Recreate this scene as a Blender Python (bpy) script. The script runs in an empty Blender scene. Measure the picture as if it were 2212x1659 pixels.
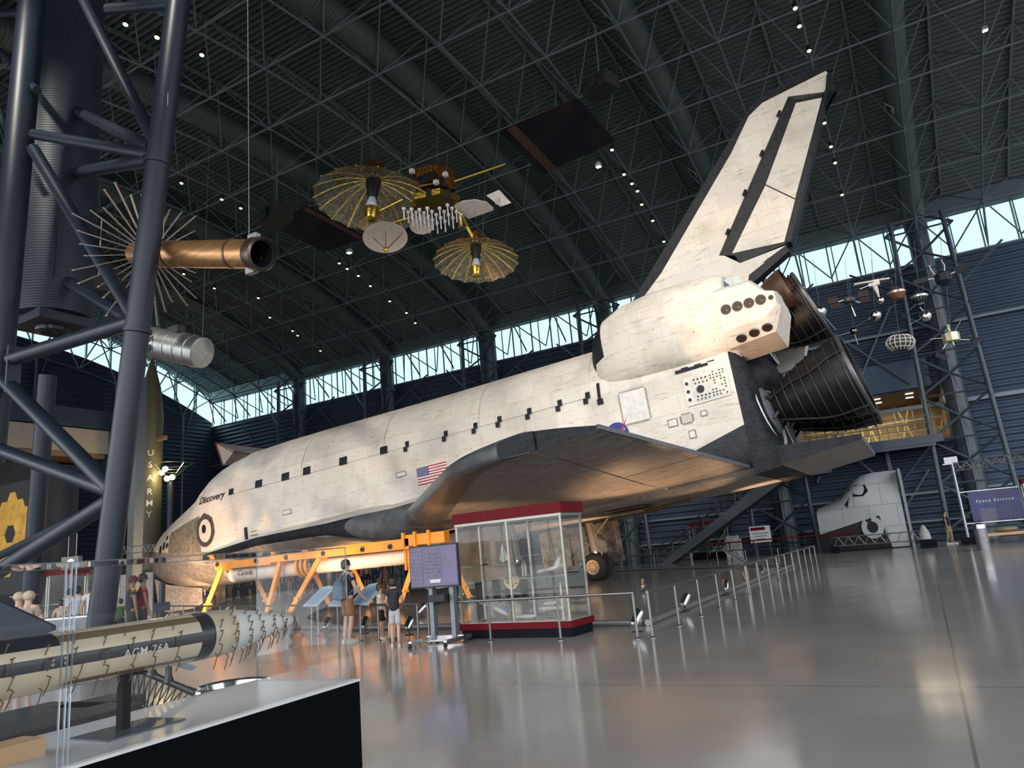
import bpy, math, random
from mathutils import Vector, Matrix
sc = bpy.context.scene
col = sc.collection
R = math.radians
V = Vector
# ---------------------------------------------------------------- camera (image taken as 2212x1659)
FPX, PIT, ROL, EYE, HEAD = 1563.0, .2283, .0897, 1.45, .4922
def _w(x, y, z):
    c, s = math.cos(HEAD), math.sin(HEAD)
    return V((x*c-y*s, x*s+y*c, z))
_f = V((0, math.cos(PIT), math.sin(PIT))); _u = V((0, -math.sin(PIT), math.cos(PIT))); _r = V((1, 0, 0))
CR = _w(*(_r*math.cos(ROL)-_u*math.sin(ROL))); CU = _w(*(_r*math.sin(ROL)+_u*math.cos(ROL))); CF = _w(*_f)
CC = V((0, 0, EYE))
cd = bpy.data.cameras.new('camera'); cam = bpy.data.objects.new('camera', cd); col.objects.link(cam)
cd.sensor_fit = 'HORIZONTAL'; cd.sensor_width = 36; cd.lens = FPX/2212*36; cd.clip_end = 500; cd.clip_start = .05
cam.matrix_world = Matrix(((CR.x, CU.x, -CF.x, CC.x), (CR.y, CU.y, -CF.y, CC.y), (CR.z, CU.z, -CF.z, CC.z), (0, 0, 0, 1)))
sc.camera = cam
# ---------------------------------------------------------------- daylight
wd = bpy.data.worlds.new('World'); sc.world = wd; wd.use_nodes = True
wn = wd.node_tree.nodes; wl = wd.node_tree.links
SKY, NEARFILL = 1.05, 3.3
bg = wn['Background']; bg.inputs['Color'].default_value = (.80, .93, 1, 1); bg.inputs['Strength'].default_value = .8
tcw = wn.new('ShaderNodeTexCoord'); sep = wn.new('ShaderNodeSeparateXYZ'); wl.new(tcw.outputs['Generated'], sep.inputs[0])
rmp = wn.new('ShaderNodeValToRGB'); wl.new(sep.outputs['Z'], rmp.inputs[0]); wl.new(rmp.outputs[0], bg.inputs['Color'])
# sky strength raised on the unseen near side, added as fill for the hall
dm = wn.new('ShaderNodeMapRange'); dm.inputs[1].default_value = .25; dm.inputs[2].default_value = -.6; dm.inputs[3].default_value = SKY; dm.inputs[4].default_value = SKY*NEARFILL
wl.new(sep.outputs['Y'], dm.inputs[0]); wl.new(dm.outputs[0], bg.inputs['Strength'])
rmp.color_ramp.elements[0].position = 0; rmp.color_ramp.elements[0].color = (.30, .31, .32, 1)
rmp.color_ramp.elements[1].position = .10; rmp.color_ramp.elements[1].color = (1.0, 1.02, 1.05, 1)
# ---------------------------------------------------------------- view
sc.view_settings.view_transform = 'Standard'; sc.view_settings.look = 'None'; sc.view_settings.gamma = 1
sc.view_settings.exposure = 0.5; sc.view_settings.use_curve_mapping = False
sc.cycles.use_denoising = True
sc.cycles.max_bounces = 8; sc.cycles.transparent_max_bounces = 24; sc.cycles.caustics_reflective = False; sc.cycles.caustics_refractive = False
sc.cycles.sample_clamp_indirect = 4
# ---------------------------------------------------------------- picture point -> point in the hall
def ray(px, py): return CR*((px-1106)/FPX)-CU*((py-829.5)/FPX)+CF
def atz(px, py, z=0.):
    r = ray(px, py); return CC+r*((z-EYE)/r.z)
def aty(px, py, Y):
    r = ray(px, py); return CC+r*(Y/r.y)
def atx(px, py, X):
    r = ray(px, py); return CC+r*(X/r.x)
def atd(px, py, D): return CC+ray(px, py)*D
# ---------------------------------------------------------------- mesh builder
class M:
    def __init__(s): s.v = []; s.f = []; s.mi = []; s.m = 0
    def add(s, vs, fs):
        o = len(s.v); s.v += [tuple(p) for p in vs]
        for f in fs: s.f.append([i+o for i in f]); s.mi.append(s.m)
        return s
    def box(s, c, d, rz=0, mtx=None):
        c = V(c); hx, hy, hz = d[0]/2, d[1]/2, d[2]/2
        mm = mtx or Matrix.Rotation(rz, 3, 'Z')
        vs = [c+mm@V((x*hx, y*hy, z*hz)) for z in (-1, 1) for y in (-1, 1) for x in (-1, 1)]
        return s.add(vs, [(0, 2, 3, 1), (4, 5, 7, 6), (0, 1, 5, 4), (2, 6, 7, 3), (0, 4, 6, 2), (1, 3, 7, 5)])
    def frame(s, a, b, up=None):
        d = (V(b)-V(a)); d.normalize()
        up = V(up) if up else (V((0, 0, 1)) if abs(d.z) < .95 else V((0, 1, 0)))
        u = d.cross(up); u.normalize(); w = u.cross(d)
        return d, u, w
    def beam(s, a, b, w, h, up=None):
        a, b = V(a), V(b); d, u, q = s.frame(a, b, up)
        vs = [p+u*(x*w/2)+q*(y*h/2) for p in (a, b) for y in (-1, 1) for x in (-1, 1)]
        return s.add(vs, [(0, 1, 3, 2), (4, 6, 7, 5), (0, 4, 5, 1), (2, 3, 7, 6), (0, 2, 6, 4), (1, 5, 7, 3)])
    def tube(s, a, b, r0, r1=None, n=8, cap=True):
        return s.path([a, b], [r0, r0 if r1 is None else r1], n, cap)
    def path(s, pts, r, n=8, cap=True):
        pts = [V(p) for p in pts]; k = len(pts); rs = r if isinstance(r, (list, tuple)) else [r]*k
        rings = []; up = None
        for i, p in enumerate(pts):
            d = (pts[min(i+1, k-1)]-pts[max(i-1, 0)]); d.normalize()
            if up is None:
                up = V((0, 0, 1)) if abs(d.z) < .9 else V((0, 1, 0))
            u = d.cross(up); u.normalize(); w = u.cross(d); up = w
            rings.append([p+u*(rs[i]*math.cos(2*math.pi*j/n))+w*(rs[i]*math.sin(2*math.pi*j/n)) for j in range(n)])
        return s.loft(rings, cap)
    def loft(s, rings, cap=True, closed=True):
        n = len(rings[0]); vs = [p for r in rings for p in r]; fs = []
        for i in range(len(rings)-1):
            for j in range(n if closed else n-1):
                a = i*n+j; b = i*n+(j+1) % n
                fs.append((a, b, b+n, a+n))
        if cap and closed:
            fs.append(tuple(range(n-1, -1, -1))); fs.append(tuple((len(rings)-1)*n+j for j in range(n)))
        return s.add(vs, fs)
    def lathe(s, prof, o=(0, 0, 0), ax=(0, 0, 1), n=24, cap=False, ref=None):
        o = V(o); d, u, w = s.frame(o, o+V(ax), ref)
        return s.loft([[o+d*t+u*(r*math.cos(2*math.pi*j/n))+w*(r*math.sin(2*math.pi*j/n)) for j in range(n)] for t, r in prof], cap)
    def prism(s, poly, t):
        poly = [V(p) for p in poly]; t = V(t); n = len(poly)
        return s.add(poly+[p+t for p in poly], [tuple(range(n-1, -1, -1)), tuple(range(n, 2*n))]+[(i, (i+1) % n, n+(i+1) % n, n+i) for i in range(n)])
    def ball(s, c, r, n=12, sc=(1, 1, 1)):
        c = V(c); k = max(4, n//2)
        return s.loft([[c+V((math.sin(math.pi*max(.004, min(.996, i/k)))*math.cos(2*math.pi*j/n)*r*sc[0], math.sin(math.pi*max(.004, min(.996, i/k)))*math.sin(2*math.pi*j/n)*r*sc[1], -math.cos(math.pi*i/k)*r*sc[2])) for j in range(n)] for i in range(k+1)])
    def grid(s, fn, nu, nv):
        return s.add([fn(i/nu, j/nv) for i in range(nu+1) for j in range(nv+1)], [(i*(nv+1)+j, (i+1)*(nv+1)+j, (i+1)*(nv+1)+j+1, i*(nv+1)+j+1) for i in range(nu) for j in range(nv)])
def obj(name, m, mats, parent=None, loc=None, smooth=True, ang=35):
    me = bpy.data.meshes.new(name); me.from_pydata([tuple(p) for p in m.v], [], m.f)
    for x in (mats if isinstance(mats, (list, tuple)) else [mats]): me.materials.append(x)
    if any(m.mi): me.polygons.foreach_set('material_index', m.mi)
    if smooth:
        me.polygons.foreach_set('use_smooth', [True]*len(me.polygons)); me.set_sharp_from_angle(angle=R(ang))
    me.update()
    o = bpy.data.objects.new(name, me); col.objects.link(o)
    if loc is not None: o.location = loc
    if parent: o.parent = parent
    return o
def tag(o, label=None, cat=None, group=None, kind=None):
    if label: o['label'] = label
    if cat: o['category'] = cat
    if group: o['group'] = group
    if kind: o['kind'] = kind
    return o
def thing(name, label, cat, loc=(0, 0, 0), rz=0, group=None):
    o = bpy.data.objects.new(name, None); col.objects.link(o); o.location = loc; o.rotation_euler = (0, 0, rz); o.empty_display_size = .2
    return tag(o, label, cat, group)
def struct(name, m, mats, parent=None, **k):
    o = obj(name, m, mats, parent, **k)
    if not parent: o['kind'] = 'structure'
    return o
KIDS = {}
def children(o): return [c for c in bpy.data.objects if c.parent == o]
def copy_tree(o, parent=None):
    c = o.copy(); col.objects.link(c)
    if parent: c.parent = parent
    for ch in children(o): copy_tree(ch, c)
    return c
def dup(o, loc, rz=None, label=None, group=None):
    c = copy_tree(o); c.location = loc
    if rz is not None: c.rotation_euler = (0, 0, rz)
    if label: c['label'] = label
    if group: c['group'] = group
    return c
# ---------------------------------------------------------------- materials
MT = {}
def nodes(name):
    m = bpy.data.materials.new(name); m.use_nodes = True
    nt = m.node_tree; b = nt.nodes['Principled BSDF']
    return m, nt.nodes, nt.links, b
def mat(name, c, rough=.5, metal=0., var=.12, scale=6., emit=None, es=1., spec=.5, bump=0., coat=0., stretch=None):
    if name in MT: return MT[name]
    m, n, l, b = nodes(name)
    tc = n.new('ShaderNodeTexCoord'); src = tc.outputs['Object']
    if stretch:
        mp = n.new('ShaderNodeMapping'); mp.inputs['Scale'].default_value = stretch; l.new(src, mp.inputs[0]); src = mp.outputs[0]
    nz = n.new('ShaderNodeTexNoise'); nz.inputs['Scale'].default_value = scale; nz.inputs['Detail'].default_value = 4; l.new(src, nz.inputs['Vector'])
    cr = n.new('ShaderNodeValToRGB'); e = cr.color_ramp.elements
    e[0].position = .3; e[1].position = .7
    e[0].color = tuple(max(0, x*(1-var)) for x in c)+(1,); e[1].color = tuple(min(1, x*(1+var)) for x in c)+(1,)
    l.new(nz.outputs['Fac'], cr.inputs[0]); l.new(cr.outputs[0], b.inputs['Base Color'])
    b.inputs['Roughness'].default_value = rough; b.inputs['Metallic'].default_value = metal; b.inputs['Specular IOR Level'].default_value = spec
    if coat: b.inputs['Coat Weight'].default_value = coat
    if emit: b.inputs['Emission Color'].default_value = tuple(emit)+(1,); b.inputs['Emission Strength'].default_value = es
    if bump:
        bp = n.new('ShaderNodeBump'); bp.inputs['Strength'].default_value = bump; bp.inputs['Distance'].default_value = .02
        l.new(nz.outputs['Fac'], bp.inputs['Height']); l.new(bp.outputs[0], b.inputs['Normal'])
    MT[name] = m
    return m
def glass(name, tint=(1, 1, 1), refl=.06, rough=.0):
    if name in MT: return MT[name]
    m, n, l, b = nodes(name); n.remove(b); out = n['Material Output']
    tr = n.new('ShaderNodeBsdfTransparent'); tr.inputs[0].default_value = tuple(tint)+(1,)
    gl = n.new('ShaderNodeBsdfGlossy'); gl.inputs['Roughness'].default_value = rough
    fr = n.new('ShaderNodeFresnel'); fr.inputs[0].default_value = 1.3
    ad = n.new('ShaderNodeMath'); ad.operation = 'ADD'; ad.inputs[1].default_value = refl-.02; ad.use_clamp = True; l.new(fr.outputs[0], ad.inputs[0])
    mx = n.new('ShaderNodeMixShader'); l.new(ad.outputs[0], mx.inputs[0]); l.new(tr.outputs[0], mx.inputs[1]); l.new(gl.outputs[0], mx.inputs[2]); l.new(mx.outputs[0], out.inputs[0])
    MT[name] = m
    return m
def math_n(n, l, op, a, b=None, clamp=False):
    q = n.new('ShaderNodeMath'); q.operation = op; q.use_clamp = clamp
    for i, x in enumerate((a, b)):
        if x is None: continue
        if isinstance(x, (int, float)): q.inputs[i].default_value = x
        else: l.new(x, q.inputs[i])
    return q.outputs[0]
def mixc(n, l, f, a, b):
    q = n.new('ShaderNodeMix'); q.data_type = 'RGBA'
    l.new(f, q.inputs[0]) if not isinstance(f, float) else setattr(q.inputs[0], 'default_value', f)
    for i, x in ((6, a), (7, b)):
        if isinstance(x, tuple): q.inputs[i].default_value = x+(1,) if len(x) == 3 else x
        else: l.new(x, q.inputs[i])
    return q.outputs[2]
def ribbed(name, c, axis, freq, rough=.5, depth=.05, metal=0., spec=.5):
    """painted sheet metal, pressed ribs running across one axis"""
    m, n, l, b = nodes(name)
    tc = n.new('ShaderNodeTexCoord'); sp = n.new('ShaderNodeSeparateXYZ'); l.new(tc.outputs['Object'], sp.inputs[0])
    s = math_n(n, l, 'SINE', math_n(n, l, 'MULTIPLY', sp.outputs[axis], freq*2*math.pi))
    nz = n.new('ShaderNodeTexNoise'); nz.inputs['Scale'].default_value = .6; nz.inputs['Detail'].default_value = 5; l.new(tc.outputs['Object'], nz.inputs['Vector'])
    cc = mixc(n, l, nz.outputs['Fac'], tuple(x*.75 for x in c), tuple(x*1.25 for x in c)); l.new(cc, b.inputs['Base Color'])
    bp = n.new('ShaderNodeBump'); bp.inputs['Strength'].default_value = 1; bp.inputs['Distance'].default_value = depth
    l.new(s, bp.inputs['Height']); l.new(bp.outputs[0], b.inputs['Normal'])
    b.inputs['Roughness'].default_value = rough; b.inputs['Metallic'].default_value = metal; b.inputs['Specular IOR Level'].default_value = spec
    MT[name] = m
    return m
_font = {}
def text_mesh(s, size, thick=.0, shear=0., align='CENTER', bold=0., space=1.):
    cu = bpy.data.curves.new('lettering', 'FONT'); cu.body = s; cu.size = size; cu.extrude = thick/2; cu.shear = shear; cu.align_x = align; cu.offset = bold; cu.space_character = space
    cu.resolution_u = 3
    o = bpy.data.objects.new('lettering', cu); col.objects.link(o); bpy.context.view_layer.update()
    me = bpy.data.meshes.new_from_object(o.evaluated_get(bpy.context.evaluated_depsgraph_get()))
    m = M(); m.add([v.co.copy() for v in me.vertices], [tuple(p.vertices) for p in me.polygons])
    bpy.data.objects.remove(o); bpy.data.curves.remove(cu); bpy.data.meshes.remove(me)
    return m
def text(name, s, size, mtx, material, parent=None, **k):
    m = text_mesh(s, size, **k); m.v = [tuple(mtx@V(p)) for p in m.v]
    return obj(name, m, material, parent, smooth=False)
def basis(o, x, y):
    x, y = V(x).normalized(), V(y).normalized(); z = x.cross(y)
    return Matrix(((x.x, y.x, z.x, o[0]), (x.y, y.y, z.y, o[1]), (x.z, y.z, z.z, o[2]), (0, 0, 0, 1)))
random.seed(4)
# ================================================================ the hall
YB, XL, XR, YF = 48., -60., 34., -26.
def roof(Y): return 25-57+math.sqrt(57**2-(Y-24)**2)
def floor_material():
    m, n, l, b = nodes('polished_concrete')
    tc = n.new('ShaderNodeTexCoord'); co = tc.outputs['Object']
    nz = n.new('ShaderNodeTexNoise'); nz.inputs['Scale'].default_value = .25; nz.inputs['Detail'].default_value = 8; nz.inputs['Roughness'].default_value = .62; l.new(co, nz.inputs['Vector'])
    cr = n.new('ShaderNodeValToRGB'); cr.color_ramp.elements[0].position = .3; cr.color_ramp.elements[0].color = (.21, .20, .19, 1); cr.color_ramp.elements[1].position = .72; cr.color_ramp.elements[1].color = (.33, .315, .30, 1)
    l.new(nz.outputs['Fac'], cr.inputs[0])
    br = n.new('ShaderNodeTexBrick'); br.offset = 0; br.inputs['Scale'].default_value = 1; br.inputs['Brick Width'].default_value = 7.6; br.inputs['Row Height'].default_value = 7.6; br.inputs['Mortar Size'].default_value = .012; br.inputs['Mortar Smooth'].default_value = 0
    br.inputs['Color1'].default_value = (0, 0, 0, 1); br.inputs['Color2'].default_value = (0, 0, 0, 1); br.inputs['Mortar'].default_value = (1, 1, 1, 1); l.new(co, br.inputs['Vector'])
    l.new(mixc(n, l, br.outputs['Color'], cr.outputs[0], (.15, .143, .136)), b.inputs['Base Color'])
    n2 = n.new('ShaderNodeTexNoise'); n2.inputs['Scale'].default_value = 1.3; n2.inputs['Detail'].default_value = 6; l.new(co, n2.inputs['Vector'])
    mr = n.new('ShaderNodeMapRange'); mr.inputs[3].default_value = .07; mr.inputs[4].default_value = .20; l.new(n2.outputs['Fac'], mr.inputs[0]); l.new(mr.outputs[0], b.inputs['Roughness'])
    b.inputs['Specular IOR Level'].default_value = .95
    bp = n.new('ShaderNodeBump'); bp.inputs['Strength'].default_value = .12; bp.inputs['Distance'].default_value = .02
    n3 = n.new('ShaderNodeTexNoise'); n3.inputs['Scale'].default_value = .8; n3.inputs['Detail'].default_value = 2; l.new(co, n3.inputs['Vector']); l.new(n3.outputs['Fac'], bp.inputs['Height']); l.new(bp.outputs[0], b.inputs['Normal'])
    return m
struct('floor', M().box((-18, 8, -.15), (104, 96, .3)), floor_material(), smooth=False)
steel = mat('painted_steel', (.10, .14, .155), .4, .0, .15, 2.)
steel_d = mat('dark_blue_steel', (.03, .05, .085), .38, .0, .2, 1.5)
wallp = ribbed('ribbed_wall_sheet', (.045, .072, .115), 2, 2.6, .48, .07)
# --- roof deck: corrugated sheet, ribs run along the vault (real folds)
dk = M(); ny = 400; ys = []; Y = -9.
prof = []
while Y < YB+.3:
    for dy, dz in ((0, 0), (.03, -.17), (.15, -.17), (.18, 0)): prof.append((Y+dy, roof(Y+dy)+dz))
    Y += .31
dk.add([(x, y, z) for x in (XL-1, 22.) for y, z in prof], [(i, i+1, i+1+len(prof), i+len(prof)) for i in range(len(prof)-1)])
deckm = mat('roof_deck_paint', (.085, .115, .12), .45, .0, .12, 1.)
struct('ceiling', dk, deckm, smooth=False)
# --- back wall with its clerestory band
wb = M(); ZB, ZT = 16.15, 18.65
OX0, OX1, OZ0, OZ1 = -6.2, 2.2, 5.7, 8.7   # opening of the upper gallery
for x0, x1, z0, z1 in ((XL-.4, OX0, 0, ZB), (OX1, 22.4, 0, ZB), (OX0, OX1, 0, OZ0), (OX0, OX1, OZ1, ZB)): wb.box(((x0+x1)/2, YB+.2, (z0+z1)/2), (x1-x0, .4, z1-z0))
struct('wall_back', wb, wallp, smooth=False)
struct('trim_1', M().box(((XL+22)/2, YB-.05, 19.15), (22-XL, .7, 1.0)), steel, smooth=False)
# --- left end wall: follows the vault
lw = M(); pts = [(-9+i*3., roof(-9+i*3.)-3.1) for i in range(20)]
lw.prism([(XL, -9, 0), (XL, YB, 0)]+[(XL, y, z) for y, z in reversed(pts)], (-.4, 0, 0))
struct('wall_left', lw, wallp, smooth=False)
pane = glass('window_pane', (.54, .86, .93), .03)
def window(k, quads, mull):
    g = M()
    for q in quads: g.add(q, [(0, 1, 2, 3)])
    fr = M()
    for a, b, w in mull: fr.beam(a, b, w, w)
    o = struct('window_%d' % k, fr, mat('window_frame', (.20, .24, .25), .45), smooth=False)
    obj('pane', g, pane, o, smooth=False)
q = []; ml = []; x = XL
while x < 21.9:
    x2 = min(22, x+1.65)
    q.append([(x, YB+.1, ZB), (x2, YB+.1, ZB), (x2, YB+.1, ZT+.1), (x, YB+.1, ZT+.1)])
    ml.append(((x, YB+.1, ZB), (x, YB+.1, ZT+.1), .09)); ml.append(((x+.25, YB+.9, ZB-.4), (x+.25, YB+.9, ZT+.8), .07)); x += 1.65
ml.append(((XL, YB+.1, ZB+.05), (22, YB+.1, ZB+.05), .1))
window(1, q, ml)
q = []; ml = []; y = 0
while y < YB-.1:
    y2 = min(YB, y+2.2)
    q.append([(XL-.1, y, roof(y)-3.15), (XL-.1, y2, roof(y2)-3.15), (XL-.1, y2, roof(y2)), (XL-.1, y, roof(y))])
    ml.append(((XL-.1, y, roof(y)-3.2), (XL-.1, y, roof(y)), .12)); ml.append(((XL-.9, y+.4, roof(y)-3.6), (XL-.9, y+.4, roof(y)+.3), .1))
    ml.append(((XL-.1, y, roof(y)-3.1), (XL-.1, y2, roof(y2)-3.1), .12)); ml.append(((XL-.1, y, roof(y)-.1), (XL-.1, y2, roof(y2)-.1), .2)); y += 2.2
window(2, q, ml)
# --- space frame under the deck: lower nodes hang below the deck, braces fan up to it
MX, MY = 3.35, 3.33
def low(i, j):
    Y = 45.7-MY*j; return V((2.75+MX*i, Y, roof(Y)-2.55))
def upp(i, j):
    Y = 45.7-MY*(j-.5); return V((2.75+MX*(i+.5), Y, roof(Y)-.22))
NJ = 15
nk = 1
for i in range(-18, 4):
    nk += 1
    ch = M()
    for j in range(NJ-1):
        a, b = low(i, j), low(i, j+1); ch.tube(a, b, .055, n=6, cap=False)
        if j == 0: ch.tube(a, (a.x, 47.6, ZB+.3), .06, n=6)
    o = struct('trim_%d' % nk, ch, steel)
    web = M()
    for j in range(NJ):
        p = low(i, j)
        for di, dj in ((0, 0), (-1, 0), (0, 1), (-1, 1)): web.tube(p, upp(i+di, j+dj), .036, n=5, cap=False)
        web.ball(p, .11, 6)
        if i < 3: web.tube(p, low(i+1, j), .05, n=6, cap=False)
    web.tube(low(i, 0), (low(i, 0).x, 47.7, 16.3), .05, n=6); web.tube(low(i, 0), (low(i, 0).x-MX/2, 47.7, 16.4), .045, n=6); web.tube(low(i, 0), (low(i, 0).x+MX/2, 47.7, 16.4), .045, n=6)
    obj('web', web, steel, o)
    up = M()
    for j in range(NJ): up.beam(upp(i, j), upp(i, j+1), .12, .16)
    obj('upper_chord', up, mat('galvanised_chord', (.13, .16, .165), .4), o, smooth=False)
# the end bay: the same frame stands in front of the glazed left wall
ew = M()
for j in range(NJ):
    a = V((XL+.9, 45.7-MY*j, roof(45.7-MY*j)-1.2)); b = V((XL+.9, 45.7-MY*(j+.5), roof(45.7-MY*(j+.5))-4.6)); c = V((XL+.9, 45.7-MY*(j+1), roof(45.7-MY*(j+1))-1.2))
    ew.tube(a, b, .06, n=6); ew.tube(b, c, .06, n=6); ew.tube(a, low(-18, j), .045, n=6); ew.tube(b, low(-18, j), .045, n=6)
    d = V((XL+.9, 45.7-MY*(j+1.5), roof(45.7-MY*(j+1.5))-4.6)); ew.tube(b, d, .07, n=6)
    if j % 2 == 0:
        for z0 in range(0, 12, 3): pass
        ew.tube(b, (XL+.9, b.y, 0), .11, n=8); ew.tube(a, b+V((0, 0, -3)), .05, n=6)
struct('trim_40', ew, steel)
# ================================================================ the orbiter (built in its own station inches, nose at X=236, X aft, Y to starboard, Z up)
IN = .0254; PITCH = .068; XG, ZG = 1172., 172.1
gx, gy = 1.308*math.cos(HEAD)-28.47*math.sin(HEAD), 1.308*math.sin(HEAD)+28.47*math.cos(HEAD)
SH = thing('space_shuttle', 'weathered white space shuttle with grey tiled belly standing on its landing gear', 'space shuttle', (gx, gy, 0))
SH.rotation_euler = (0, -PITCH, 0)
def S(X, Y, Z): return V(((X-XG)*IN, Y*IN, (Z-ZG)*IN))
def mask_box(n, l, x, z, x0, x1, z0, z1):
    a = math_n(n, l, 'GREATER_THAN', x, x0); b_ = math_n(n, l, 'LESS_THAN', x, x1); c = math_n(n, l, 'GREATER_THAN', z, z0); d = math_n(n, l, 'LESS_THAN', z, z1)
    return math_n(n, l, 'MULTIPLY', math_n(n, l, 'MULTIPLY', a, b_), math_n(n, l, 'MULTIPLY', c, d))
def skin(name, kind):
    """thermal blankets and tiles: white, black, or 'hull' (white above the tile line, black below it)"""
    m, n, l, b = nodes(name)
    tc = n.new('ShaderNodeTexCoord'); sp = n.new('ShaderNodeSeparateXYZ'); l.new(tc.outputs['Object'], sp.inputs[0])
    x, y, z = sp.outputs
    cb = n.new('ShaderNodeCombineXYZ'); l.new(x, cb.inputs[0]); l.new(z, cb.inputs[1])
    def brick(vec, w, h, c1, c2, mo, ms, off=.5, bias=0.):
        q = n.new('ShaderNodeTexBrick'); q.inputs['Scale'].default_value = 1; q.inputs['Brick Width'].default_value = w; q.inputs['Row Height'].default_value = h
        q.inputs['Mortar Size'].default_value = ms; q.inputs['Mortar Smooth'].default_value = .1; q.offset = off; q.inputs['Bias'].default_value = bias
        for k, c in (('Color1', c1), ('Color2', c2), ('Mortar', mo)): q.inputs[k].default_value = tuple(c)+(1,)
        l.new(vec, q.inputs['Vector']); return q.outputs['Color']
    def noise(s, d=6, vec=None, r=.6):
        q = n.new('ShaderNodeTexNoise'); q.inputs['Scale'].default_value = s; q.inputs['Detail'].default_value = d; q.inputs['Roughness'].default_value = r
        l.new(vec or tc.outputs['Object'], q.inputs['Vector']); return q.outputs['Fac']
    def ramp(f, stops):
        q = n.new('ShaderNodeValToRGB'); e = q.color_ramp.elements
        while len(e) < len(stops): e.new(.5)
        for i, (p, c) in enumerate(stops): e[i].position = p; e[i].color = tuple(c)+(1,)
        l.new(f, q.inputs[0]); return q.outputs[0]
    def mul(a, c):
        q = n.new('ShaderNodeMix'); q.data_type = 'RGBA'; q.blend_type = 'MULTIPLY'; q.inputs[0].default_value = 1
        l.new(a, q.inputs[6]); l.new(c, q.inputs[7]); return q.outputs[2]
    white = brick(cb.outputs[0], 1.15, .62, (.71, .665, .595), (.63, .60, .55), (.44, .41, .37), .005, .37, bias=-.2)
    patch = brick(cb.outputs[0], 2.9, 1.35, (1.0, 1.0, 1.0), (.90, .89, .90), (.82, .8, .78), .003, .3)
    white = mul(white, patch)
    white = mul(white, ramp(noise(.8, 8), ((.3, (.80, .77, .74)), (.5, (1, 1, 1)))))
    mp = n.new('ShaderNodeMapping'); mp.inputs['Scale'].default_value = (1.2, 1, 9); l.new(tc.outputs['Object'], mp.inputs[0])
    white = mul(white, ramp(noise(1.5, 5, mp.outputs[0]), ((.27, (.60, .56, .53)), (.42, (1, 1, 1)))))
    specks = ramp(noise(11, 3), ((.26, (.22, .2, .19)), (.31, (1, 1, 1)))); white = mul(white, specks)
    cb2 = n.new('ShaderNodeCombineXYZ'); l.new(x, cb2.inputs[0]); l.new(y, cb2.inputs[1])
    mp2 = n.new('ShaderNodeMapping'); mp2.inputs['Scale'].default_value = (2.2, 9, 1); l.new(cb2.outputs[0], mp2.inputs[0])
    blackb = brick(cb2.outputs[0], .15, .15, (.30, .28, .26), (.38, .355, .335), (.18, .17, .16), .004, .5)
    blackb = mul(blackb, ramp(noise(.55, 8, mp2.outputs[0], .7), ((.345, (.16, .15, .15)), (.385, (.75, .72, .7)), (.55, (1, 1, 1)), (.7, (1.25, 1.2, 1.15)))))
    blacks = brick(cb.outputs[0], .15, .15, (.007, .009, .014), (.016, .019, .026), (.045, .045, .045), .003, .5)
    bumpf = noise(3, 4)
    if kind == 'white': c = white
    elif kind == 'belly': c = blackb
    elif kind == 'black': c = blacks
    else:
        # tile line on the side of the hull, in metres of the orbiter's own frame
        def st(X): return (X-XG)*IN
        def zz(Z): return (Z-ZG)*IN
        cv = n.new('ShaderNodeFloatCurve')
        pts = [(236, 430), (262, 372), (300, 354), (345, 346), (500, 327), (545, 316), (700, 314), (850, 304), (940, 290), (1380, 285), (1400, 306), (1509, 336), (1560, 350), (1700, 350)]
        cu = cv.mapping.curves[0]
        for i, (a, q) in enumerate(pts):
            u, w = (a-236)/1464, (q-200)/300
            if i < 2: cu.points[i].location = (u, w)
            else: cu.points.new(u, w)
        for p_ in cu.points: p_.handle_type = 'VECTOR'
        cv.mapping.update()
        u = math_n(n, l, 'DIVIDE', math_n(n, l, 'SUBTRACT', x, st(236)), 1464*IN, True); l.new(u, cv.inputs['Value'])
        th = math_n(n, l, 'ADD', math_n(n, l, 'MULTIPLY', cv.outputs[0], 300*IN), zz(200))
        low_ = math_n(n, l, 'LESS_THAN', z, th)
        # dark panel beside the forward thrusters, with stepped edge
        st_ = math_n(n, l, 'MULTIPLY', math_n(n, l, 'SNAP', x, .15), .30)
        top = math_n(n, l, 'ADD', math_n(n, l, 'MULTIPLY', st_, .4), zz(380)-st(384)*.12)
        pan = math_n(n, l, 'MULTIPLY', mask_box(n, l, x, z, st(384), st(497), zz(250), zz(480)), math_n(n, l, 'LESS_THAN', z, top))
        under = math_n(n, l, 'LESS_THAN', z, zz(281))
        body = mixc(n, l, low_, white, blacks)
        c = mixc(n, l, pan, body, ramp(noise(9, 5), ((.35, (.10, .095, .075)), (.65, (.26, .24, .19)))))
        c = mixc(n, l, under, c, blackb)
        nose = math_n(n, l, 'MULTIPLY', math_n(n, l, 'LESS_THAN', x, st(540)), low_)
        c = mixc(n, l, nose, c, ramp(noise(5, 6), ((.3, (.13, .12, .11)), (.7, (.30, .28, .25)))))
    l.new(c, b.inputs['Base Color']); b.inputs['Roughness'].default_value = .62 if kind == 'white' else .5
    b.inputs['Specular IOR Level'].default_value = .18 if kind == 'black' else .35
    bp = n.new('ShaderNodeBump'); bp.inputs['Strength'].default_value = .25; bp.inputs['Distance'].default_value = .02; l.new(bumpf, bp.inputs['Height']); l.new(bp.outputs[0], b.inputs['Normal'])
    return m
mW, mB, mH, mK = skin('white_blanket', 'white'), skin('belly_tile', 'belly'), skin('hull_covering', 'hull'), skin('black_tile', 'black')
mRCC = mat('leading_edge_carbon', (.085, .088, .095), .32, .0, .3, 3., bump=.1)
mRCCd = mat('nose_carbon', (.28, .26, .24), .5, .0, .2, 4.)
blk = mat('matt_black', (.006, .007, .009), .6); dark = mat('dark_grey_metal', (.04, .045, .05), .4, .6)
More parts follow.
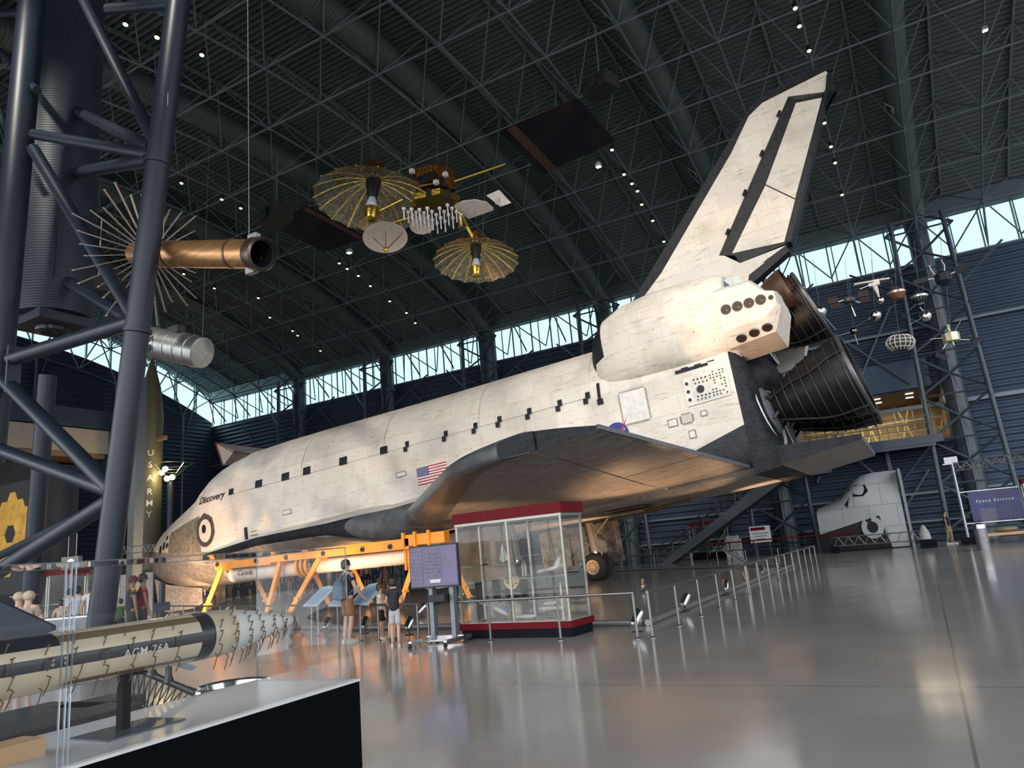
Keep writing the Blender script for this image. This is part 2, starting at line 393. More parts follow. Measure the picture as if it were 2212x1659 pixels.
# X, half width, bottom, top, widest Z, exponent above, exponent below
SEC = [(240.5, 2, 338, 342, 340, 2, 2), (243, 9, 330, 350, 340, 2, 2), (249, 21, 319, 360, 339, 2, 2), (261, 35, 307, 374, 338, 2, 2.1), (280, 49, 296, 389, 337, 2, 2.2), (308, 62, 286, 404, 337, 2, 2.4),
 (340, 73, 278, 418, 338, 2, 2.6), (380, 84, 272, 432, 341, 2, 2.8), (420, 92, 268, 445, 346, 2.1, 3.0), (450, 97, 266.5, 457, 352, 2.2, 3.0), (470, 99, 266, 471, 360, 2.3, 3.0), (490, 100.5, 266, 485, 368, 2.3, 3.1), (510, 101.5, 266, 494, 378, 2.2, 3.2), (535, 102.5, 266, 500, 389, 2.15, 3.4),
 (560, 103, 266, 504, 396, 2.1, 3.6), (582, 103.5, 266, 506, 401, 2.1, 4), (640, 104, 266, 508, 402, 2.1, 4.6), (760, 104, 266, 508, 402, 2.1, 6), (1000, 105, 266, 505, 404, 2.1, 9), (1307, 106, 266, 505, 404, 2.1, 9), (1340, 108, 266, 503, 404, 2.1, 9), (1400, 111, 268, 500, 402, 2.2, 9), (1460, 114, 270, 497, 400, 2.4, 9), (1500, 116, 272, 494, 398, 2.6, 9)]
def sec(X):
    if X <= SEC[0][0]: return SEC[0]
    for a, b in zip(SEC, SEC[1:]):
        if X <= b[0]:
            t = (X-a[0])/(b[0]-a[0]); return tuple(p+(q-p)*t for p, q in zip(a, b))
    return SEC[-1]
def hull(X, a, off=0.):
    _, hw, zb, zt, zc, nt, nb = sec(X); c, s = math.cos(a), math.sin(a)
    e = 2/(nt if s > 0 else nb); h = (zt-zc) if s > 0 else (zc-zb)
    return S(X, math.copysign(abs(c)**e, c)*(hw+off), zc+math.copysign(abs(s)**e, s)*(h+off))
def side(X, Z, off=.5):
    """port hull surface at station X, height Z"""
    _, hw, zb, zt, zc, nt, nb = sec(X); h = (zt-zc) if Z > zc else (zc-zb); e = nt if Z > zc else nb
    return S(X, -(hw*max(0., 1-min(1, abs(Z-zc)/h)**e)**(1/e))-off, Z)
fu = M(); xs = sorted(set([s_[0] for s_ in SEC]+[240.5+i*5 for i in range(1, 15)]+[320+i*20 for i in range(14)]+list(range(600, 1500, 50))))
fu.loft([[hull(x, 2*math.pi*(j+.5)/64) for j in range(64)] for x in xs])
obj('fuselage', fu, mH, SH, ang=50)
# payload bay doors: five inches of shell on each flank, split on top
mDoor = skin('door_blanket', 'white')
for sg in (-1, 1):
    d = M(); ns = 20
    for k in range(4):
        x0, x1 = 582+k*181.2+.8, 582+(k+1)*181.2-.8; r0 = []
        for x in (x0, (x0+x1)/2, x1):
            ring = []
            for off in (1.4, -2):
                rr = [hull(x, math.pi/2+sg*-1*(math.pi/2-.02)*(j/ns)*.93 if sg < 0 else math.pi/2-(math.pi/2-.02)*(j/ns)*.93, off) for j in range(ns+1)]
                ring += rr if off > 0 else rr[::-1]
            r0.append(ring)
        if sg < 0:
            r0 = [[V((p.x, -abs(p.y), p.z)) for p in r] for r in r0]
        d.loft(r0)
    obj('payload_bay_door', d, mDoor, SH, ang=50)
def patch(m, pts, n=6, off=.6):
    """quad patch laid on the port flank, pts are (X, Z) corners"""
    (a, b, c, d) = pts
    f = lambda u, v: side((a[0]*(1-u)+b[0]*u)*(1-v)+(d[0]*(1-u)+c[0]*u)*v, (a[1]*(1-u)+b[1]*u)*(1-v)+(d[1]*(1-u)+c[1]*u)*v, off)
    g = M(); g.grid(f, n, n); g2 = M(); g2.grid(lambda u, v: f(u, v)+V((0, .02, 0)), n, n)
    m.add(g.v, g.f); return m
def rect(X, Z, w, h): return [(X, Z), (X+w, Z), (X+w, Z+h), (X, Z+h)]
def draped(name, s, X, Z, size, material, shear=0., bold=0., off=1.):
    t = text_mesh(s, size, shear=shear, bold=bold, align='LEFT'); t.v = [tuple(side(X+p[0], Z+p[1], off)) for p in t.v]
    return obj(name, t, material, SH, smooth=False)
paint_b = mat('black_paint', (.012, .012, .014), .5)
draped('lettering', 'Discovery', 490, 415, 19, paint_b, .25, .25)
# hinge boxes along the door sill
for X, w, h in ((583, 12, 11), (652, 17, 13), (717, 18, 13), (768, 17, 13), (850, 17, 13), (937, 15, 12)):
    t = M(); patch(t, rect(X, 416, w, h), 3, 2.2); obj('hinge_tile', t, mK, SH, smooth=False)
for X in (988, 1062, 1116, 1158, 1208, 1257, 1300):
    t = M(); patch(t, rect(X, 417, 7, 9), 2, 2.2); patch(t, rect(X-4, 410, 7, 8), 2, 2.2); obj('hinge_tile', t, mK, SH, smooth=False)
# flag
fl = M(); fX, fZ, fw, fh = 1004, 353, 56, 27
for k in range(13):
    fl.m = k % 2; x0 = fX+(fw*.4 if k < 7 else 0); patch(fl, [(x0, fZ+fh*(12-k)/13), (fX+fw, fZ+fh*(12-k)/13), (fX+fw, fZ+fh*(13-k)/13), (x0, fZ+fh*(13-k)/13)], 2, .7)
fl.m = 2; patch(fl, [(fX, fZ+fh*6/13), (fX+fw*.4, fZ+fh*6/13), (fX+fw*.4, fZ+fh), (fX, fZ+fh)], 2, .7)
fl.m = 1
for a in range(9):
    for b_ in range(6 if a % 2 == 0 else 5):
        cx, cz = fX+fw*.4*(b_+.5+(.5 if a % 2 else 0))/6, fZ+fh*6/13+fh*7/13*(a+.5)/9
        pts = [side(cx+(.95 if k % 2 == 0 else .4)*math.sin(k*math.pi/5), cz+(.95 if k % 2 == 0 else .4)*math.cos(k*math.pi/5), 1.1) for k in range(10)]
        fl.add(pts, [tuple(range(10))])
obj('flag_marking', fl, [mat('flag_red', (.42, .012, .02), .5), mat('flag_white', (.75, .74, .72), .5), mat('flag_blue', (.01, .025, .17), .5)], SH, smooth=False)
# round blue emblem with a red swoosh
em = M(); cx, cz, r_ = 1336, 358, 17
def disk(m, cx, cz, rx, rz, off, n=28): m.add([side(cx+rx*math.cos(2*math.pi*k/n), cz+rz*math.sin(2*math.pi*k/n), off) for k in range(n)], [tuple(range(n))])
em.m = 0; disk(em, cx, cz, r_, r_, .7)
em.m = 1
for k in range(24):
    a0, a1 = 2*math.pi*k/24, 2*math.pi*(k+1)/24
    q = [(cx+rr*r_*.72*math.cos(a)*1.0+rr*r_*.1*math.sin(a), cz+1+rr*r_*.22*math.sin(a)+rr*r_*.28*math.cos(a)) for rr, a in ((1, a0), (1, a1), (.93, a1), (.93, a0))]
    em.add([side(*p, 1.0) for p in q], [(0, 1, 2, 3)])
em.m = 2; em.add([side(*p, 1.2) for p in ((cx-4, cz-8), (cx+3, cz-7), (cx+10, cz+6), (cx+19, cz+22), (cx+4, cz+2))], [(0, 1, 2, 3, 4)])
em.m = 1; tt = text_mesh('NASA', 8, bold=.12); em.add([side(cx+p[0], cz-3+p[1], 1.3) for p in tt.v], tt.f)
obj('emblem', em, [mat('emblem_blue', (.006, .022, .20), .45), mat('flag_white', (1,)*3), mat('flag_red', (1,)*3)], SH, smooth=False)
# crew windows on the port flank and brow
for pts in ([(463, 447), (486, 447), (497, 473), (486, 473)], [(452, 438), (462, 437), (484, 466), (478, 467)]):
    t = M(); patch(t, pts, 4, 1.2); obj('cockpit_window', t, mat('cockpit_glass', (.01, .012, .015), .08), SH, smooth=False)
# access hatch with round window
t = M(); ring = [(514+17.5*math.cos(a), 363+21*math.sin(a)) for a in [2*math.pi*k/28 for k in range(28)]]
t.m = 0
rag = [(x+(x-514)*(.42+.14*random.random()), z+(z-361)*(.36+.16*random.random())) for x, z in ring]
t.add([side(*p, .8) for p in rag], [tuple(range(28))]); t.m = 1; t.add([side(*p, 1.3) for p in ring], [tuple(range(28))])
t.m = 2; disk(t, 511.5, 366.5, 6, 8, 1.8)
obj('crew_hatch', t, [mat('hatch_tile', (.06, .055, .05), .6, scale=30., var=.6), mat('hatch_white', (.60, .56, .50), .6), blk], SH, smooth=False)
# forward thruster nozzles
for X, Z, a, b_ in ((347, 352, 5.5, 8), (363, 357, 5.5, 8), (379, 355.5, 5.5, 5.5), (372, 371, 4.5, 5)):
    t = M(); disk(t, X, Z, a, b_, 1.0, 16); obj('thruster_nozzle', t, blk, SH, smooth=False)
t = M(); patch(t, rect(618, 328, 8, 24), 2, .9); obj('vent_panel', t, paint_b, SH, smooth=False)
t = M(); patch(t, rect(634, 341, 16, 1.3), 2, .9); patch(t, rect(632, 334, 20, 2), 2, .9); obj('stencil', t, mat('stencil_olive', (.20, .18, .07), .6), SH, smooth=False)
# raised access frames on the flank
def frame_patch(X, Z, w, h, fillm, name='access_panel', line=1.1, dots=0):
    t = M(); t.m = 0; patch(t, rect(X, Z, w, h), 3, .9); t.m = 1
    for q in (rect(X-line, Z-line, w+2*line, line), rect(X-line, Z+h, w+2*line, line), rect(X-line, Z, line, h), rect(X+w, Z, line, h)):
        if not dots: patch(t, q, 2, 1.1)
    if dots:
        for k in range(dots):
            u = (k+.5)/dots
            for q in (rect(X+w*u-.6, Z-2.4, 1, 2), rect(X+w*u-.6, Z+h+.6, 1, 2), rect(X-2.4, Z+h*u-.6, 2, 1), rect(X+w+.6, Z+h*u-.6, 2, 1)): patch(t, q, 1, 1.1)
    return obj(name, t, [fillm, mat('panel_line', (.16, .15, .14), .6)], SH, smooth=False)
pw = mat('repair_white', (.66, .645, .62), .6)
frame_patch(1349, 369, 36, 42, pw, dots=16); frame_patch(965, 374, 17, 6, pw); frame_patch(716, 358, 18, 6, pw); frame_patch(1408, 352, 11, 8, pw, dots=0); frame_patch(1426, 352, 13, 10, mat('panel_beige', (.50, .47, .40), .6), dots=7); frame_patch(1452, 356, 6, 5, pw); frame_patch(1432, 332, 7, 8, pw)
# umbilical service panel with its ports
t = M(); t.m = 0
zt = lambda X, Z: S(X, -sec(X)[1]-1.6, Z)
t.add([zt(1437, 371), zt(1493, 373), zt(1495, 411), zt(1438, 407)], [(0, 1, 2, 3)])
t.m = 2; t.add([zt(1447, 374), zt(1491, 375), zt(1491, 409), zt(1447, 407)], [(0, 1, 2, 3)])
t.v[4:8] = [tuple(V(p)+V((0, -.012, 0))) for p in t.v[4:8]]
t.m = 1
def port(X, Z, r, n=10): t.add([S(X+r*math.cos(2*math.pi*k/n), -sec(X)[1]-2.6, Z+r*math.sin(2*math.pi*k/n)) for k in range(n)], [tuple(range(n))])
for k in range(3): port(1442, 379+k*10.5, 2.2)
port(1458, 389, 5, 16)
for a in range(4):
    port(1452+a*5, 402.5, 1.2); port(1453+a*5, 397.5, 1.1); port(1453+a*5, 380.5, 1.2); port(1452+a*5, 376.5, 1.1)
for a in range(5):
    for b_ in range(9):
        if random.random() < .72 and not (a < 1 and 2 < b_ < 6): port(1473+a*4.2, 377+b_*3.7, 1.25, 4)
obj('umbilical_panel', t, [pw, blk, mat('panel_off_white', (.55, .54, .5), .5)], SH, smooth=False)
# ------------------------------------------------ wings
HX = 1387.
def le(Y):
    Y = abs(Y)
    if Y < 190: return 1033-(190-Y)*6.2
    x = 1311-(468-Y)
    if Y > 425: x += 42*((Y-425)/43)**2.2
    if Y < 212: x = x*((Y-190)/22)+(1033+(Y-190)*2.5)*(1-(Y-190)/22)
    return x
def te(Y): return 1495-(abs(Y)-118)*46/350
def wz(Y): return 267+max(0, abs(Y)-105)*.083
def wT(Y):
    Y = abs(Y); return 58 if Y < 150 else 58-(Y-150)/318*41
def lerp(pts, x):
    if x <= pts[0][0]: return pts[0][1]
    for (a, p), (b, q) in zip(pts, pts[1:]):
        if x <= b: return p+(q-p)*(x-a)/(b-a)
    return pts[-1][1]
def wing_pt(Y, s, up):
    """s inches behind the leading edge"""
    Y = abs(Y); c = te(Y)-le(Y); T = wT(Y); zn = max(5., T*.45); X = le(Y)+s
    rn = zn*1.6; ru = min(.32*c, 230); lift = 13-7*max(0, Y-118)/350
    lo = wz(Y)
    if s/c > .5: lo += lift*((s/c-.5)/.5)**1.6
    if Y < 160: ru = 300
    hi = T if s >= ru else zn+(T-zn)*math.sqrt(max(0, 1-(1-s/ru)**2))
    if s >= ru:
        u = (s-ru)/(c-ru); hi = hi*(1-u**1.4)+(lift+2.2)*u**1.4
    hi += wz(Y)
    if Y < 200:   # strake ahead of the wing: a high, thin chine
        w = max(0, min(1, (X-900)/170)); w = w*w*(3-2*w)
        yl = 190-(1033-X)/6.2 if X < 1033 else 190+(X-1033)*.6
        bl = lerp([(500, 312), (680, 314), (850, 304), (940, 290), (1045, 268)], X); th = lerp([(500, 8), (680, 12), (850, 16), (940, 28), (1045, 44)], X)
        gl = 267+(bl-267)*max(0, min(1, (Y-50)/(yl-50)))**1.6; gh = bl+th+max(0, yl-Y)*.3
        lo = gl*(1-w)+lo*w; hi = gh*(1-w)+hi*w; rn = 30*(1-w)+rn*w
    if s < rn:
        k = math.sqrt(max(0, 1-(1-s/rn)**2)); mid = lo+min(hi-lo, zn*2)*.5 if Y >= 200 else (lo+hi)/2
        if not up or Y < 200: lo = mid-(mid-lo)*k
        if Y >= 200: hi = max(hi, mid) if s > .01 else mid
        else: hi = mid+(hi-mid)*k
        if s <= .01: return mid
    return hi if up else lo
def wing_ring(Y, s0, s1, n=14, both=True):
    ss = [s0+(s1-s0)*(1-math.cos(math.pi/2*k/n)) if s0 < 1 else s0+(s1-s0)*k/n for k in range(n+1)]
    sg = Y
    A = [S(le(Y)+s, sg, wing_pt(Y, s, True)) for s in ss][::-1]; B = [S(le(Y)+s, sg, wing_pt(Y, s, False)) for s in ss]
    return A+(B[1:] if s0 < 1 else B)
YS = [96, 104, 112, 120, 130, 140, 150, 160, 170, 180, 190, 198, 206, 214, 225, 240, 258, 259.5, 290, 320, 350, 380, 405, 425, 440, 450, 458, 464, 468]
for sg in (-1, 1):
    wg = M(); wg.loft([wing_ring(sg*Y, 0, HX-1-le(Y), 22) for Y in YS])
    mats_ = [mB, mW]
    for k, f in enumerate(wg.f):
        ps = [V(wg.v[i]) for i in f]; nn = (ps[1]-ps[0]).cross(ps[2]-ps[0]); cz_ = sum(p.z for p in ps)/len(ps)
        Yc = abs(sum(p.y for p in ps)/len(ps))/IN; zl = (wz(Yc)-ZG)*IN
        Xc = sum(p.x for p in ps)/len(ps)/IN+XG; mz = (wing_pt(Yc, Xc-le(Yc), True)+wing_pt(Yc, Xc-le(Yc), False))/2
        wg.mi[k] = 1 if cz_/len(ps)*0+cz_ > (mz-ZG)*IN and len(f) == 4 else 0
    w = obj('wing', wg, mats_, SH, ang=40)
    # carbon leading edge, a shell a finger thick over the front of the wing
    for nm, mt, sel in (('chine_tile', mK, [Y for Y in YS if 104 <= Y <= 170]), ('wing_leading_edge', mRCC, [Y for Y in YS if Y >= 170])):
      L = M(); rings = []
      for Y in sel:
        dpt = 14 if Y < 170 else (34+(Y-170)*.5 if Y < 206 else 54-(Y-206)*.08)
        rr = wing_ring(sg*Y, 0, dpt, 10); cX = le(Y)+dpt
        rings.append([p+V((-.03, 0, (.02 if k < 10 else -.02))) for k, p in enumerate(rr)])
      L.loft(rings)
      obj(nm, L, mt, w, ang=40)
    for y0, y1 in ((118, 258), (260, 467)):
        e = M(); rr = []
        for Y in (y0, (y0+y1)/2, y1):
            s0 = HX+1.2-le(Y); rr.append(wing_ring(sg*Y, s0, te(Y)-le(Y), 6))
        e.loft(rr); e.mi[-2:] = [1, 1]; el = obj('elevon', e, [mB, mK], w, ang=30)
        q = M(); q.beam(S(te(y0)-.5, sg*y0, wing_pt(y0, te(y0)-le(y0), False)+1.4), S(te(y1)-.5, sg*y1, wing_pt(y1, te(y1)-le(y1), False)+1.4), .05, .1); obj('trailing_edge', q, mat('grey_seal', (.10, .115, .13), .5), el)
    # black tiles on the wing tip
    tp = M(); Y = 468.6; c0 = le(467)
    ring = [S(X, sg*Y, wing_pt(467, X-c0, True)) for X in [c0+4+(HX-c0)*k/8 for k in range(9)]]+[S(X, sg*Y, wing_pt(467, X-c0, False)) for X in [c0+4+(HX-c0)*k/8 for k in range(8, -1, -1)]]
    tp.prism(ring, (0, sg*.02, 0)); obj('tip_tile', tp, mK, w, smooth=False)
# ------------------------------------------------ aft body, base shield, body flap
ab = M()
def aft(X, f):  # shrinking closed section behind the hull
    return [S(X+(zz-300)*-.06, 0, 0) for zz in ()]
base = []
for t_, inset in ((0, 0), (6, 1), (11, 6), (15, 16), (17, 34)):
    ring = []
    for j in range(40):
        p = hull(1500, 2*math.pi*(j+.5)/40); Zl = p.z/IN+ZG; k = 1-inset/110
        lean = (Zl-400)*-.12
        ring.append(S(1500+t_+lean*(t_ > 0), p.y/IN*k, 385+(Zl-385)*k))
    base.append(ring)
ab.loft(base); obj('aft_heat_shield', ab, mK, SH, ang=40)
def wedge(m, X0, X1, Y, z0, z1, zt0, zt1):
    m.add([S(X0, -Y, z0), S(X1, -Y, z1), S(X1, Y, z1), S(X0, Y, z0), S(X0, -Y, zt0), S(X1, -Y, zt1), S(X1, Y, zt1), S(X0, Y, zt0)], [(0, 3, 2, 1), (4, 5, 6, 7), (0, 1, 5, 4), (3, 7, 6, 2), (0, 4, 7, 3), (1, 2, 6, 5)]); return m
obj('aft_fairing', wedge(M(), 1499, 1531, 117, 272, 276, 306, 300), [mK], SH, smooth=False)
bf = wedge(M(), 1532.5, 1622, 128, 276, 287, 299, 293); bf.mi = [1, 0, 0, 0, 0, 2]
obj('body_flap', bf, [mK, mB, mat('grey_seal', (1,)*3)], SH, smooth=False)
# ------------------------------------------------ main engines
mBell = mat('engine_bell', (.014, .013, .015), .42, .3, .3, 5., spec=.3); mPipe = mat('coolant_pipe', (.05, .045, .045), .45, .5); mRing = mat('white_dome_ring', (.55, .56, .58), .5)
def axis(pit, yaw): return V((math.cos(pit)*math.cos(yaw), math.sin(yaw), math.sin(pit)*math.cos(yaw)))
def bell_r(t, r0, r1): return r0+(r1-r0)*(1-(1-t)**1.75)
def engine(X, Y, Z, pit, yaw, L0=62., L=168., r1=50., bs=26.):
    a = axis(pit, yaw); O = S(X, Y, Z)
    sh = M(); b0 = O+a*(bs*IN)
    sh.lathe([(-28*IN, 57*IN), (0, 55*IN), (10*IN, 53*IN), (24*IN, 49*IN), (30*IN, 47.5*IN)], b0, a, 40)
    e = obj('engine_mount_shield', sh, mK, SH, ang=50)
    q = M(); q.lathe([(30*IN, 48*IN), (31.5*IN, 46.5*IN), (30*IN, 37*IN), (24*IN, 36*IN)], b0, a, 40); obj('dome_ring', q, mRing, e)
    q = M(); q.lathe([(24*IN, 37*IN), (34*IN, 30*IN), (38*IN, 21*IN), (40*IN, 14*IN)], b0, a, 32); obj('dome_cover', q, mat('dome_blanket', (.10, .11, .13), .6), e)
    b = M(); pr = [(L0+(L-L0)*k/18, bell_r(k/18, 17, r1)) for k in range(19)]
    pr = [(t*IN, r*IN) for t, r in pr]
    b.lathe(pr+[((L+.8)*IN, (r1-1)*IN)]+[(t, r-1.6*IN) for t, r in reversed(pr)], O, a, 48)
    eb = obj('engine_nozzle', b, mBell, e, ang=60)
    d, u, w = b.frame(O, O+a)
    def P(t, th, r): return O+a*(t*IN)+u*(r*IN*math.cos(th))+w*(r*IN*math.sin(th))
    for k in range(1, 9):
        t = k/8.6; tt_ = L0+(L-L0)*t; rr = bell_r(t, 17, r1)+1.1
        q = M(); q.path([P(tt_, 2*math.pi*j/40, rr) for j in range(41)], .022 if k < 8 else .03, 5, False); obj('stiffening_band', q, mPipe, eb)
    for th in (.4, 2.0, 3.6, 5.2):
        q = M(); q.path([P(L0+(L-L0)*k/24, th+.05*math.sin(k*.35), bell_r(k/24, 17, r1)+1.8) for k in range(25)], .03, 6); obj('coolant_pipe', q, mPipe, eb)
    q = M(); q.lathe([((L-3)*IN, (r1+1.6)*IN), (L*IN, (r1+2)*IN), ((L+1.5)*IN, (r1+1)*IN), ((L+1)*IN, (r1-1)*IN)], O, a, 48); obj('exit_rim', q, mat('rim_metal', (.12, .12, .125), .35, .6), eb)
    ph = M(); ph.tube(O+a*(30*IN), O+a*((L0+2)*IN), 15*IN, 17*IN, 20)
    for k in range(5):
        th = k*1.3; ph.path([P(44, th, 12), P(52, th+.3, 24), P(62, th+.5, 26), P(70, th+.6, 19)], .06, 8)
    obj('engine_powerhead', ph, dark, e)
    return e
engine(1468, -53, 343, R(10), R(-3.5)); engine(1468, 53, 343, R(10), R(3.5)); engine(1445, 0, 443, R(16), 0, 74, 163, 50, 56)
q = M(); q.lathe([(-5*IN, 62*IN), (18*IN, 56*IN), (34*IN, 40*IN), (40*IN, 5*IN)], S(1500, 0, 402), (1, 0, .07), 32); obj('aft_dome', q, mK, SH)
# ------------------------------------------------ orbital manoeuvring pods
POD = [(1308, 4, 462, 4, 448), (1313, 22, 470, 16, 430), (1322, 38, 478, 30, 424), (1340, 50, 484, 44, 421), (1370, 58, 488, 52, 419), (1410, 62, 489, 56, 418), (1460, 64, 488, 57, 417), (1505, 63, 486, 55, 417), (1512, 60, 484, 52, 419)]
mPod = skin('pod_blanket', 'white')
for sg in (-1, 1):
    p = M(); rings = []
    for X, ry, zc, rz, zb in POD:
        ring = []
        for j in range(36):
            a = 2*math.pi*j/36; c, s = math.cos(a), math.sin(a); e = 2/(2.25 if s > 0 else 3.6)
            y = math.copysign(abs(c)**e, c)*ry; z = math.copysign(abs(s)**e, s)*(rz if s > 0 else (zc-zb))
            ring.append(S(X, sg*(66+y*(.95 if c > 0 else .8)), zc+z))
        rings.append(ring)
    p.loft(rings)
    pod = obj('engine_pod', p, mPod, SH, ang=50)
    if sg < 0:
        # black tile chin at the front of the pod
        q = M(); 
        q.lathe([(-1*IN, .5*IN), (0, 4*IN)], S(1308, -66, 462), (1, 0, 0), 20)
        qq = []
        for k, (X, ry, zc, rz, zb) in enumerate(POD[:5]):
            ring = []
            for j in range(9):
                a = math.pi*(.62+.42*j/8+.03*(j % 2))*(1) ; a = math.pi+ (j/8-.62)*1.5
                c, s = -math.cos(a), math.sin(a); e = 2/2.25
                y = math.copysign(abs(c)**e, c)*(ry+.8); z = math.copysign(abs(s)**e, s)*((rz if s > 0 else (zc-zb))+.8)
                ring.append(S(X-.6+(5 if j % 2 else 0)*(k == 4), -(66+y*.95), zc+z))
            qq.append(ring)
        q.loft(qq[:4], False, False); obj('pod_nose_tile', q, mK, pod)
        st_ = M()
        st_.prism([S(1316, -112, 430), S(1311, -112, 470), S(1316, -108, 474), S(1322, -112, 432)], (0, .03, 0))
    if sg < 0:
        q = M(); n_ = 8
        for k in range(n_):
            x0 = 1430+k*8.6; q.prism([S(x0, -113.5, 416.5), S(x0+8.7, -114, 416.8), S(x0+8.7, -114, 420.5+(k % 2)*1.6), S(x0, -113.5, 420.5+(k % 2)*1.6)], (0, .12, 0))
        obj('pod_joint_tile', q, mK, pod, smooth=False)
        q = M(); patch(q, rect(1316, 404, 9, 8), 2, 1.6); patch(q, rect(1318, 411, 4.5, 24), 3, 1.6); obj('pod_joint_tile', q, mK, pod, smooth=False)
        q = M(); q.prism([S(1501, -104, 506), S(1500, -98, 522), S(1503, -92, 530), S(1508, -90, 531), S(1516, -94, 520), S(1524, -100, 508)], (0, .03, 0)); obj('pod_recess', q, mat('recess_reflection', (.16, .22, .27), .25, .4), pod, smooth=False)  # grey-blue of the recess paints in the reflection of the windows
        q = M(); q.prism([S(1512, -88, 508), S(1510, -88, 528), S(1530, -88, 528), S(1536, -88, 512)], (0, .03, 0)); obj('pod_recess_plate', q, mat('recess_pale', (.38, .45, .44), .4), pod, smooth=False)
    # thruster housing at the tail of the pod
    h = M(); Yo, Yi = sg*132, sg*66
    A = [(1502, 508), (1542, 506), (1556, 487), (1572, 480), (1576, 462), (1566, 432), (1506, 424)]
    out = [S(x, Yo, z) for x, z in ((1502, 500), (1546, 500), (1560, 484), (1572, 480), (1572, 464), (1556, 452), (1504, 447))]
    inn = [S(x, Yi, z) for x, z in ((1502, 524), (1548, 516), (1562, 490), (1576, 484), (1578, 462), (1566, 424), (1504, 420))]
    mid = [S(x, sg*120, z) for x, z in ((1502, 508), (1547, 506), (1561, 488), (1574, 482), (1575, 463), (1562, 434), (1504, 428))]
    h.loft([inn, mid, out] if sg < 0 else [out, mid, inn]); hs = obj('thruster_housing', h, mPod, pod, ang=20)
    for k in range(4):
        q = M(); c = S(1513+k*14, sg*133, 474.5+k*-.2)
        q.lathe([(.005, 5.6*IN), (.012, 6.2*IN), (.0, 6.4*IN), (-.005, 5.4*IN), (-.12, 3*IN)], c, (0, sg, 0), 24, True); q.m = 1
        q.lathe([(.0135, 5.5*IN), (.013, 1*IN)], c, (0, sg, 0), 20, True); q.m = 2; q.ball(c+V((1.5*IN, sg*.02, -2*IN)), .03, 8)
        obj('thruster_nozzle', q, [mat('nozzle_rim', (.10, .07, .05), .5), mat('nozzle_inside', (.025, .014, .01), .6), mat('nozzle_throat', (.3, .2, .15), .4)], hs)
    q = M(); q.lathe([(.002, 3*IN), (.012, 2.6*IN), (.013, .2*IN)], S(1567, sg*132.5, 473), (0, sg, 0), 16, True); obj('vernier_nozzle', q, mat('nozzle_inside', (1,)*3), hs)
    for k in range(3):
        q = M(); c = S(1522+k*16, sg*(126), 435.5+k*2.2); q.lathe([(0, 6.4*IN), (.03, 5.8*IN), (.0301, .5*IN)], c, (0, sg*.55, -.83), 20, True); obj('thruster_nozzle', q, mat('nozzle_inside', (1,)*3), hs)
    # manoeuvring engine nozzle leaning out of the pod
    q = M(); a = V((math.cos(R(16)), sg*.12, math.sin(R(16)))); c = S(1536, sg*64, 486)
    pr = [(k/10*52*IN, (9+17*(1-(1-k/10)**1.7))*IN) for k in range(11)]
    q.lathe(pr+[(t, r-.8*IN) for t, r in reversed(pr)], c, a, 36); obj('manoeuvring_nozzle', q, mat('brown_nozzle', (.075, .038, .03), .45, .4, .2), pod)
# ------------------------------------------------ vertical stabiliser (X, Z outline), thickness by chord
def slab(m, poly, t0, t1, zr=(500, 815)):
    """thin symmetrical slab from an (X, Z) outline; thickness from root t0 to tip t1 inches"""
    n = len(poly); vs = []
    for sg in (-1, 1):
        for X, Z in poly:
            k = max(0, min(1, (Z-zr[0])/(zr[1]-zr[0]))); vs.append(S(X, sg*(t0+(t1-t0)*k)/2, Z))
    return m.add(vs, [tuple(range(n)), tuple(range(2*n-1, n-1, -1))]+[(i, n+i, n+(i+1) % n, (i+1) % n) for i in range(n)])
fin = M(); slab(fin, [(1318, 508), (1368, 558), (1415, 597), (1551, 741), (1586, 786), (1608, 798), (1697, 806), (1700, 796), (1688, 776), (1643, 791), (1503, 596), (1526, 573), (1590, 577), (1534, 552), (1516, 505)], 22, 10)
fn = obj('tail_fin', fin, mW, SH, smooth=False)
q = M(); slab(q, [(1285, 498), (1350, 557), (1579, 789), (1590, 800), (1606, 808), (1640, 815), (1697, 817.5), (1706, 806), (1697, 806), (1608, 798), (1586, 786), (1551, 741), (1415, 597), (1368, 558), (1318, 508), (1305, 498)], 14, 6); obj('fin_leading_edge', q, mK, fn, smooth=False)
q = M(); slab(q, [(1501, 594), (1522, 586), (1526, 573), (1592, 579), (1700, 790), (1702, 772), (1651, 779), (1643, 791)], 24, 11); obj('rudder_seal', q, mK, fn, smooth=False)
q = M(); slab(q, [(1519, 590), (1589, 582), (1616, 636), (1584, 672)], 26, 12); ru = obj('rudder', q, mW, fn, smooth=False)
q = M(); slab(q, [(1585, 673.5), (1616.5, 638), (1683, 768), (1672, 771), (1650, 776)], 26, 12.5); obj('rudder', q, mW, fn, smooth=False)
q = M(); slab(q, [(1589, 581), (1597, 579), (1703, 796), (1697, 800), (1690, 778)], 27.5, 14); obj('rudder_trailing_edge', q, mK, fn, smooth=False)
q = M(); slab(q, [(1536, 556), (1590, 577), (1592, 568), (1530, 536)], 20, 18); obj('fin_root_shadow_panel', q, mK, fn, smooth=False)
for k in range(4):
    q = M(); t = .12+.25*k; q.tube(S(1503+140*t-2, -13+4*t, 596+195*t), S(1503+140*t+3, -13+4*t, 603+195*t), .055, n=8)
    obj('hinge_bump', q, mK, fn)
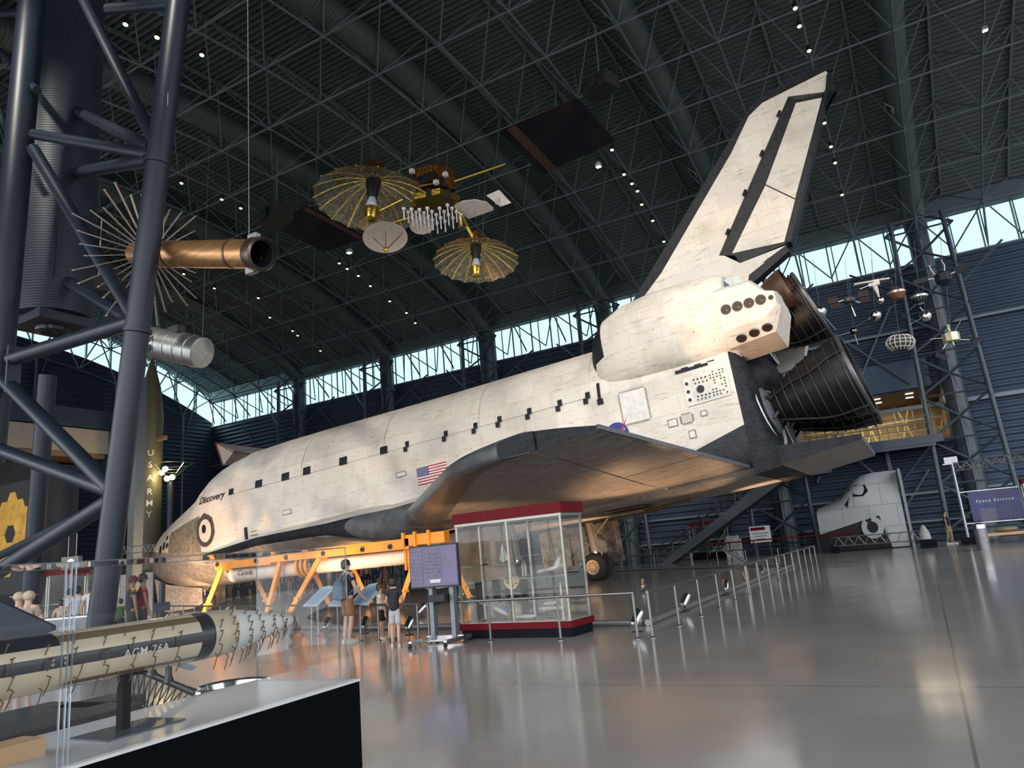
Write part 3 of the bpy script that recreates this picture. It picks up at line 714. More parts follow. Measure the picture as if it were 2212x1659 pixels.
# ================================================================ landing gear of the orbiter
def zl(X, zw): return (zw-(X-XG)*IN*math.sin(PITCH))/math.cos(PITCH)/IN+ZG   # station height whose world height is zw
rub = mat('tyre_rubber', (.012, .012, .013), .75, bump=.2); rimm = mat('cream_wheel', (.50, .40, .24), .45); gm = mat('gear_white', (.24, .22, .19), .4, .3); chrome = mat('chrome', (.7, .7, .72), .15, 1.)
gdoor = mat('door_liner', (.17, .16, .145), .35, .45, .5, 3.5)
def wheel(parent, X, Y, r, w, rr, zw, face):
    c = S(X, Y, zl(X, zw)); a = V((0, 1, 0))
    t = M(); n = 12; pr = []
    for k in range(n+1):
        th = math.pi*k/n; pr.append((-w/2*math.cos(th), rr+(r-rr)*(abs(math.sin(th))**.45)))
    t.lathe(pr, c, a, 40); ty_ = obj('tyre', t, rub, parent, ang=60)
    h = M()
    for sg in (-1, 1): h.lathe([(sg*w*.36, rr*1.04), (sg*w*.44, rr*1.0), (sg*w*.42, rr*.82), (sg*w*.30, rr*.74), (sg*w*.27, rr*.36), (sg*w*.38, rr*.30), (sg*w*.40, .005)], c, a, 32)
    hb = obj('wheel_rim', h, rimm, ty_, ang=35)
    d = M()
    for k in range(9):
        th = 2*math.pi*k/9
        for q, s_ in ((.64, .085), (.49, .05)):
            th2 = th+(.35 if q < .6 else 0)
            p = c+V((math.cos(th2)*rr*q*1.0, face*(w*.30), math.sin(th2)*rr*q)); d.lathe([(-.01, rr*s_), (.02, rr*s_)], p, (0, 1, 0), 8, True)
    o = obj('cooling_hole', d, blk, hb); o['kind'] = 'stuff'
    return ty_
def main_gear(sg):
    g = thing('main_landing_gear', None, None); g.parent = SH
    X = 1172; Y = sg*136
    for k in (-1, 1): wheel(g, X, Y+k*14, .57, .40, .30, .57, -1)
    b = lambda x, y, z: S(X+x, Y+y, zl(X, z))
    q = M(); q.tube(b(0, -14, .57), b(0, 14, .57), .09, n=12); q.tube(b(0, 0, .57), b(0, 0, 1.35), .10, n=14); obj('axle', q, chrome, g)
    q = M(); q.tube(b(0, 0, 1.2), b(-4, 0, 2.6), .17, n=16); q.tube(b(0, 0, 1.2), b(0, 0, 1.32), .2, n=16); obj('main_strut', q, gm, g)
    q = M(); q.tube(b(0, 0, 1.3), b(-58, -sg*4, 2.6), .07, n=10); q.tube(b(0, 0, 1.75), b(44, -sg*10, 2.6), .05, n=10); obj('drag_brace', q, gm, g)
    q = M(); q.path([b(5, 0, .8), b(12, 0, 1.05), b(5, 0, 1.35)], .045, 8); q.path([b(3, -4, .7), b(9, -6, 1.5), b(6, -6, 2.5)], .02, 6); obj('torque_link', q, gm, g)
    # the door hangs outboard, liner facing the wheels
    d = M(); Yd = sg*176
    o_ = -14 if sg < 0 else 0; pts = [(1052+o_, 266), (1206+o_, 266), (1206+o_, 198), (1070+o_, 198), (1052+o_, 206)]
    d.prism([S(x, Yd, z) for x, z in pts], (0, sg*.07, 0)); d.mi = [0 if sg > 0 else 0, 1]+[0]*5
    if sg < 0: d.mi = [0, 1]+[0]*5
    dd = obj('gear_door', d, [gdoor, mat('gear_door_tile', (.10, .075, .06), .5, var=.5, scale=2.5)], g, smooth=False)
    rb = M()
    for x in (1075, 1110, 1145, 1180): rb.box(S(x, Yd-sg*2.5, 232), (.06, .08, 1.5))
    rb.box(S(1130, Yd-sg*2.5, 250), (3.3, .08, .06)); rb.box(S(1130, Yd-sg*2.5, 215), (3.3, .08, .06)); obj('door_stiffener', rb, gm, dd, smooth=False)
    q = M(); q.box(S(1130, sg*136, 267.5), (3.7, 1.7, .03)); obj('wheel_well', q, mat('well_dark', (.03, .03, .028), .7), g, smooth=False)
    return g
for sg in (-1, 1): main_gear(sg)
ng = thing('nose_landing_gear', None, None); ng.parent = SH
for k in (-1, 1): wheel(ng, 377, k*9.5, .41, .22, .20, .41, -1)
b = lambda x, y, z: S(377+x, y, zl(377, z))
q = M(); q.tube(b(0, -10, .41), b(0, 10, .41), .05, n=10); q.tube(b(0, 0, .41), b(0, 0, 1.0), .07, n=12); obj('axle', q, chrome, ng)
q = M(); q.tube(b(0, 0, .9), b(-3, 0, 1.75), .11, n=14); obj('main_strut', q, gm, ng)
q = M(); q.tube(b(0, 3, 1.0), b(40, 6, 1.7), .045, n=8); q.tube(b(0, -3, 1.0), b(40, -6, 1.7), .045, n=8); q.tube(b(2, 0, .95), b(26, 0, 1.3), .05, n=8); obj('drag_brace', q, gm, ng)
q = M(); q.path([b(-5, 0, .55), b(-13, 0, .85), b(-5, 0, 1.1)], .04, 8); obj('torque_link', q, gm, ng)
for sg in (-1, 1):
    d = M()
    pts = [(262, 302), (300, 287), (372, 273), (404, 268), (404, 238), (380, 232), (300, 232), (272, 240)]
    d.prism([S(x, sg*26, z) for x, z in pts], (0, sg*.05, 0)); d.mi = [0, 1]+[0]*len(pts)
    obj('gear_door', d, [gdoor, mat('nose_door_tile', (.30, .27, .25), .5, var=.35, scale=4., stretch=(1, 1, 2))], ng, smooth=False)
# open umbilical door under the aft belly
ud = thing('umbilical_door', None, None); ud.parent = SH
q = M(); q.box(S(1310, -40, 264), (1.5, 1.1, .03)); q.box(S(1310, -40, 258), (1.3, .9, .05)); obj('door_plate', q, mat('yellow_primer', (.10, .07, .02), .4, .3), ud, smooth=False)
q = M()
for y in (-52, -40, -28): q.tube(S(1280, y, 257), S(1345, y, 257), .03, n=6)
for x in (1285, 1305, 1325): q.tube(S(x, -58, 257), S(x, -22, 257), .03, n=6)
q.tube(S(1330, -42, 258), S(1395, -44, 262), .05, n=8); q.ball(S(1396, -44, 262), .08, 8); obj('umbilical_fitting', q, mat('yellow_metal', (.16, .10, .03), .35, .6), ud)
# ================================================================ ducts, towers, lamps and panels of the hall
ductm = ribbed('spiral_duct', (.075, .105, .105), 1, 5.5, .42, .004)
ductv = ribbed('spiral_duct_upright', (.075, .105, .11), 2, 5.5, .42, .02)
grille = mat('grille_metal', (.35, .37, .36), .4, .3)
DX = [2.75, -7.3, -17.3, -27.2, -37., -47.]
DL = ['rightmost round spiral duct arching under the roof, right of the tail fin', 'round spiral duct arching down behind the tail fin', 'round spiral duct arching past the gold umbrella antennas to the tail pod',
      'round spiral duct that drops behind the middle of the payload doors', 'round spiral duct passing behind the copper telescope tube', 'round spiral duct nearest the glazed end wall']
def duct_z(Y): return roof(Y)-1.25
for x, lb in zip(DX, DL):
    d = thing('air_duct', lb, 'air duct', (x, 47, 0), group='round spiral air ducts')
    m = M(); ys = [46.9-i*2. for i in range(30)]; r = .62
    m.path([(0, 0, duct_z(46.9)-1.0), (0, -.1, duct_z(46.9)-.4)]+[(0, y-47, duct_z(y)) for y in ys if y < 46.6 and y > -8], r, 20); obj('duct_run', m, ductm, d)
    v = M(); v.tube((0, 0, 0), (0, 0, duct_z(46.9)-.9), r*.92, n=20); obj('riser', v, mat('duct_riser_paint', (.042, .066, .078), .4, .0, .15, 1.2), d)
    for k in range(8):
        y = 43-k*6.2; m = M(); m.lathe([(-.06, r+.01), (-.05, r+.05), (.05, r+.05), (.06, r+.01)], (0, y-47, duct_z(y)), (0, 1, (duct_z(y+.5)-duct_z(y-.5))), 20); obj('collar', m, ductm, d)
    for k in range(3):
        y = 38.5-k*12.; c = V((0, y-47, duct_z(y))); n_ = V((-.75, -.15, -.65)).normalized(); u = V((0, 1, 0)); w_ = n_.cross(u).normalized()
        m = M(); mt = Matrix((u, w_, n_)).transposed(); m.box(c+n_*.63, (.85, .5, .05), mtx=mt); g = obj('air_grille', m, grille, d, smooth=False)
        for s_ in (-1, 1):
            m = M(); m.lathe([(0, .15), (.03, .12), (.031, .01)], c+n_*.655+u*(s_*.2), n_, 12); obj('louvre', m, blk, g)
towerm = mat('tower_steel', (.038, .056, .078), .42, .0, .15, 2.)
# lattice towers that stand in front of the back wall at each riser
TL = ['lattice steel tower by the opening on the right of the back wall', 'lattice steel tower on the back wall behind the stairs', 'lattice steel tower on the back wall seen under the shuttle wing',
      'lattice steel tower rising behind the payload doors beside a duct', 'lattice steel tower rising behind the forward fuselage beside a duct', 'lattice steel tower on the back wall nearest its left corner']
for x, lb in zip(DX, TL):
    t = thing('lattice_tower', lb, 'steel tower', (x, 45.6, 0), group='lattice towers along the back wall')
    w = 1.75
    for s_ in (-1, 1):
        m = M(); m.tube((s_*w, 0, 0), (s_*w*.75, .1, roof(45.6)-2.5), .13, n=10); obj('post', m, towerm, t)
    m = M(); z = .6; k = 0
    while z < 17.5:
        a, b = (-w if k % 2 else w), (w if k % 2 else -w); m.tube((a, 0, z), (0, .65, z+1.2), .07, n=6); m.tube((0, .65, z+1.2), (b, 0, z), .07, n=6); m.tube((a, 0, z), (b, 0, z), .055, n=6); z += 2.4; k += 1
        m.tube((-w*.97, 0, z), (0, .65, z-1.2), .07, n=6); m.tube((w*.97, 0, z), (0, .65, z-1.2), .07, n=6)
    obj('lacing', m, towerm, t); m = M(); m.tube((0, .7, 0), (0, .7, 17), .1, n=8); obj('rear_post', m, towerm, t)
    for s_ in (-1, 1): m = M(); m.tube((s_*w*.8, .2, 13.8), (s_*(w+2.2), 1.6, ZB), .07, n=6); obj('knee_brace', m, towerm, t)
# wind braces and girts on the back wall
m = M()
for i in range(7):
    x0 = 2.75-i*10.05
    for a, b in (((x0-2.2, 13.8), (x0-8, 4)), ((x0-2, 9), (x0-8, 15.6)), ((x0-2, 4), (x0-5, 0.2))): m.tube((a[0], 47.75, a[1]), (b[0], 47.75, b[1]), .07, n=6)
struct('trim_41', m, steel)
m = M()
for z, w in ((7.6, .22), (1.15, .10), (2.7, .10), (12.2, .14)):
    m.box((-19, 47.72, z), (82, .12, w))
struct('trim_42', m, mat('wall_rail', (.16, .20, .24), .4), smooth=False)
# small warm spot lamps clamped to the frame
lampw = mat('lamp_glow', (.9, .8, .6), .4, emit=(1, .66, .32), es=3.5)
def ceiling_spot(x, y, z, lb):
    t = thing('ceiling_spotlight', lb, 'spotlight', (x, y, z), group='small spotlights clamped to the roof frame')
    m = M(); m.lathe([(0, .07), (.05, .09), (.26, .10), (.3, .04)], (0, 0, 0), (0, .2, 1), 12, True); m.tube((0, .05, .25), (0, .08, .55), .02, n=6); obj('housing', m, blk, t)
    m = M(); m.lathe([(-.02, .03), (-.012, .085), (0, .09)], (0, 0, 0), (0, .2, 1), 12, True); obj('lens', m, lampw, t); return t
SPL = [(1718, 18, 'above the tail fin tip near the top edge'), (1727, 57, 'above the tail fin tip, next below the topmost'), (1748, 110, 'just above the tail fin tip'), (1781, 266, 'right of the rudder, topmost of its string'), (1795, 317, 'right of the rudder, second of its string'), (1804, 352, 'right of the rudder, third of its string'), (1819, 421, 'right of the rudder at the foot of its string'),
       (1322, 324, 'at the corner of the starry ceiling panel'), (1348, 377, 'next along the arch from the starry panel corner'), (1365, 397, 'mid string, third from the starry panel'), (1377, 413, 'mid string, fourth from the starry panel'), (1386, 442, 'mid string, fifth from the starry panel'), (1410, 477, 'beside the fin leading edge'), (1434, 522, 'at the foot of the string beside the fin leading edge'),
       (271, 53, 'top left between column braces'), (339, 81, 'top left, right of the slanted brace'), (436, 119, 'right of the slanted steel column top'), (355, 379, 'beside the slanted column'), (392, 396, 'between the column and the hanging cable'), (479, 431, 'above the copper tube, left of the cable'), (520, 450, 'above the copper tube mouth'),
       (733, 569, 'left of the small umbrella antenna, topmost of three'), (750, 581, 'left of the small umbrella antenna, middle of three'), (774, 596, 'left of the small umbrella antenna, lowest of three'), (800, 618, 'below the three beside the umbrella antenna'), (842, 651, 'on the arch behind the big round dish'), (878, 676, 'low on the arch left of the duct bend'), (897, 698, 'lowest on the arch left of the duct bend'),
       (558, 644, 'right of the segmented satellite, upper'), (583, 686, 'right of the segmented satellite, lower'), (632, 715, 'left in the tight cluster above the fuselage'), (643, 725, 'centre of the tight cluster above the fuselage'), (692, 758, 'right end of the cluster above the fuselage'), (463, 623, 'under the copper tube'), (397, 592, 'under the copper tube beside the column')]
for px, py, w_ in SPL:
    # on the lower chord surface of the space frame
    r = ray(px, py); t = 8.
    while True:
        p = CC+r*t
        if p.z >= roof(p.y)-2.9 or t > 75: break
        t += .05
    ceiling_spot(p.x, p.y, p.z, 'small warm spotlight %s' % w_)
# two flat starry panels and black projector boxes hung under the roof
starm, n, l, b = nodes('star_panel')
tc = n.new('ShaderNodeTexCoord'); vo = n.new('ShaderNodeTexVoronoi'); vo.inputs['Scale'].default_value = 5; l.new(tc.outputs['Object'], vo.inputs['Vector'])
st = math_n(n, l, 'LESS_THAN', vo.outputs['Distance'], .11); nz = n.new('ShaderNodeTexNoise'); nz.inputs['Scale'].default_value = .5; l.new(tc.outputs['Object'], nz.inputs['Vector'])
bgc = n.new('ShaderNodeValToRGB'); bgc.color_ramp.elements[0].position = .4; bgc.color_ramp.elements[0].color = (.006, .006, .014, 1); bgc.color_ramp.elements[1].position = .75; bgc.color_ramp.elements[1].color = (.035, .018, .022, 1); l.new(nz.outputs['Fac'], bgc.inputs[0])
l.new(mixc(n, l, math_n(n, l, 'MULTIPLY', st, nz.outputs['Fac']), bgc.outputs[0], (.5, .45, .45)), b.inputs['Base Color']); b.inputs['Roughness'].default_value = .5
def panel(corners, lb, band):
    z = 20.6; c = [atz(px, py, z) for px, py in corners]
    o = thing('star_panel', lb, 'ceiling panel', tuple(c[0]), group='starry panels hung under the roof')
    m = M(); m.prism([p-c[0] for p in c], (0, 0, .06)); obj('panel_sheet', m, starm, o, smooth=False)
    m = M(); q = [c[0]*(1-f)+c[1]*f-c[0]-V((0, 0, .01)) for f in band]+[c[3]*(1-f)+c[2]*f-c[0]-V((0, 0, .01)) for f in band[::-1]]; m.prism(q, (0, 0, -.02)); obj('brown_band', m, mat('brown_band', (.10, .055, .04), .6), o, smooth=False)
    for k in range(5): m = M(); m.tube(c[0].lerp(c[1], k/4)-c[0], c[0].lerp(c[1], k/4)-c[0]+V((0, 0, 1.6)), .015, n=5); obj('hanger_wire', m, steel, o)
panel([(1078, 285), (1248, 213), (1330, 305), (1170, 377)], 'dark starry ceiling panel right of the gold satellite', (.10, .22))
panel([(570, 478), (668, 447), (790, 512), (700, 545)], 'dark starry ceiling panel behind the big umbrella antenna', (.86, .97))
def projector(px, py, D, s_, lb):
    p = atd(px, py, D); o = thing('projector_box', lb, 'projector', tuple(p), R(-20))
    m = M(); m.box((0, 0, 0), (1.25*s_, .9*s_, .62*s_)); obj('casing', m, blk, o, smooth=False)
    m = M(); m.lathe([(0, .2*s_), (.1, .24*s_), (.12, .1*s_)], (0, -.45*s_, 0), (0, -1, 0), 16, True); obj('lens', m, dark, o)
    m = M(); m.tube((0, 0, .3), (.1, 0, 2.6), .03, n=6); obj('hanger', m, steel, o)
projector(1297, 186, 27, .9, 'black projector box hanging above the starry panel'); projector(598, 466, 30, 1., 'black projector box hanging beside the copper tube mouth'); projector(212, 622, 26, .8, 'black projector box hanging left of the slanted column')
for px, py, D, lb in ((1293, 357, 30, 'small white floodlight below the starry panel'), (2127, 63, 30, 'small white floodlight at the upper right'), (755, 543, 32, 'small white floodlight left of the round dish')):
    p = atd(px, py, D); o = thing('floodlight', lb, 'floodlight', tuple(p)); m = M(); m.box((0, 0, 0), (.22, .2, .16)); m.box((0, 0, .12), (.05, .05, .1)); obj('housing', m, grille, o, smooth=False)
    m = M(); m.box((0, -.03, -.09), (.18, .16, .02)); obj('lens', m, mat('white_glow', (.9, .9, .85), .4, emit=(1, .97, .85), es=5.), o, smooth=False)
# ================================================================ exhibits round the shuttle
yel = mat('safety_yellow', (.75, .27, .008), .42, var=.12, scale=3.); yel_d = mat('yellow_dark', (.45, .22, .02), .5)
steelb = mat('brushed_steel', (.42, .42, .43), .28, .9, .1, 20.); armw = mat('arm_blanket', (.66, .60, .54), .6, var=.08, scale=4., bump=.3)
# --- white robot arm hung in its yellow transport frame
def PF(px, py, Y=19.): return aty(px, py, Y)
F0 = V((-18., 19.6, 0))
fr = thing('transport_frame', 'yellow steel transport frame on legs holding the white robot arm under the shuttle', 'frame', tuple(F0))
L_ = lambda p: V(p)-F0
a, b_, c, d = PF(470, 1224, 19.), PF(605, 1207, 19.), PF(885, 1180, 19.), PF(967, 1160, 19.)
bz = 1.98
def fx(px): return PF(px, 1200, 19.).x
m = M(); m.box(L_(((fx(470)+fx(590))/2, 19., 1.93)), (fx(590)-fx(470), .26, .27)); obj('main_beam', m, yel, fr, smooth=False)
m = M(); m.box(L_(((fx(590)+fx(890))/2, 19., 2.02)), (fx(890)-fx(590), .3, .32)); obj('main_beam', m, yel, fr, smooth=False)
m = M(); m.box(L_(((fx(880)+fx(968))/2, 19., 2.12)), (fx(968)-fx(880), .3, .34)); obj('main_beam', m, yel, fr, smooth=False)
for px in (880, 905, 935): m = M(); m.box(L_((fx(px), 18.84, 2.14)), (.09, .1, .46)); obj('clamp_plate', m, yel, fr, smooth=False)
for px in (477, 560, 625, 705, 790, 850):
    m = M(); m.lathe([(0, .09), (.03, .08), (.031, .04), (.0, .03)], L_((fx(px), 18.84, 1.98)), (0, -1, 0), 14, True); obj('lifting_eye', m, dark, fr)
def leg(xt, xb, yt, yb, zt=1.85):
    m = M(); m.beam(L_((xt, yt, zt)), L_((xb, yb, .16)), .15, .15); lg = obj('leg', m, yel, fr, smooth=False)
    m = M(); m.box(L_(V((xt, yt, zt)).lerp(V((xb, yb, .16)), .75)), (.2, .2, .08)); obj('leg_collar', m, yel, lg, smooth=False)
    m = M(); m.lathe([(-.04, .09), (.04, .09)], L_((xb+.04, yb, .09)), (1, 0, 0), 14, True); obj('caster', m, mat('caster_rubber', (.10, .06, .04), .6), lg)
    m = M(); m.box(L_((xb, yb, .2)), (.16, .16, .06)); obj('foot_plate', m, yel_d, lg, smooth=False)
for xt, dxb in ((fx(480), -.55), (fx(606), -.25), (fx(690), -1.0), (fx(905), -.55)):
    leg(xt, xt+dxb, 19., 18.6); leg(xt+.35, xt+.75, 20.2, 20.6, 1.5)
    m = M(); m.beam(L_((xt, 19, 1.86)), L_((xt+.35, 20.25, 1.5)), .12, .12); obj('cross_arm', m, yel, fr, smooth=False)
m = M()
for px in (640, 650, 660): m.lathe([(-.05, .36), (-.05, .42), (.05, .42), (.05, .36)], L_((fx(px), 19.35, 1.66)), (1, 0, 0), 20)
obj('arm_cradle', m, yel, fr)
m = M()
for px in (873, 880): m.box(L_((fx(px), 19.3, 1.6)), (.08, .5, .8))
obj('arm_cradle', m, yel, fr, smooth=False)
A0 = V((fx(485), 19.45, 1.56)); A1 = V((fx(925), 19.45, 1.66))
ar = thing('robot_arm', 'white padded robot arm with a wordmark, held under the yellow frame', 'robot arm', tuple(A0))
def arm_tube(px0, px1, r, nm):
    m = M(); x0, x1 = fx(px0), fx(px1); n_ = 14
    m.path([(x0-A0.x+(x1-x0)*k/n_, 0, .10*(x0-A0.x+(x1-x0)*k/n_)/(A1.x-A0.x)) for k in range(n_+1)], [r*(1+.03*math.sin(k*2.3)) for k in range(n_+1)], 24); return obj(nm, m, armw, ar, ang=50)
arm_tube(484, 632, .27, 'upper_boom'); arm_tube(668, 868, .26, 'lower_boom'); arm_tube(870, 925, .34, 'wrist_joint')
m = M(); m.tube((fx(630)-A0.x, 0, .03), (fx(672)-A0.x, 0, .05), .2, n=16); m.lathe([(-.03, .2), (0, .27), (.03, .2)], (fx(648)-A0.x, -.22, .02), (0, -1, 0), 18, True); m.ball((fx(655)-A0.x, -.15, -.15), .14, 10); obj('elbow_joint', m, mat('joint_metal', (.20, .17, .15), .4, .5), ar)
m = M(); m.ball((fx(898)-A0.x, -.3, .12), .25, 12, (1, .6, 1)); m.ball((fx(915)-A0.x, -.26, .0), .2, 12); obj('wrist_cover', m, armw, ar)
t = text_mesh('Canada', .27, align='LEFT'); x0 = fx(505)-A0.x
t.v = [(x0+p[0]*1.0, -math.sqrt(max(.0, .285**2-(p[1]-.04)**2)), p[1]-.04) for p in t.v]; obj('wordmark', t, mat('wordmark_brown', (.10, .05, .03), .6), ar, smooth=False)
fX_ = x0+.98
m = M(); m.box((fX_, -.255, .17), (.09, .012, .05)); obj('wordmark_flag', m, mat('flag_red', (1,)*3), ar, smooth=False)
# --- large screen on a stand
tv = thing('television', 'large flat screen showing a purple cockpit panel picture on a wheeled stand', 'screen', tuple(atz(935, 1362)))
T0 = V(tv.location)
q = [atd(886, 1182, 13.3), atd(990, 1172, 12.9), atd(992, 1266, 12.9), atd(889, 1270, 13.3)]
ux = (q[1]-q[0]); ux.z = 0; W_ = ux.length; ux.normalize(); Hh = ((q[0]-q[3]).length+(q[1]-q[2]).length)/2*.985
cen = (q[0]+q[1]+q[2]+q[3])/4; nrm = V((ux.y, -ux.x, 0)); mt = Matrix((ux, -nrm, V((0, 0, 1)))).transposed()
m = M(); m.box(cen-T0, (W_, .06, Hh), mtx=mt); obj('screen_casing', m, blk, tv, smooth=False)
scr, n, l, b = nodes('screen_picture')
em_ = b; tc = n.new('ShaderNodeTexCoord'); sp = n.new('ShaderNodeSeparateXYZ'); l.new(tc.outputs['Object'], sp.inputs[0])
nz = n.new('ShaderNodeTexNoise'); nz.inputs['Scale'].default_value = 5; l.new(tc.outputs['Object'], nz.inputs['Vector'])
cc = mixc(n, l, nz.outputs['Fac'], (.06, .052, .10), (.13, .11, .19)); l.new(cc, b.inputs['Base Color']); l.new(cc, b.inputs['Emission Color']); b.inputs['Emission Strength'].default_value = .10; b.inputs['Roughness'].default_value = .15
m = M(); so = cen-T0+nrm*.034; m.box(so, (W_*.965, .004, Hh*.93), mtx=mt); sc_o = obj('screen_image', m, scr, tv, smooth=False)
def scr_box(u, v, w, h, m): m.box(so+nrm*.003+ux*(u*W_)+V((0, 0, v*Hh)), (w*W_, .002, h*Hh), mtx=mt)
m = M(); random.seed(8)
for r_ in range(9):
    for c_ in range(5):
        if random.random() < .7: scr_box(-.44+c_*.038, .36-r_*.092, .02+.01*random.random(), .02, m)
for r_ in range(7):
    for c_ in range(8):
        if random.random() < .75: scr_box(-.16+c_*.045, .28-r_*.085, .028, .026+.012*random.random(), m)
o = obj('switch_pattern', m, mat('screen_dark', (.01, .008, .03), .3, emit=(.02, .015, .05), es=1.), sc_o, smooth=False); o['kind'] = 'stuff'
m = M(); scr_box(-.225, 0, .012, .86, m); obj('panel_edge', m, mat('screen_dark', (1,)*3), sc_o, smooth=False); m = M(); m.prism([so+nrm*.003+ux*(u*W_)+V((0, 0, v*Hh)) for u, v in ((.47, .40), (.30, .40), (.13, -.42), (.47, -.42))], nrm*.001); obj('panel_pattern', m, mat('screen_violet', (.09, .075, .15), .3, emit=(.17, .12, .34), es=.12), sc_o, smooth=False)
m = M(); scr_box(.02, -.33, .22, .02, m); scr_box(.02, -.37, .2, .02, m); obj('caption_lines', m, mat('screen_white', (.8, .8, .85), .3, emit=(.8, .8, .9), es=.6), sc_o, smooth=False)
bx = lambda u, v, z: ux*u+nrm*v*-1+V((cen.x-T0.x, cen.y-T0.y, z))
m = M()
m.beam(bx(-.15, .12, .06), bx(-.15, .12, 1.5), .13, .08, ux); obj('upright', m, mat('stand_grey', (.14, .16, .18), .4, .4), tv, smooth=False)
m = M(); m.beam(bx(.28, .12, .06), bx(.28, .12, 1.5), .13, .08, ux); obj('upright', m, mat('stand_grey', (1,)*3), tv, smooth=False)
m = M(); m.beam(bx(-.3, .12, .08), bx(.45, .12, .08), .06, .1); m.beam(bx(-.28, -.5, .08), bx(-.28, .4, .08), .06, .07); m.beam(bx(.42, -.5, .08), bx(.42, .4, .08), .06, .07); obj('stand_base', m, steelb, tv, smooth=False)
for u in (-.28, .42):
    for v in (-.5, .4): m = M(); m.lathe([(-.02, .04), (.02, .04)], bx(u, v, .04), tuple(ux), 12, True); obj('caster', m, blk, tv)
m = M(); m.box(bx(.05, .0, .78), (.34, .2, .12), mtx=mt); obj('player_box', m, blk, tv, smooth=False)
# --- tall glass case of spacecraft models
cB = atz(1237.7, 1376.4); cA = atz(998, 1380.5)
ux = (cB-cA); cw = ux.length; ux.normalize(); uy = V((-ux.y, ux.x, 0)); cdp = .78
case = thing('display_case', 'tall glass display case with red top and plinth full of spacecraft models', 'display case', tuple(cA), math.atan2(ux.y, ux.x))
redp = mat('case_red', (.10, .002, .006), .5, spec=.12); blkp = mat('case_black', (.004, .005, .009), .6, spec=.08); alu = mat('case_aluminium', (.36, .34, .30), .4, .5, .05); cgl = glass('case_glass', (.93, .96, .94), .05)
zt = (cB-CC).length*0+2.0
# height of the case from its top corner
pt = aty(1208, 1107, cB.y); zg = pt.z; ptop = aty(1206, 1083, cB.y); ztop = ptop.z
m = M(); m.box((cw/2, cdp/2, .075), (cw-.02, cdp-.02, .15)); obj('plinth', m, blkp, case, smooth=False)
m = M(); m.box((cw/2, cdp/2, .205), (cw+.04, cdp+.04, .11)); obj('base_trim', m, redp, case, smooth=False)
m = M(); m.box((cw/2, cdp/2, .265), (cw-.02, cdp-.02, .012)); obj('deck', m, mat('case_deck', (.42, .40, .36), .5), case, smooth=False)
m = M(); m.box((cw/2, cdp/2, (zg+ztop)/2), (cw+.05, cdp+.05, ztop-zg)); top = obj('canopy', m, redp, case, smooth=False)
m = M(); m.box((cw+.028, cdp*.5, (zg+ztop)/2+.02), (.01, .1, .03)); obj('lock', m, blk, top, smooth=False)
for x, y in ((.03, .03), (cw*.5, .03), (cw-.03, .03), (.03, cdp-.03), (cw*.5, cdp-.03), (cw-.03, cdp-.03)):
    m = M(); m.box((x, y, (zg+.26)/2), (.035, .035, zg-.26)); obj('post', m, alu, case, smooth=False)
m = M(); m.box((cw/2, .02, zg-.02), (cw, .04, .05)); m.box((cw/2, cdp-.02, zg-.02), (cw, .04, .05)); m.box((cw-.02, cdp/2, zg-.02), (.04, cdp-.08, .05)); m.box((.02, cdp/2, zg-.02), (.04, cdp-.08, .05)); obj('top_rail', m, alu, case, smooth=False)
for x0, x1, y0, y1 in ((0, cw, -.004, -.004), (0, cw, cdp+.004, cdp+.004), (-.004, -.004, 0, cdp), (cw+.004, cw+.004, 0, cdp)):
    m = M(); m.add([(x0, y0, .26), (x1, y1, .26), (x1, y1, zg), (x0, y0, zg)], [(0, 1, 2, 3)]); obj('glass_pane', m, cgl, case, smooth=False)
z1, z2 = .26+(zg-.26)*.56, .26+(zg-.26)*.41
for x0, x1, z in ((.05, cw*.5-.03, z1), (cw*.5+.03, cw-.05, z2)):
    m = M(); m.box(((x0+x1)/2, cdp/2, z), (x1-x0, cdp-.12, .012)); obj('shelf', m, glass('shelf_glass', (.75, .9, .85), .12), case, smooth=False)
CM = Matrix.Translation(cA) @ Matrix.Rotation(math.atan2(ux.y, ux.x), 4, 'Z')
mw_ = mat('model_white', (.42, .40, .37), .4); mg_ = mat('model_grey', (.18, .18, .19), .45); wood = mat('model_base_wood', (.09, .05, .03), .4)
def model(nm, lb, cat, x, y, z, rz=0):
    p = CM @ V((x, y, z)); return thing(nm, lb, cat, tuple(p), math.atan2(ux.y, ux.x)+rz)
def plane_body(m, L, r, y=0, z=0): m.path([(-L/2, y, z), (-L*.45, y, z), (-L*.3, y, z), (L*.3, y, z), (L*.45, y, z+.01), (L/2, y, z+r*.5)], [r*.1, r*.65, r, r, r*.6, r*.1], 12)
zd = .272
o = model('airliner_model', 'white carrier airliner model with a small shuttle on its back, right of the case floor', 'model', cw*.76, cdp*.42, zd)
m = M(); plane_body(m, .52, .035, 0, .17); obj('carrier_body', m, mw_, o)
m = M(); m.prism([(-.02, -.28, .16), (.05, -.28, .16), (.14, 0, .16), (.14, .001, .16), (.05, .28, .16), (-.02, .28, .16), (-.03, 0, .16)], (0, 0, .01)); obj('wing', m, mw_, o, smooth=False)
m = M(); plane_body(m, .3, .03, 0, .255); m.prism([(.05, -.12, .24), (.13, -.12, .24), (-.08, 0, .24), (.13, .12, .24), (.05, .12, .24)], (0, 0, .008)); m.prism([(.08, 0, .27), (.15, 0, .36), (.18, 0, .36), (.15, 0, .27)], (0, .006, 0)); obj('small_shuttle', m, mw_, o)
m = M(); m.tube((0, 0, 0), (0, 0, .15), .006, n=6); m.box((0, 0, .01), (.3, .12, .02)); obj('model_stand', m, wood, o)
o = model('spaceplane_model', 'white tilted spaceplane model on a wooden base, left of the case floor', 'model', cw*.24, cdp*.4, zd)
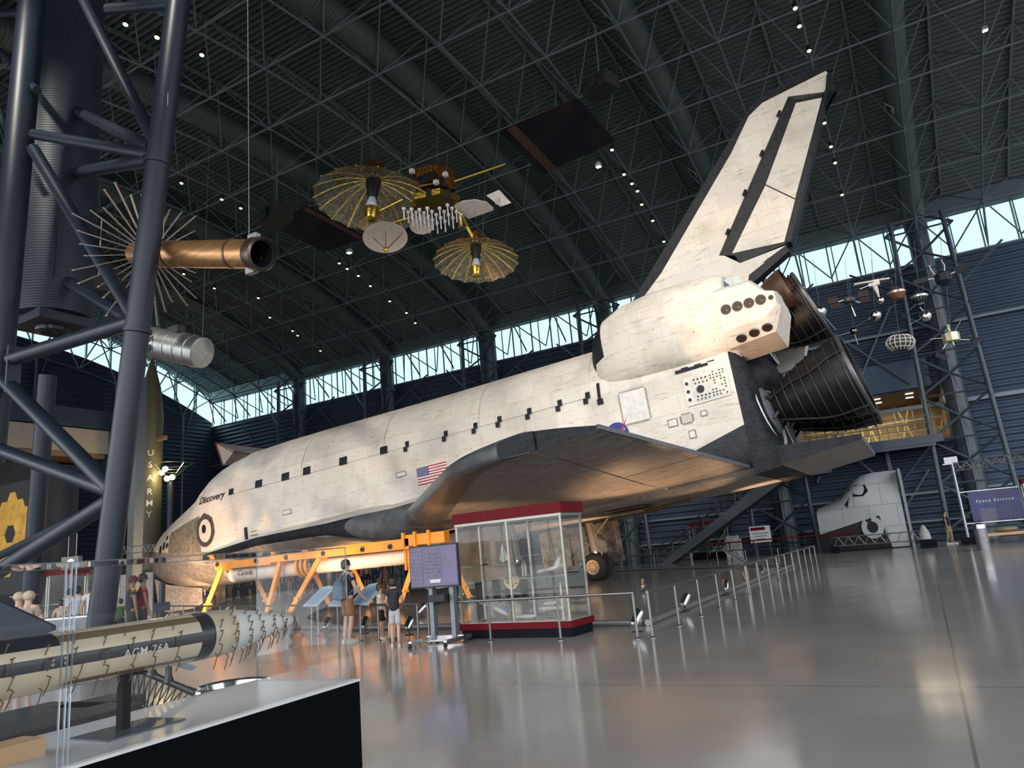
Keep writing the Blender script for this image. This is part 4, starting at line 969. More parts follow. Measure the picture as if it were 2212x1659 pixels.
m = M(); m.path([(-.26, 0, .36), (-.2, 0, .33), (0, 0, .23), (.2, 0, .14), (.28, 0, .10)], [.01, .04, .05, .05, .02], 12); obj('body', m, mw_, o)
m = M(); m.prism([(-.26, -.22, .36), (-.18, -.24, .34), (.1, 0, .2), (.02, .24, .26), (-.12, .2, .34)], (0, 0, .012)); obj('wing', m, mw_, o, smooth=False)
m = M(); m.prism([(.16, 0, .16), (.3, 0, .26), (.36, 0, .24), (.28, 0, .12)], (0, .008, 0)); m.box((-.05, -.052, .25), (.14, .004, .03)); obj('fin', m, mat('model_blue', (.05, .08, .2), .4), o, smooth=False)
m = M(); m.tube((0, 0, 0), (0, 0, .22), .008, n=6); m.box((0, 0, .012), (.46, .16, .024)); obj('model_stand', m, wood, o)
o = model('booster_model', 'white pencil shaped booster model lying at the middle of the case floor', 'model', cw*.54, cdp*.3, zd)
m = M(); plane_body(m, .5, .038, 0, .06); obj('body', m, mw_, o); m = M(); m.box((0, 0, .012), (.42, .1, .024)); obj('model_stand', m, wood, o)
o = model('shuttle_model', 'white shuttle model with fuel tank leaning on the right glass shelf', 'model', cw*.75, cdp*.5, z2+.008)
m = M(); m.path([(-.24, 0, .05), (-.2, 0, .07), (.15, 0, .12), (.2, 0, .14)], [.008, .035, .045, .035], 12); obj('body', m, mw_, o); m = M(); m.prism([(.1, 0, .14), (.22, 0, .3), (.27, 0, .3), (.22, 0, .14)], (0, .01, 0)); obj('fin', m, mw_, o, smooth=False)
m = M(); m.prism([(-.1, -.02, .06), (.2, -.2, .08), (.24, -.2, .09), (.24, .2, .09), (.2, .2, .08)], (0, 0, .01)); obj('wing', m, mg_, o, smooth=False); m = M(); m.tube((.0, 0, 0), (.0, 0, .06), .01, n=6); m.box((0, 0, .006), (.2, .1, .012)); obj('model_stand', m, wood, o)
o = model('rocket_model', 'white upright launcher model with red core on the right shelf by the middle post', 'model', cw*.55, cdp*.4, z2+.008)
m = M(); m.lathe([(0, .022), (.2, .022), (.26, .003)], (0, 0, .03), (0, 0, 1), 12, True); obj('core', m, mat('model_rust', (.3, .06, .03), .5), o)
m = M()
m.lathe([(0, .012), (.19, .012), (.22, .002)], (-.035, 0, .02), (0, 0, 1), 10, True); obj('side_booster', m, mw_, o); m = M(); m.lathe([(0, .012), (.19, .012), (.22, .002)], (.035, 0, .02), (0, 0, 1), 10, True); obj('side_booster', m, mw_, o)
m = M(); m.box((0, 0, .012), (.1, .06, .024)); obj('model_stand', m, wood, o)
o = model('satellite_model', 'small dark winged satellite model on the left glass shelf', 'model', cw*.16, cdp*.5, z1+.008)
m = M(); m.ball((0, 0, .1), .03, 8); m.box((0, 0, .1), (.26, .03, .006)); m.box((0, 0, .12), (.2, .02, .006)); obj('body', m, mg_, o); m = M(); m.tube((0, 0, 0), (0, 0, .08), .004, n=5); m.lathe([(0, .05), (.02, .045), (.025, .01)], (0, 0, 0), (0, 0, 1), 12, True); obj('model_stand', m, blk, o)
o = model('delta_model', 'pale upright delta winged model on the left glass shelf', 'model', cw*.34, cdp*.5, z1+.008)
m = M(); m.path([(0, 0, .02), (0, 0, .25), (.01, 0, .36)], [.04, .035, .006], 12); obj('body', m, mw_, o); m = M(); m.prism([(-.1, .01, .05), (0, .01, .34), (.12, .01, .05)], (0, .008, 0)); obj('wing', m, mw_, o, smooth=False); m = M(); m.box((0, 0, .01), (.14, .1, .02)); obj('model_stand', m, wood, o)
o = model('capsule_model', 'tiny white seated figure model at the right end of the case floor', 'model', cw*.93, cdp*.3, zd)
m = M(); m.tube((0, 0, 0), (.02, 0, .16), .02, .006, 8); m.ball((.02, 0, .19), .018, 8); obj('figure', m, mw_, o)
o = model('slim_rocket_model', 'slim white rocket model standing against the right front post', 'model', cw*.89, cdp*.25, zd)
m = M(); m.lathe([(0, .025), (.05, .018), (.5, .018), (.62, .002)], (0, 0, 0), (0, 0, 1), 12, True); obj('body', m, mw_, o)
# --- handrails
railm = mat('rail_steel', (.17, .165, .16), .32, .85, .08, 30.)
RH = .68
def rail(lb, pts, sp, grp=None, end=True):
    o = thing('handrail', lb, 'handrail', tuple(pts[0]), group=grp); P0 = V(pts[0])
    P = [V(p)-P0 for p in pts]
    for a, b in zip(P, P[1:]):
        m = M(); m.tube(a+V((0, 0, RH)), b+V((0, 0, RH)), .024, n=10); obj('top_bar', m, railm, o)
        d = (b-a); k = max(1, round(d.length/sp)); d /= k
        for i in range(k+1):
            p = a+d*(i+(.02 if i == 0 else (-.02 if i == k else 0)))
            m = M(); m.tube(p, p+V((0, 0, RH)), .021, n=8); m.lathe([(0, .05), (.012, .05), (.03, .024)], p, (0, 0, 1), 12); obj('post', m, railm, o)
    return o
RG = 'steel handrails around the shuttle'
rail('long steel handrail running from the display case corner towards the back wall', [(-3.93, 11.10, 0), (-3.95, 31, 0)], 1.42)
rail('short steel handrail crossing in front of the glass display case', [(-4.12, 11.06, 0), (-8.24, 11.28, 0)], 1.42)
rail('steel handrail behind the children, left of the big screen', [(-8.46, 11.31, 0), (-9.75, 11.7, 0)], 1.3)
rail('steel handrail carrying the pale blue text panels', [(-10.1, 11.62, 0), (-12.35, 12.76, 0), (-17., 14.4, 0), (-26, 18.3, 0)], 1.5)
rail('far steel handrail on the other side of the shuttle', [(-3.95, 31.1, 0), (-10.5, 36.9, 0), (-15.3, 39.6, 0), (-30, 41, 0)], 2.4)
rail('steel handrail behind the robot arm', [(-31, 33.5, 0), (-21, 34.6, 0), (-15.6, 37., 0)], 2.4)
def pipe(lb, pts, r=.055):
    o = tag(obj('floor_pipe', M().path(pts, r, 10), mat('pipe_grey', (.20, .20, .20), .35, .5)), lb, 'pipe')
pipe('grey pipe along the floor inside the long handrail', [(-4.55, 12.7, .055), (-4.6, 15.5, .055), (-4.7, 30.4, .055), (-12, 35.9, .055), (-16, 37.8, .055)])
pipe('grey pipe along the floor behind the case and the screen', [(-4.65, 12.75, .055), (-7.5, 13.2, .055), (-12.25, 13.7, .055), (-17.2, 15.2, .055), (-26, 19.2, .055)])
# --- slanted text panels on the rail
tpan = mat('text_panel_blue', (.27, .40, .55), .35, var=.05); tpf = mat('panel_rim', (.45, .52, .58), .4)
def reader(lb, px, py, w, h, rz, pm=tpan, fm=tpf, grp=None, base=None):
    p = base or atz(px, py, RH); o = thing('text_panel', lb, 'information panel', (p[0], p[1], 0), rz, grp)
    def q(u, v, t): return V((u*w/2, (v*math.cos(R(38)))*h+.02+t*-.6, RH+.0+v*math.sin(R(38))*h+t*.8))
    out = [(-1, 0), (1, 0), (1, .8), (.72, .96), (0, 1.02), (-.72, .96), (-1, .8)]
    m = M(); m.prism([q(u, v, 0) for u, v in out], (0, -.018, .024)); obj('board', m, fm, o, smooth=False)
    m = M(); m.prism([q(u*.88, .06+v*.84, .034) for u, v in ((-1, 0), (1, 0), (1, .93), (-1, .93))], (0, -.002, .003)); s_ = obj('printed_sheet', m, pm, o, smooth=False)
    m = M()
    for k in range(7): m.prism([q(u*.74, .1+k*.09+v*.03, .042) for u, v in ((-1, 0), (.9, 0), (.9, 1), (-1, 1))], (0, -.001, .001))
    o2 = obj('text_lines', m, mat('print_lines', (.20, .30, .42), .4), s_, smooth=False); o2['kind'] = 'stuff'
    m = M(); m.tube((0, .04, 0), (0, .06, RH+.05), .02, n=8); obj('bracket', m, railm, o); return o
reader('pale blue text panel on the rail, leftmost of three, beside the missile tip', 668, 1311, .62, .62, R(-18))
reader('pale blue text panel on the rail, partly behind the person with the blue backpack', 724, 1311, .62, .62, R(-18))
reader('pale blue text panel on the rail between the tall visitor and the child in cream', 790, 1311, .62, .62, R(-15), base=(-10.3, 11.75))
reader('dark tilted text panel on the long handrail', 0, 0, .62, .66, R(90), mat('panel_black', (.02, .022, .025), .3), mat('panel_dark_rim', (.06, .065, .07), .35), base=(-3.96, 18.7))
# --- floodlights standing on the floor
def floor_light(x, y, rz, lb, on=False):
    o = thing('floor_spotlight', lb, 'floodlight', (x, y, 0), rz, 'chrome floodlights standing on the floor around the shuttle')
    m = M(); m.lathe([(0, .09), (.015, .09), (.02, .02)], (0, 0, 0), (0, 0, 1), 14, True); m.tube((0, 0, 0), (0, 0, .15), .012, n=6); obj('base', m, blk, o)
    m = M(); m.path([(-.11, 0, .14), (-.1, 0, .24), (0, 0, .15), (.1, 0, .24), (.11, 0, .14)][:1]+[(-.1, 0, .2), (-.06, 0, .14), (.06, 0, .14), (.1, 0, .2)], .008, 5); obj('yoke', m, chrome, o)
    m = M(); m.lathe([(-.16, .04), (-.14, .07), (.02, .085), (.12, .095), (.13, .09)], (0, 0, .22), (0, .75, .65), 16); m.lathe([(-.16, .04), (-.161, .005)], (0, 0, .22), (0, .75, .65), 12); obj('lamp_barrel', m, chrome, o)
    m = M(); m.lathe([(.10, .088), (.101, .002)], (0, 0, .22), (0, .75, .65), 16); obj('lens', m, mat('flood_glow', (1, .85, .6), .3, emit=(1, .72, .40), es=30.) if on else mat('flood_lens', (.2, .18, .15), .1), o); return o
FL = [(-4.45, 11.9, 'nearest of those along the long handrail', 0), (-4.5, 14.9, 'second along the long handrail', 0), (-4.5, 18.4, 'third along the long handrail', 0), (-4.7, 21.6, 'fourth along the long handrail', 0), (-4.9, 25.2, 'fifth along the long handrail', 1), (-5, 28.6, 'farthest lit one along the long handrail', 1),
      (-12.6, 13.3, 'beside the missile tip, left one', 0), (-11.2, 13.0, 'beside the missile tip, right one', 0), (-9.6, 12.5, 'between the children by the rail', 0), (-20, 16.2, 'left of the robot arm frame', 1), (-22, 17, 'under the robot arm, left', 1), (-24.4, 18.2, 'in front of the nose wheel', 1), (-27, 19.5, 'left of the nose wheel', 1),
      (-18.5, 22, 'under the robot arm, middle', 1), (-14.2, 21.5, 'under the robot arm, right', 1), (-12., 16.2, 'behind the screen', 1), (-7.6, 21.2, 'in front of the starboard wheels', 1), (-27, 22.5, 'under the shuttle nose', 1), (-30, 24, 'ahead of the shuttle nose', 1)]
for x, y, lb, on in FL: floor_light(x, y, random.uniform(-.6, .6), 'chrome floor spotlight %s' % lb, on)
# ================================================================ foreground: missile under glass on a black plinth
tC = aty(776, 1466, 4.55); hP = .62; E_ = atz(776, 1466, hP); E2 = atz(575, 1463, hP); E1 = atz(140, 1659, hP)
ux = (E_-E1); ux.z = 0; ux.normalize(); uy = V((-ux.y, ux.x, 0)); Wp = (E2-E_).dot(uy)
Lp = 6.; print('WP', Wp, ux)
rz = math.atan2(ux.y, ux.x)
PO = E_-V((0, 0, hP))
def pl(x, y, z): return V((x, y, z))
pln = thing('plinth', 'long black plinth with a white top in the left foreground under the missile', 'plinth', tuple(PO), rz)
m = M(); m.box((-Lp/2, Wp/2, (hP-.02)/2), (Lp, Wp, hP-.02)); obj('plinth_body', m, mat('plinth_black', (.002, .003, .0045), .8, spec=.04), pln, smooth=False)
m = M(); m.box((-Lp/2, Wp/2, hP-.008), (Lp+.012, Wp+.012, .016)); obj('plinth_top', m, mat('plinth_white', (.52, .53, .55), .32, var=.03), pln, smooth=False)
gc = thing('glass_cover', 'clear box cover over the missile on the long black plinth', 'glass cover', tuple(PO+V((0, 0, hP+.002))), rz)
PM = Matrix.Translation(PO) @ Matrix.Rotation(rz, 4, 'Z'); PI_ = PM.inverted()
tp = PI_ @ atd(757, 1181, (E_-CC).dot(CF)); GH = tp.z-hP
acr = glass('acrylic_sheet', (.97, .98, .985), .02); gx0, gx1, gy0, gy1 = -Lp+.02, -.05, .05, Wp-.05
seam = (lambda r, o, d: (o+d*((gy0-o.y)/d.y)).x)(0, PI_ @ CC, PI_.to_3x3() @ ray(134, 1400))
for nm, pts in (('front_pane', [(gx0, gy0, 0), (seam, gy0, 0), (seam, gy0, GH), (gx0, gy0, GH)]), ('front_pane', [(seam+.03, gy0, 0), (gx1, gy0, 0), (gx1, gy0, GH), (seam+.03, gy0, GH)]), ('rear_pane', [(gx0, gy1, 0), (gx1, gy1, 0), (gx1, gy1, GH), (gx0, gy1, GH)]), ('end_pane', [(gx1, gy0, 0), (gx1, gy1, 0), (gx1, gy1, GH), (gx1, gy0, GH)]), ('top_pane', [(gx0, gy0, GH), (gx1, gy0, GH), (gx1, gy1, GH), (gx0, gy1, GH)])):
    m = M(); m.add([V(p) for p in pts], [(0, 1, 2, 3)]); obj(nm, m, acr, gc, smooth=False)
edge = glass('acrylic_edge', (.55, .62, .68), .12, .1)
for a, b in (((gx1, gy0, 0), (gx1, gy0, GH)), ((gx1, gy1, 0), (gx1, gy1, GH)), ((gx0, gy0, GH), (gx1, gy0, GH)), ((gx0, gy1, GH), (gx1, gy1, GH)), ((gx1, gy0, GH), (gx1, gy1, GH)), ((seam, gy0, 0), (seam, gy0, GH)), ((seam+.03, gy0, 0), (seam+.03, gy0, GH)), ((seam+.06, gy0+.01, 0), (seam+.06, gy0+.01, GH))):
    m = M(); m.beam(a, b, .007, .007); obj('glued_edge', m, edge, gc, smooth=False)
# the missile lies parallel to the plinth
tipw = atd(645, 1337, ((E_-CC).dot(CF))*.93)
ymid = Wp*.48
# solve the axis: plane y=ymid of the plinth frame
def on_plane(px, py, yy=None):
    yy = ymid if yy is None else yy
    r = ray(px, py); o = PI_ @ CC; d = PI_.to_3x3() @ r; t = (yy-o.y)/d.y; return o+d*t
tip = on_plane(645, 1338); a1 = on_plane(433, 1373); a2 = on_plane(0, 1449)
top1 = on_plane(433, 1318); bot1 = on_plane(433, 1426); Rm = (top1.z-bot1.z)/2*.95
zax = (a1.z+a2.z)/2
mis = thing('missile', 'cream and black missile prickled with thin hooked wires, lettered along its side', 'missile', tuple(PM @ V((tip.x, ymid, zax))), rz)
mm, n, l, b = nodes('missile_paint')
tc = n.new('ShaderNodeTexCoord'); sp = n.new('ShaderNodeSeparateXYZ'); l.new(tc.outputs['Object'], sp.inputs[0]); x, y, z = sp.outputs
ang = math_n(n, l, 'ARCTAN2', z, math_n(n, l, 'MULTIPLY', y, -1)); cream, black_, brown = (.60, .53, .38), (.012, .016, .026), (.17, .12, .075)
Lc = tip.x-on_plane(433, 1373).x   # distance of the black collar behind the tip
def band(lo, hi, src): return math_n(n, l, 'MULTIPLY', math_n(n, l, 'GREATER_THAN', src, lo), math_n(n, l, 'LESS_THAN', src, hi))
c = mixc(n, l, band(-.18, .24, ang), cream, black_)
c = mixc(n, l, math_n(n, l, 'MULTIPLY', band(-1.02, -.8, ang), math_n(n, l, 'GREATER_THAN', x, -Lc*2.05)), c, brown)
c = mixc(n, l, math_n(n, l, 'MULTIPLY', band(.72, 1.1, ang), math_n(n, l, 'GREATER_THAN', x, -Lc*2.1)), c, brown)
c = mixc(n, l, math_n(n, l, 'MULTIPLY', band(.60, 2.2, ang), math_n(n, l, 'LESS_THAN', x, -Lc*2.1)), c, black_)
c = mixc(n, l, math_n(n, l, 'GREATER_THAN', x, -Lc*1.12), c, black_); c = mixc(n, l, math_n(n, l, 'GREATER_THAN', x, -Lc), c, cream); c = mixc(n, l, math_n(n, l, 'GREATER_THAN', x, -Lc*.78), c, (.70, .71, .69))
nz = n.new('ShaderNodeTexNoise'); nz.inputs['Scale'].default_value = 4; nz.inputs['Detail'].default_value = 6; l.new(tc.outputs['Object'], nz.inputs['Vector'])
mxx = n.new('ShaderNodeMix'); mxx.data_type = 'RGBA'; mxx.blend_type = 'MULTIPLY'; mxx.inputs[0].default_value = .5; l.new(c, mxx.inputs[6]); l.new(nz.outputs['Color'], mxx.inputs[7])
l.new(c, b.inputs['Base Color']); b.inputs['Roughness'].default_value = .22; b.inputs['Coat Weight'].default_value = .3
prof = [(-5.2, Rm)]+[(-Lc, Rm), (-Lc*.8, Rm*.97), (-Lc*.6, Rm*.84), (-Lc*.4, Rm*.64), (-Lc*.2, Rm*.37), (-Lc*.08, Rm*.2), (-Lc*.02, Rm*.09), (0, .002)]
m = M(); m.lathe(prof, (0, 0, 0), (1, 0, 0), 48, ref=(0, 0, 1)); m.v = [tuple(p) for p in m.v]; body = obj('missile_body', m, mm, mis, ang=50)
def msurf(xx, th, off=0.):
    r = lerp([(-9, Rm)]+prof[1:], xx)+off; return V((xx, -r*math.cos(th), r*math.sin(th)))
wirem = mat('hook_wire', (.10, .05, .025), .45); random.seed(3)
for i in range(30):
    xx = -.09-i*(.135 if i < 7 else .165)
    if xx < -4.2: break
    for th in ((-1.25, -.95, -.62, -.3, .02, .36, .68, 1.0) if xx > -Lc*.85 else (-1.1, -.62, -.12, .4, .8) if i % 2 else (-.85, -.35, .14, .62)):
        if lerp(prof, xx) < .03: continue
        th += random.uniform(-.05, .05); x_ = xx+random.uniform(-.02, .02); k = .75+.35*random.random(); s_ = min(1., .55+.5*lerp(prof, xx)/Rm)
        p0 = msurf(x_, th); out = (msurf(x_, th, .1)-p0).normalized(); dn = V((-.28, 0, -1)).normalized()
        q = M(); q.path([p0-out*.01, p0+out*.022*s_+V((.014*s_, 0, 0)), p0+out*.034*s_+dn*.008, p0+out*.036*s_+dn*.03*k*s_, p0+out*.022*s_+dn*.085*k*s_], .0034, 5); obj('hook_wire', q, wirem, mis)
t = text_mesh('AGM-76A', Rm*.42, bold=.0008, align='LEFT', space=1.05)
x0 = on_plane(268, 1398, ymid-Rm*.98).x-tip.x
t.v = [tuple(msurf(x0+p[0]*1.1, (p[1]-.045*Rm/.2)/Rm-.02, .0015)) for p in t.v]; obj('lettering', t, mat('letter_white', (.60, .60, .58), .5), mis, smooth=False)
m = M()
for i in range(2):
    for j in range(2): m.lathe([(0, .011), (.004, .01), (.0041, .001)], msurf(x0-.42+.07*i, -.04+.16*j, .0), tuple(msurf(0, -.04+.16*j, 1)-msurf(0, -.04+.16*j)), 10, True)
o = obj('rivet', m, mat('rivet_metal', (.3, .3, .3), .4, .6), mis); o['kind'] = 'stuff'
# stand post with its steel foot plate
sx = on_plane(266, 1560).x
std = thing('missile_stand', 'square black post on a flat plate holding up the missile', 'stand', tuple(PM @ V((sx, ymid, hP))), rz)
m = M(); m.box((0, 0, (zax-hP-Rm*.9)/2), (.055, .055, zax-hP-Rm*.9)); obj('post', m, blkp, std, smooth=False)
m = M(); m.box((.02, -.02, .005), (.52, .36, .01)); obj('foot_plate', m, mat('foot_plate', (.09, .11, .14), .35, .5), std, smooth=False)
m = M(); m.box((0, 0, zax-hP-Rm*.94), (.16, .2, .015)); obj('saddle', m, blkp, std, smooth=False)
# small wooden block at the very corner
wp = PI_ @ atz(35, 1640, hP)
wb_ = thing('wooden_block', 'pale wooden block at the lower left corner of the plinth top', 'block', tuple(PM @ V((wp.x-.03, max(.16, wp.y), hP))), rz)
m = M(); m.box((0, 0, .045), (.24, .2, .09)); obj('block', m, mat('plain_wood', (.48, .30, .17), .55, stretch=(1, 14, 1), scale=3.), wb_, smooth=False)
# ---------------- exhibits just behind the plinth
rb = atz(505, 1478, .55)
o = thing('ring_bin', 'round dark bin with a polished oval steel rim behind the plinth', 'bin', (rb.x, rb.y, 0), rz)
m = M(); m.lathe([(0, .30), (.46, .34), (.5, .34)], (0, 0, 0), (0, 0, 1), 32); obj('bin_body', m, mat('bin_dark', (.03, .03, .035), .4, .5), o)
m = M(); m.lathe([(.5, .34), (.55, .34), (.56, .30), (.545, .27), (.5, .25)], (0, 0, 0), (0, 0, 1), 36); obj('steel_rim', m, mat('polished_rim', (.7, .72, .74), .12, 1.), o)
m = M(); m.lathe([(.46, .26), (.44, .02)], (0, 0, 0), (0, 0, 1), 24); obj('inner_liner', m, mat('liner_grey', (.12, .15, .16), .2, .6), o)
lb0 = atd(285, 1440, 5.4); lb1 = atd(412, 1493, 5.4)
o = thing('lattice_boom', 'black lattice boom with two upright lugs behind the missile stand', 'boom', tuple(lb0))
bt = mat('boom_black', (.02, .021, .024), .35, .3); D_ = lb1-lb0; dn = V((0, 0, -.27))
m = M(); m.tube((0, 0, 0), D_, .024, n=10); m.lathe([(-.03, .028), (.03, .028)], D_, tuple(D_), 12, True); obj('top_tube', m, bt, o)
m = M(); m.tube(dn, D_*.55+dn, .012, n=8); m.tube(dn+uy*-.12, D_*.5+dn*1.1+uy*-.12, .012, n=8); obj('lower_tube', m, bt, o)
m = M()
for k in range(9):
    a = D_*(k/9); b_ = D_*(k/9*.6); m.tube(a, D_*((k+1)/9*.6)+dn, .005, n=5); m.tube(D_*((k+1)/9), b_+dn, .005, n=5)
obj('lacing', m, bt, o)
for k in (.34, .62): m = M(); p = D_*k; m.path([p, p+V((0, 0, .05)), p+V((0, 0, .12)), p+V((.04, .01, .15))], [.04, .024, .024, .03], 8); obj('lug', m, bt, o)
m = M(); p = D_*.8+V((0, 0, .14)); m.prism([p, p+ux*.12+V((0, 0, -.05)), p+ux*.16+V((0, 0, -.03)), p+ux*.05+V((0, 0, .02))], uy*.02); obj('blade', m, mat('blade_blue', (.20, .25, .32), .3, .4), o, smooth=False)
c = atz(215, 1545, 0)
for px, py, s_, lb in ((215, 1530, (.5, .4, .62), 'dark grey equipment box standing behind the missile post'), (15, 1520, (1.3, 1.1, .62), 'dark equipment case at the left behind the missile')):
    p = atd(px, py, 5.6 if px > 100 else 5.0); o = thing('equipment_box', lb, 'box', (p.x, p.y, 0), rz)
    m = M(); m.box((0, 0, s_[2]/2), s_); obj('box_body', m, mat('box_dark', (.035, .037, .04), .5), o, smooth=False); m = M(); m.box((0, -s_[1]/2-.005, s_[2]*.8), (s_[0]*.5, .01, .05)); obj('name_plate', m, mat('plate_grey', (.15, .15, .16), .4), o, smooth=False)
# ================================================================ big slanted steel tower of round tubes at the left
TY = 8.6
def TP(px, py, Y=TY): return aty(px, py, Y)
base = TP(206, 1436)
tw = thing('column_tower', 'huge dark blue tower of slanted round steel tubes at the left edge', 'steel tower', (base.x, TY, 0)); B0 = V((base.x, TY, 0))
tm = mat('tower_blue', (.011, .018, .031), .42, .0, .15, 1., spec=.4)
def tt(nm, a, b, r, Y0=TY, Y1=None):
    a = TP(*a, Y0)-B0; b = TP(*b, Y1 or Y0)-B0
    return obj(nm, M().tube(a, b, r, n=24), tm, tw)
rs = 27/FPX*((base-CC).dot(CF))
RL = tt('leg', (206, 1436), (393, -60), .235); tt('leg', (-25, 1000), (76, -60), .32)
tt('strut', (74, 290), (344, 337), 0.129); tt('brace', (176, -10), (346, 330), 0.129); tt('brace', (72, 322), (300, 700), 0.143)
tt('strut', (25, 775), (303, 690), 0.163); tt('brace', (8, 820), (252, 1068), 0.163); tt('strut', (-10, 968), (245, 1062), 0.150); tt('brace', (262, 1068), (-12, 1240), 0.163)
tt('rear_brace', (60, 190), (330, 320), .15, TY+4, TY); tt('rear_brace', (60, 392), (325, 345), .15, TY+4, TY); tt('rear_brace', (40, 545), (300, 700), .15, TY+4, TY); tt('rear_brace', (0, 110), (80, 195), .10, TY+1, TY); tt('rear_brace', (0, 238), (20, 300), .08, TY+1, TY)
tt('rear_brace', (-10, 1205), (250, 1080), .10, TY+1.6, TY); tt('rear_brace', (235, 20), (385, 8), .13); tt('rear_brace', (-10, 30), (65, 25), .10)
for px, py in ((341, 352), (297, 715)): m = M(); c = TP(px, py)-B0; a = (TP(393, -60)-TP(206, 1436)).normalized(); m.lathe([(-.05, .24), (-.04, .27), (.04, .27), (.05, .24)], c, tuple(a), 24); obj('joint_ring', m, tm, tw)
m = M(); c = TP(24, 800)-B0; m.box(c+V((.1, 0, 0)), (.06, .3, 1.1)); obj('gusset_plate', m, tm, tw, smooth=False)
o = obj('foot_plate', M().prism([atd(0, 1300, 9.)-B0, atd(112, 1352, 9.)-B0, atd(112, 1362, 9.)-B0, atd(0, 1400, 9.)-B0], (0, .05, 0)), tm, tw, smooth=False)
# wide ribbed duct hanging behind the tower
DYc = 10.5
o = thing('hanging_duct', 'wide dark ribbed duct hanging behind the slanted steel tower', 'duct', tuple(TP(112, 690, DYc)))
b0 = V(o.location); a1 = TP(152, -70, DYc)-b0; dd = a1.normalized(); Rr = 78/FPX*(b0-CC).dot(CF)
m = M(); n_ = 150; L = a1.length; pr = []
for k in range(n_): pr += [(L*k/n_, Rr), (L*(k+.8)/n_, Rr), (L*(k+.86)/n_, Rr*.985), (L*(k+.94)/n_, Rr*.985)]
m.lathe(pr, (0, 0, 0), tuple(dd), 48); obj('duct_skin', m, mat('duct_dark_blue', (.022, .033, .050), .5), o, ang=25)
m = M(); m.lathe([(0, Rr), (-.02, Rr*.95), (.02, .01)], (0, 0, 0), tuple(dd), 40); obj('end_plate', m, tm, o)
m = M(); m.box((0.05, 0, -.14), (Rr*1.5, Rr*1.5, .26)); m2 = obj('outlet_box', m, tm, o, smooth=False)
m = M(); m.lathe([(0, .42), (-.1, .40), (-.12, .3), (-.06, .02)], (0, 0, -.27), (0, 0, 1), 24); obj('outlet_ring', m, mat('ring_dark', (.03, .035, .04), .25, .6), m2)
q = M(); u_ = V((1, -.6, 0)).normalized()*(Rr+.02); q.path([u_*.9+V((0, 0, .35)), u_+V((.02, 0, 1.2)), u_+V((.05, 0, 1.9)), u_*1.02+dd*2.6], [.02, .03, .025, .01], 6); obj('loose_strap', q, blk, o)
# ================================================================ spacecraft hung from the roof
gold = mat('gold_foil', (.62, .42, .08), .22, 1., .35, 14., bump=.5); goldd = mat('dark_gold_foil', (.22, .09, .02), .28, .8, .6, 10., bump=.8); whitep = mat('dish_white', (.58, .54, .50), .5); blackc = mat('black_cone', (.006, .007, .010), .45)
chromeb = mat('satellite_chrome', (.62, .60, .58), .14, 1., .15, 5.); silver = mat('silver_skin', (.40, .41, .41), .35, .7, .2, 3.)
def wires(o, p0, tops):
    q = M()
    for a, b in tops: q.tube(V(a)-p0, V(b)-p0, .008, n=4)
    x = obj('hanging_wire', q, mat('wire_steel', (.3, .3, .3), .4, .6), o); return x
def umbrella(o, p0, c, Rr, feed_down, tilt=(0, 0, -1), spin=0.):
    """ribbed parabolic mesh antenna, opening towards tilt"""
    t = V(tilt).normalized(); u = t.cross(V((1, .2, 0))).normalized(); w = t.cross(u); c = V(c)-p0
    H = Rr*.42
    def P(r, a): return c-t*(H*(1-(r/Rr)**2))+t*H+(u*math.cos(a)+w*math.sin(a))*r-t*0
    def PP(r, a): return c+t*(H*(r/Rr)**2)+(u*math.cos(a)+w*math.sin(a))*r
    N = 18
    net = glass_net(); m = M()
    for k in range(N):
        for j in range(5):
            a0, a1 = 2*math.pi*k/N+spin, 2*math.pi*(k+1)/N+spin; r0, r1 = Rr*(.12+.88*j/5), Rr*(.12+.88*(j+1)/5)
            sag = lambda r: .965 if r > Rr*.9 else 1
            am = (a0+a1)/2
            m.add([PP(r0, a0), PP(r1, a0), PP(r1*sag(r1), am), PP(r1, a1), PP(r0, a1), PP(r0, am)], [(0, 1, 2, 5), (5, 2, 3, 4)])
    dish = obj('mesh_dish', m, net, o, smooth=False)
    for k in range(N):
        a = 2*math.pi*k/N+spin; q = M(); q.path([PP(Rr*(.1+.9*j/6), a)-t*.03 for j in range(7)], [.034]*6+[.02], 6); obj('rib', q, gold, dish)
    q = M(); q.lathe([(0, Rr*.22), (.05, Rr*.2), (.1, Rr*.12)], c-t*.02, tuple(-t), 20, True); obj('hub_plate', q, whitep, dish)
    q = M(); q.lathe([(.0, Rr*.13), (Rr*.04, Rr*.135), (Rr*.34, Rr*.085)], c, tuple(t), 20, True); obj('feed_support', q, blackc, dish)
    q = M(); q.lathe([(Rr*.34, Rr*.06), (Rr*.55, Rr*.115), (Rr*.56, Rr*.11)], c, tuple(t), 20, True); obj('feed_cone', q, mat('feed_white', (.55, .60, .68), .4), dish)
    q = M(); q.lathe([(Rr*.55, Rr*.125), (Rr*.62, Rr*.125), (Rr*.76, Rr*.10), (Rr*.77, Rr*.02)], c, tuple(t), 20, True); obj('feed_cup', q, gold, dish)
    q = M(); q.box(c-t*Rr*.2, (Rr*.24, Rr*.24, Rr*.3)); obj('dish_drive_box', q, goldd, dish, smooth=False)
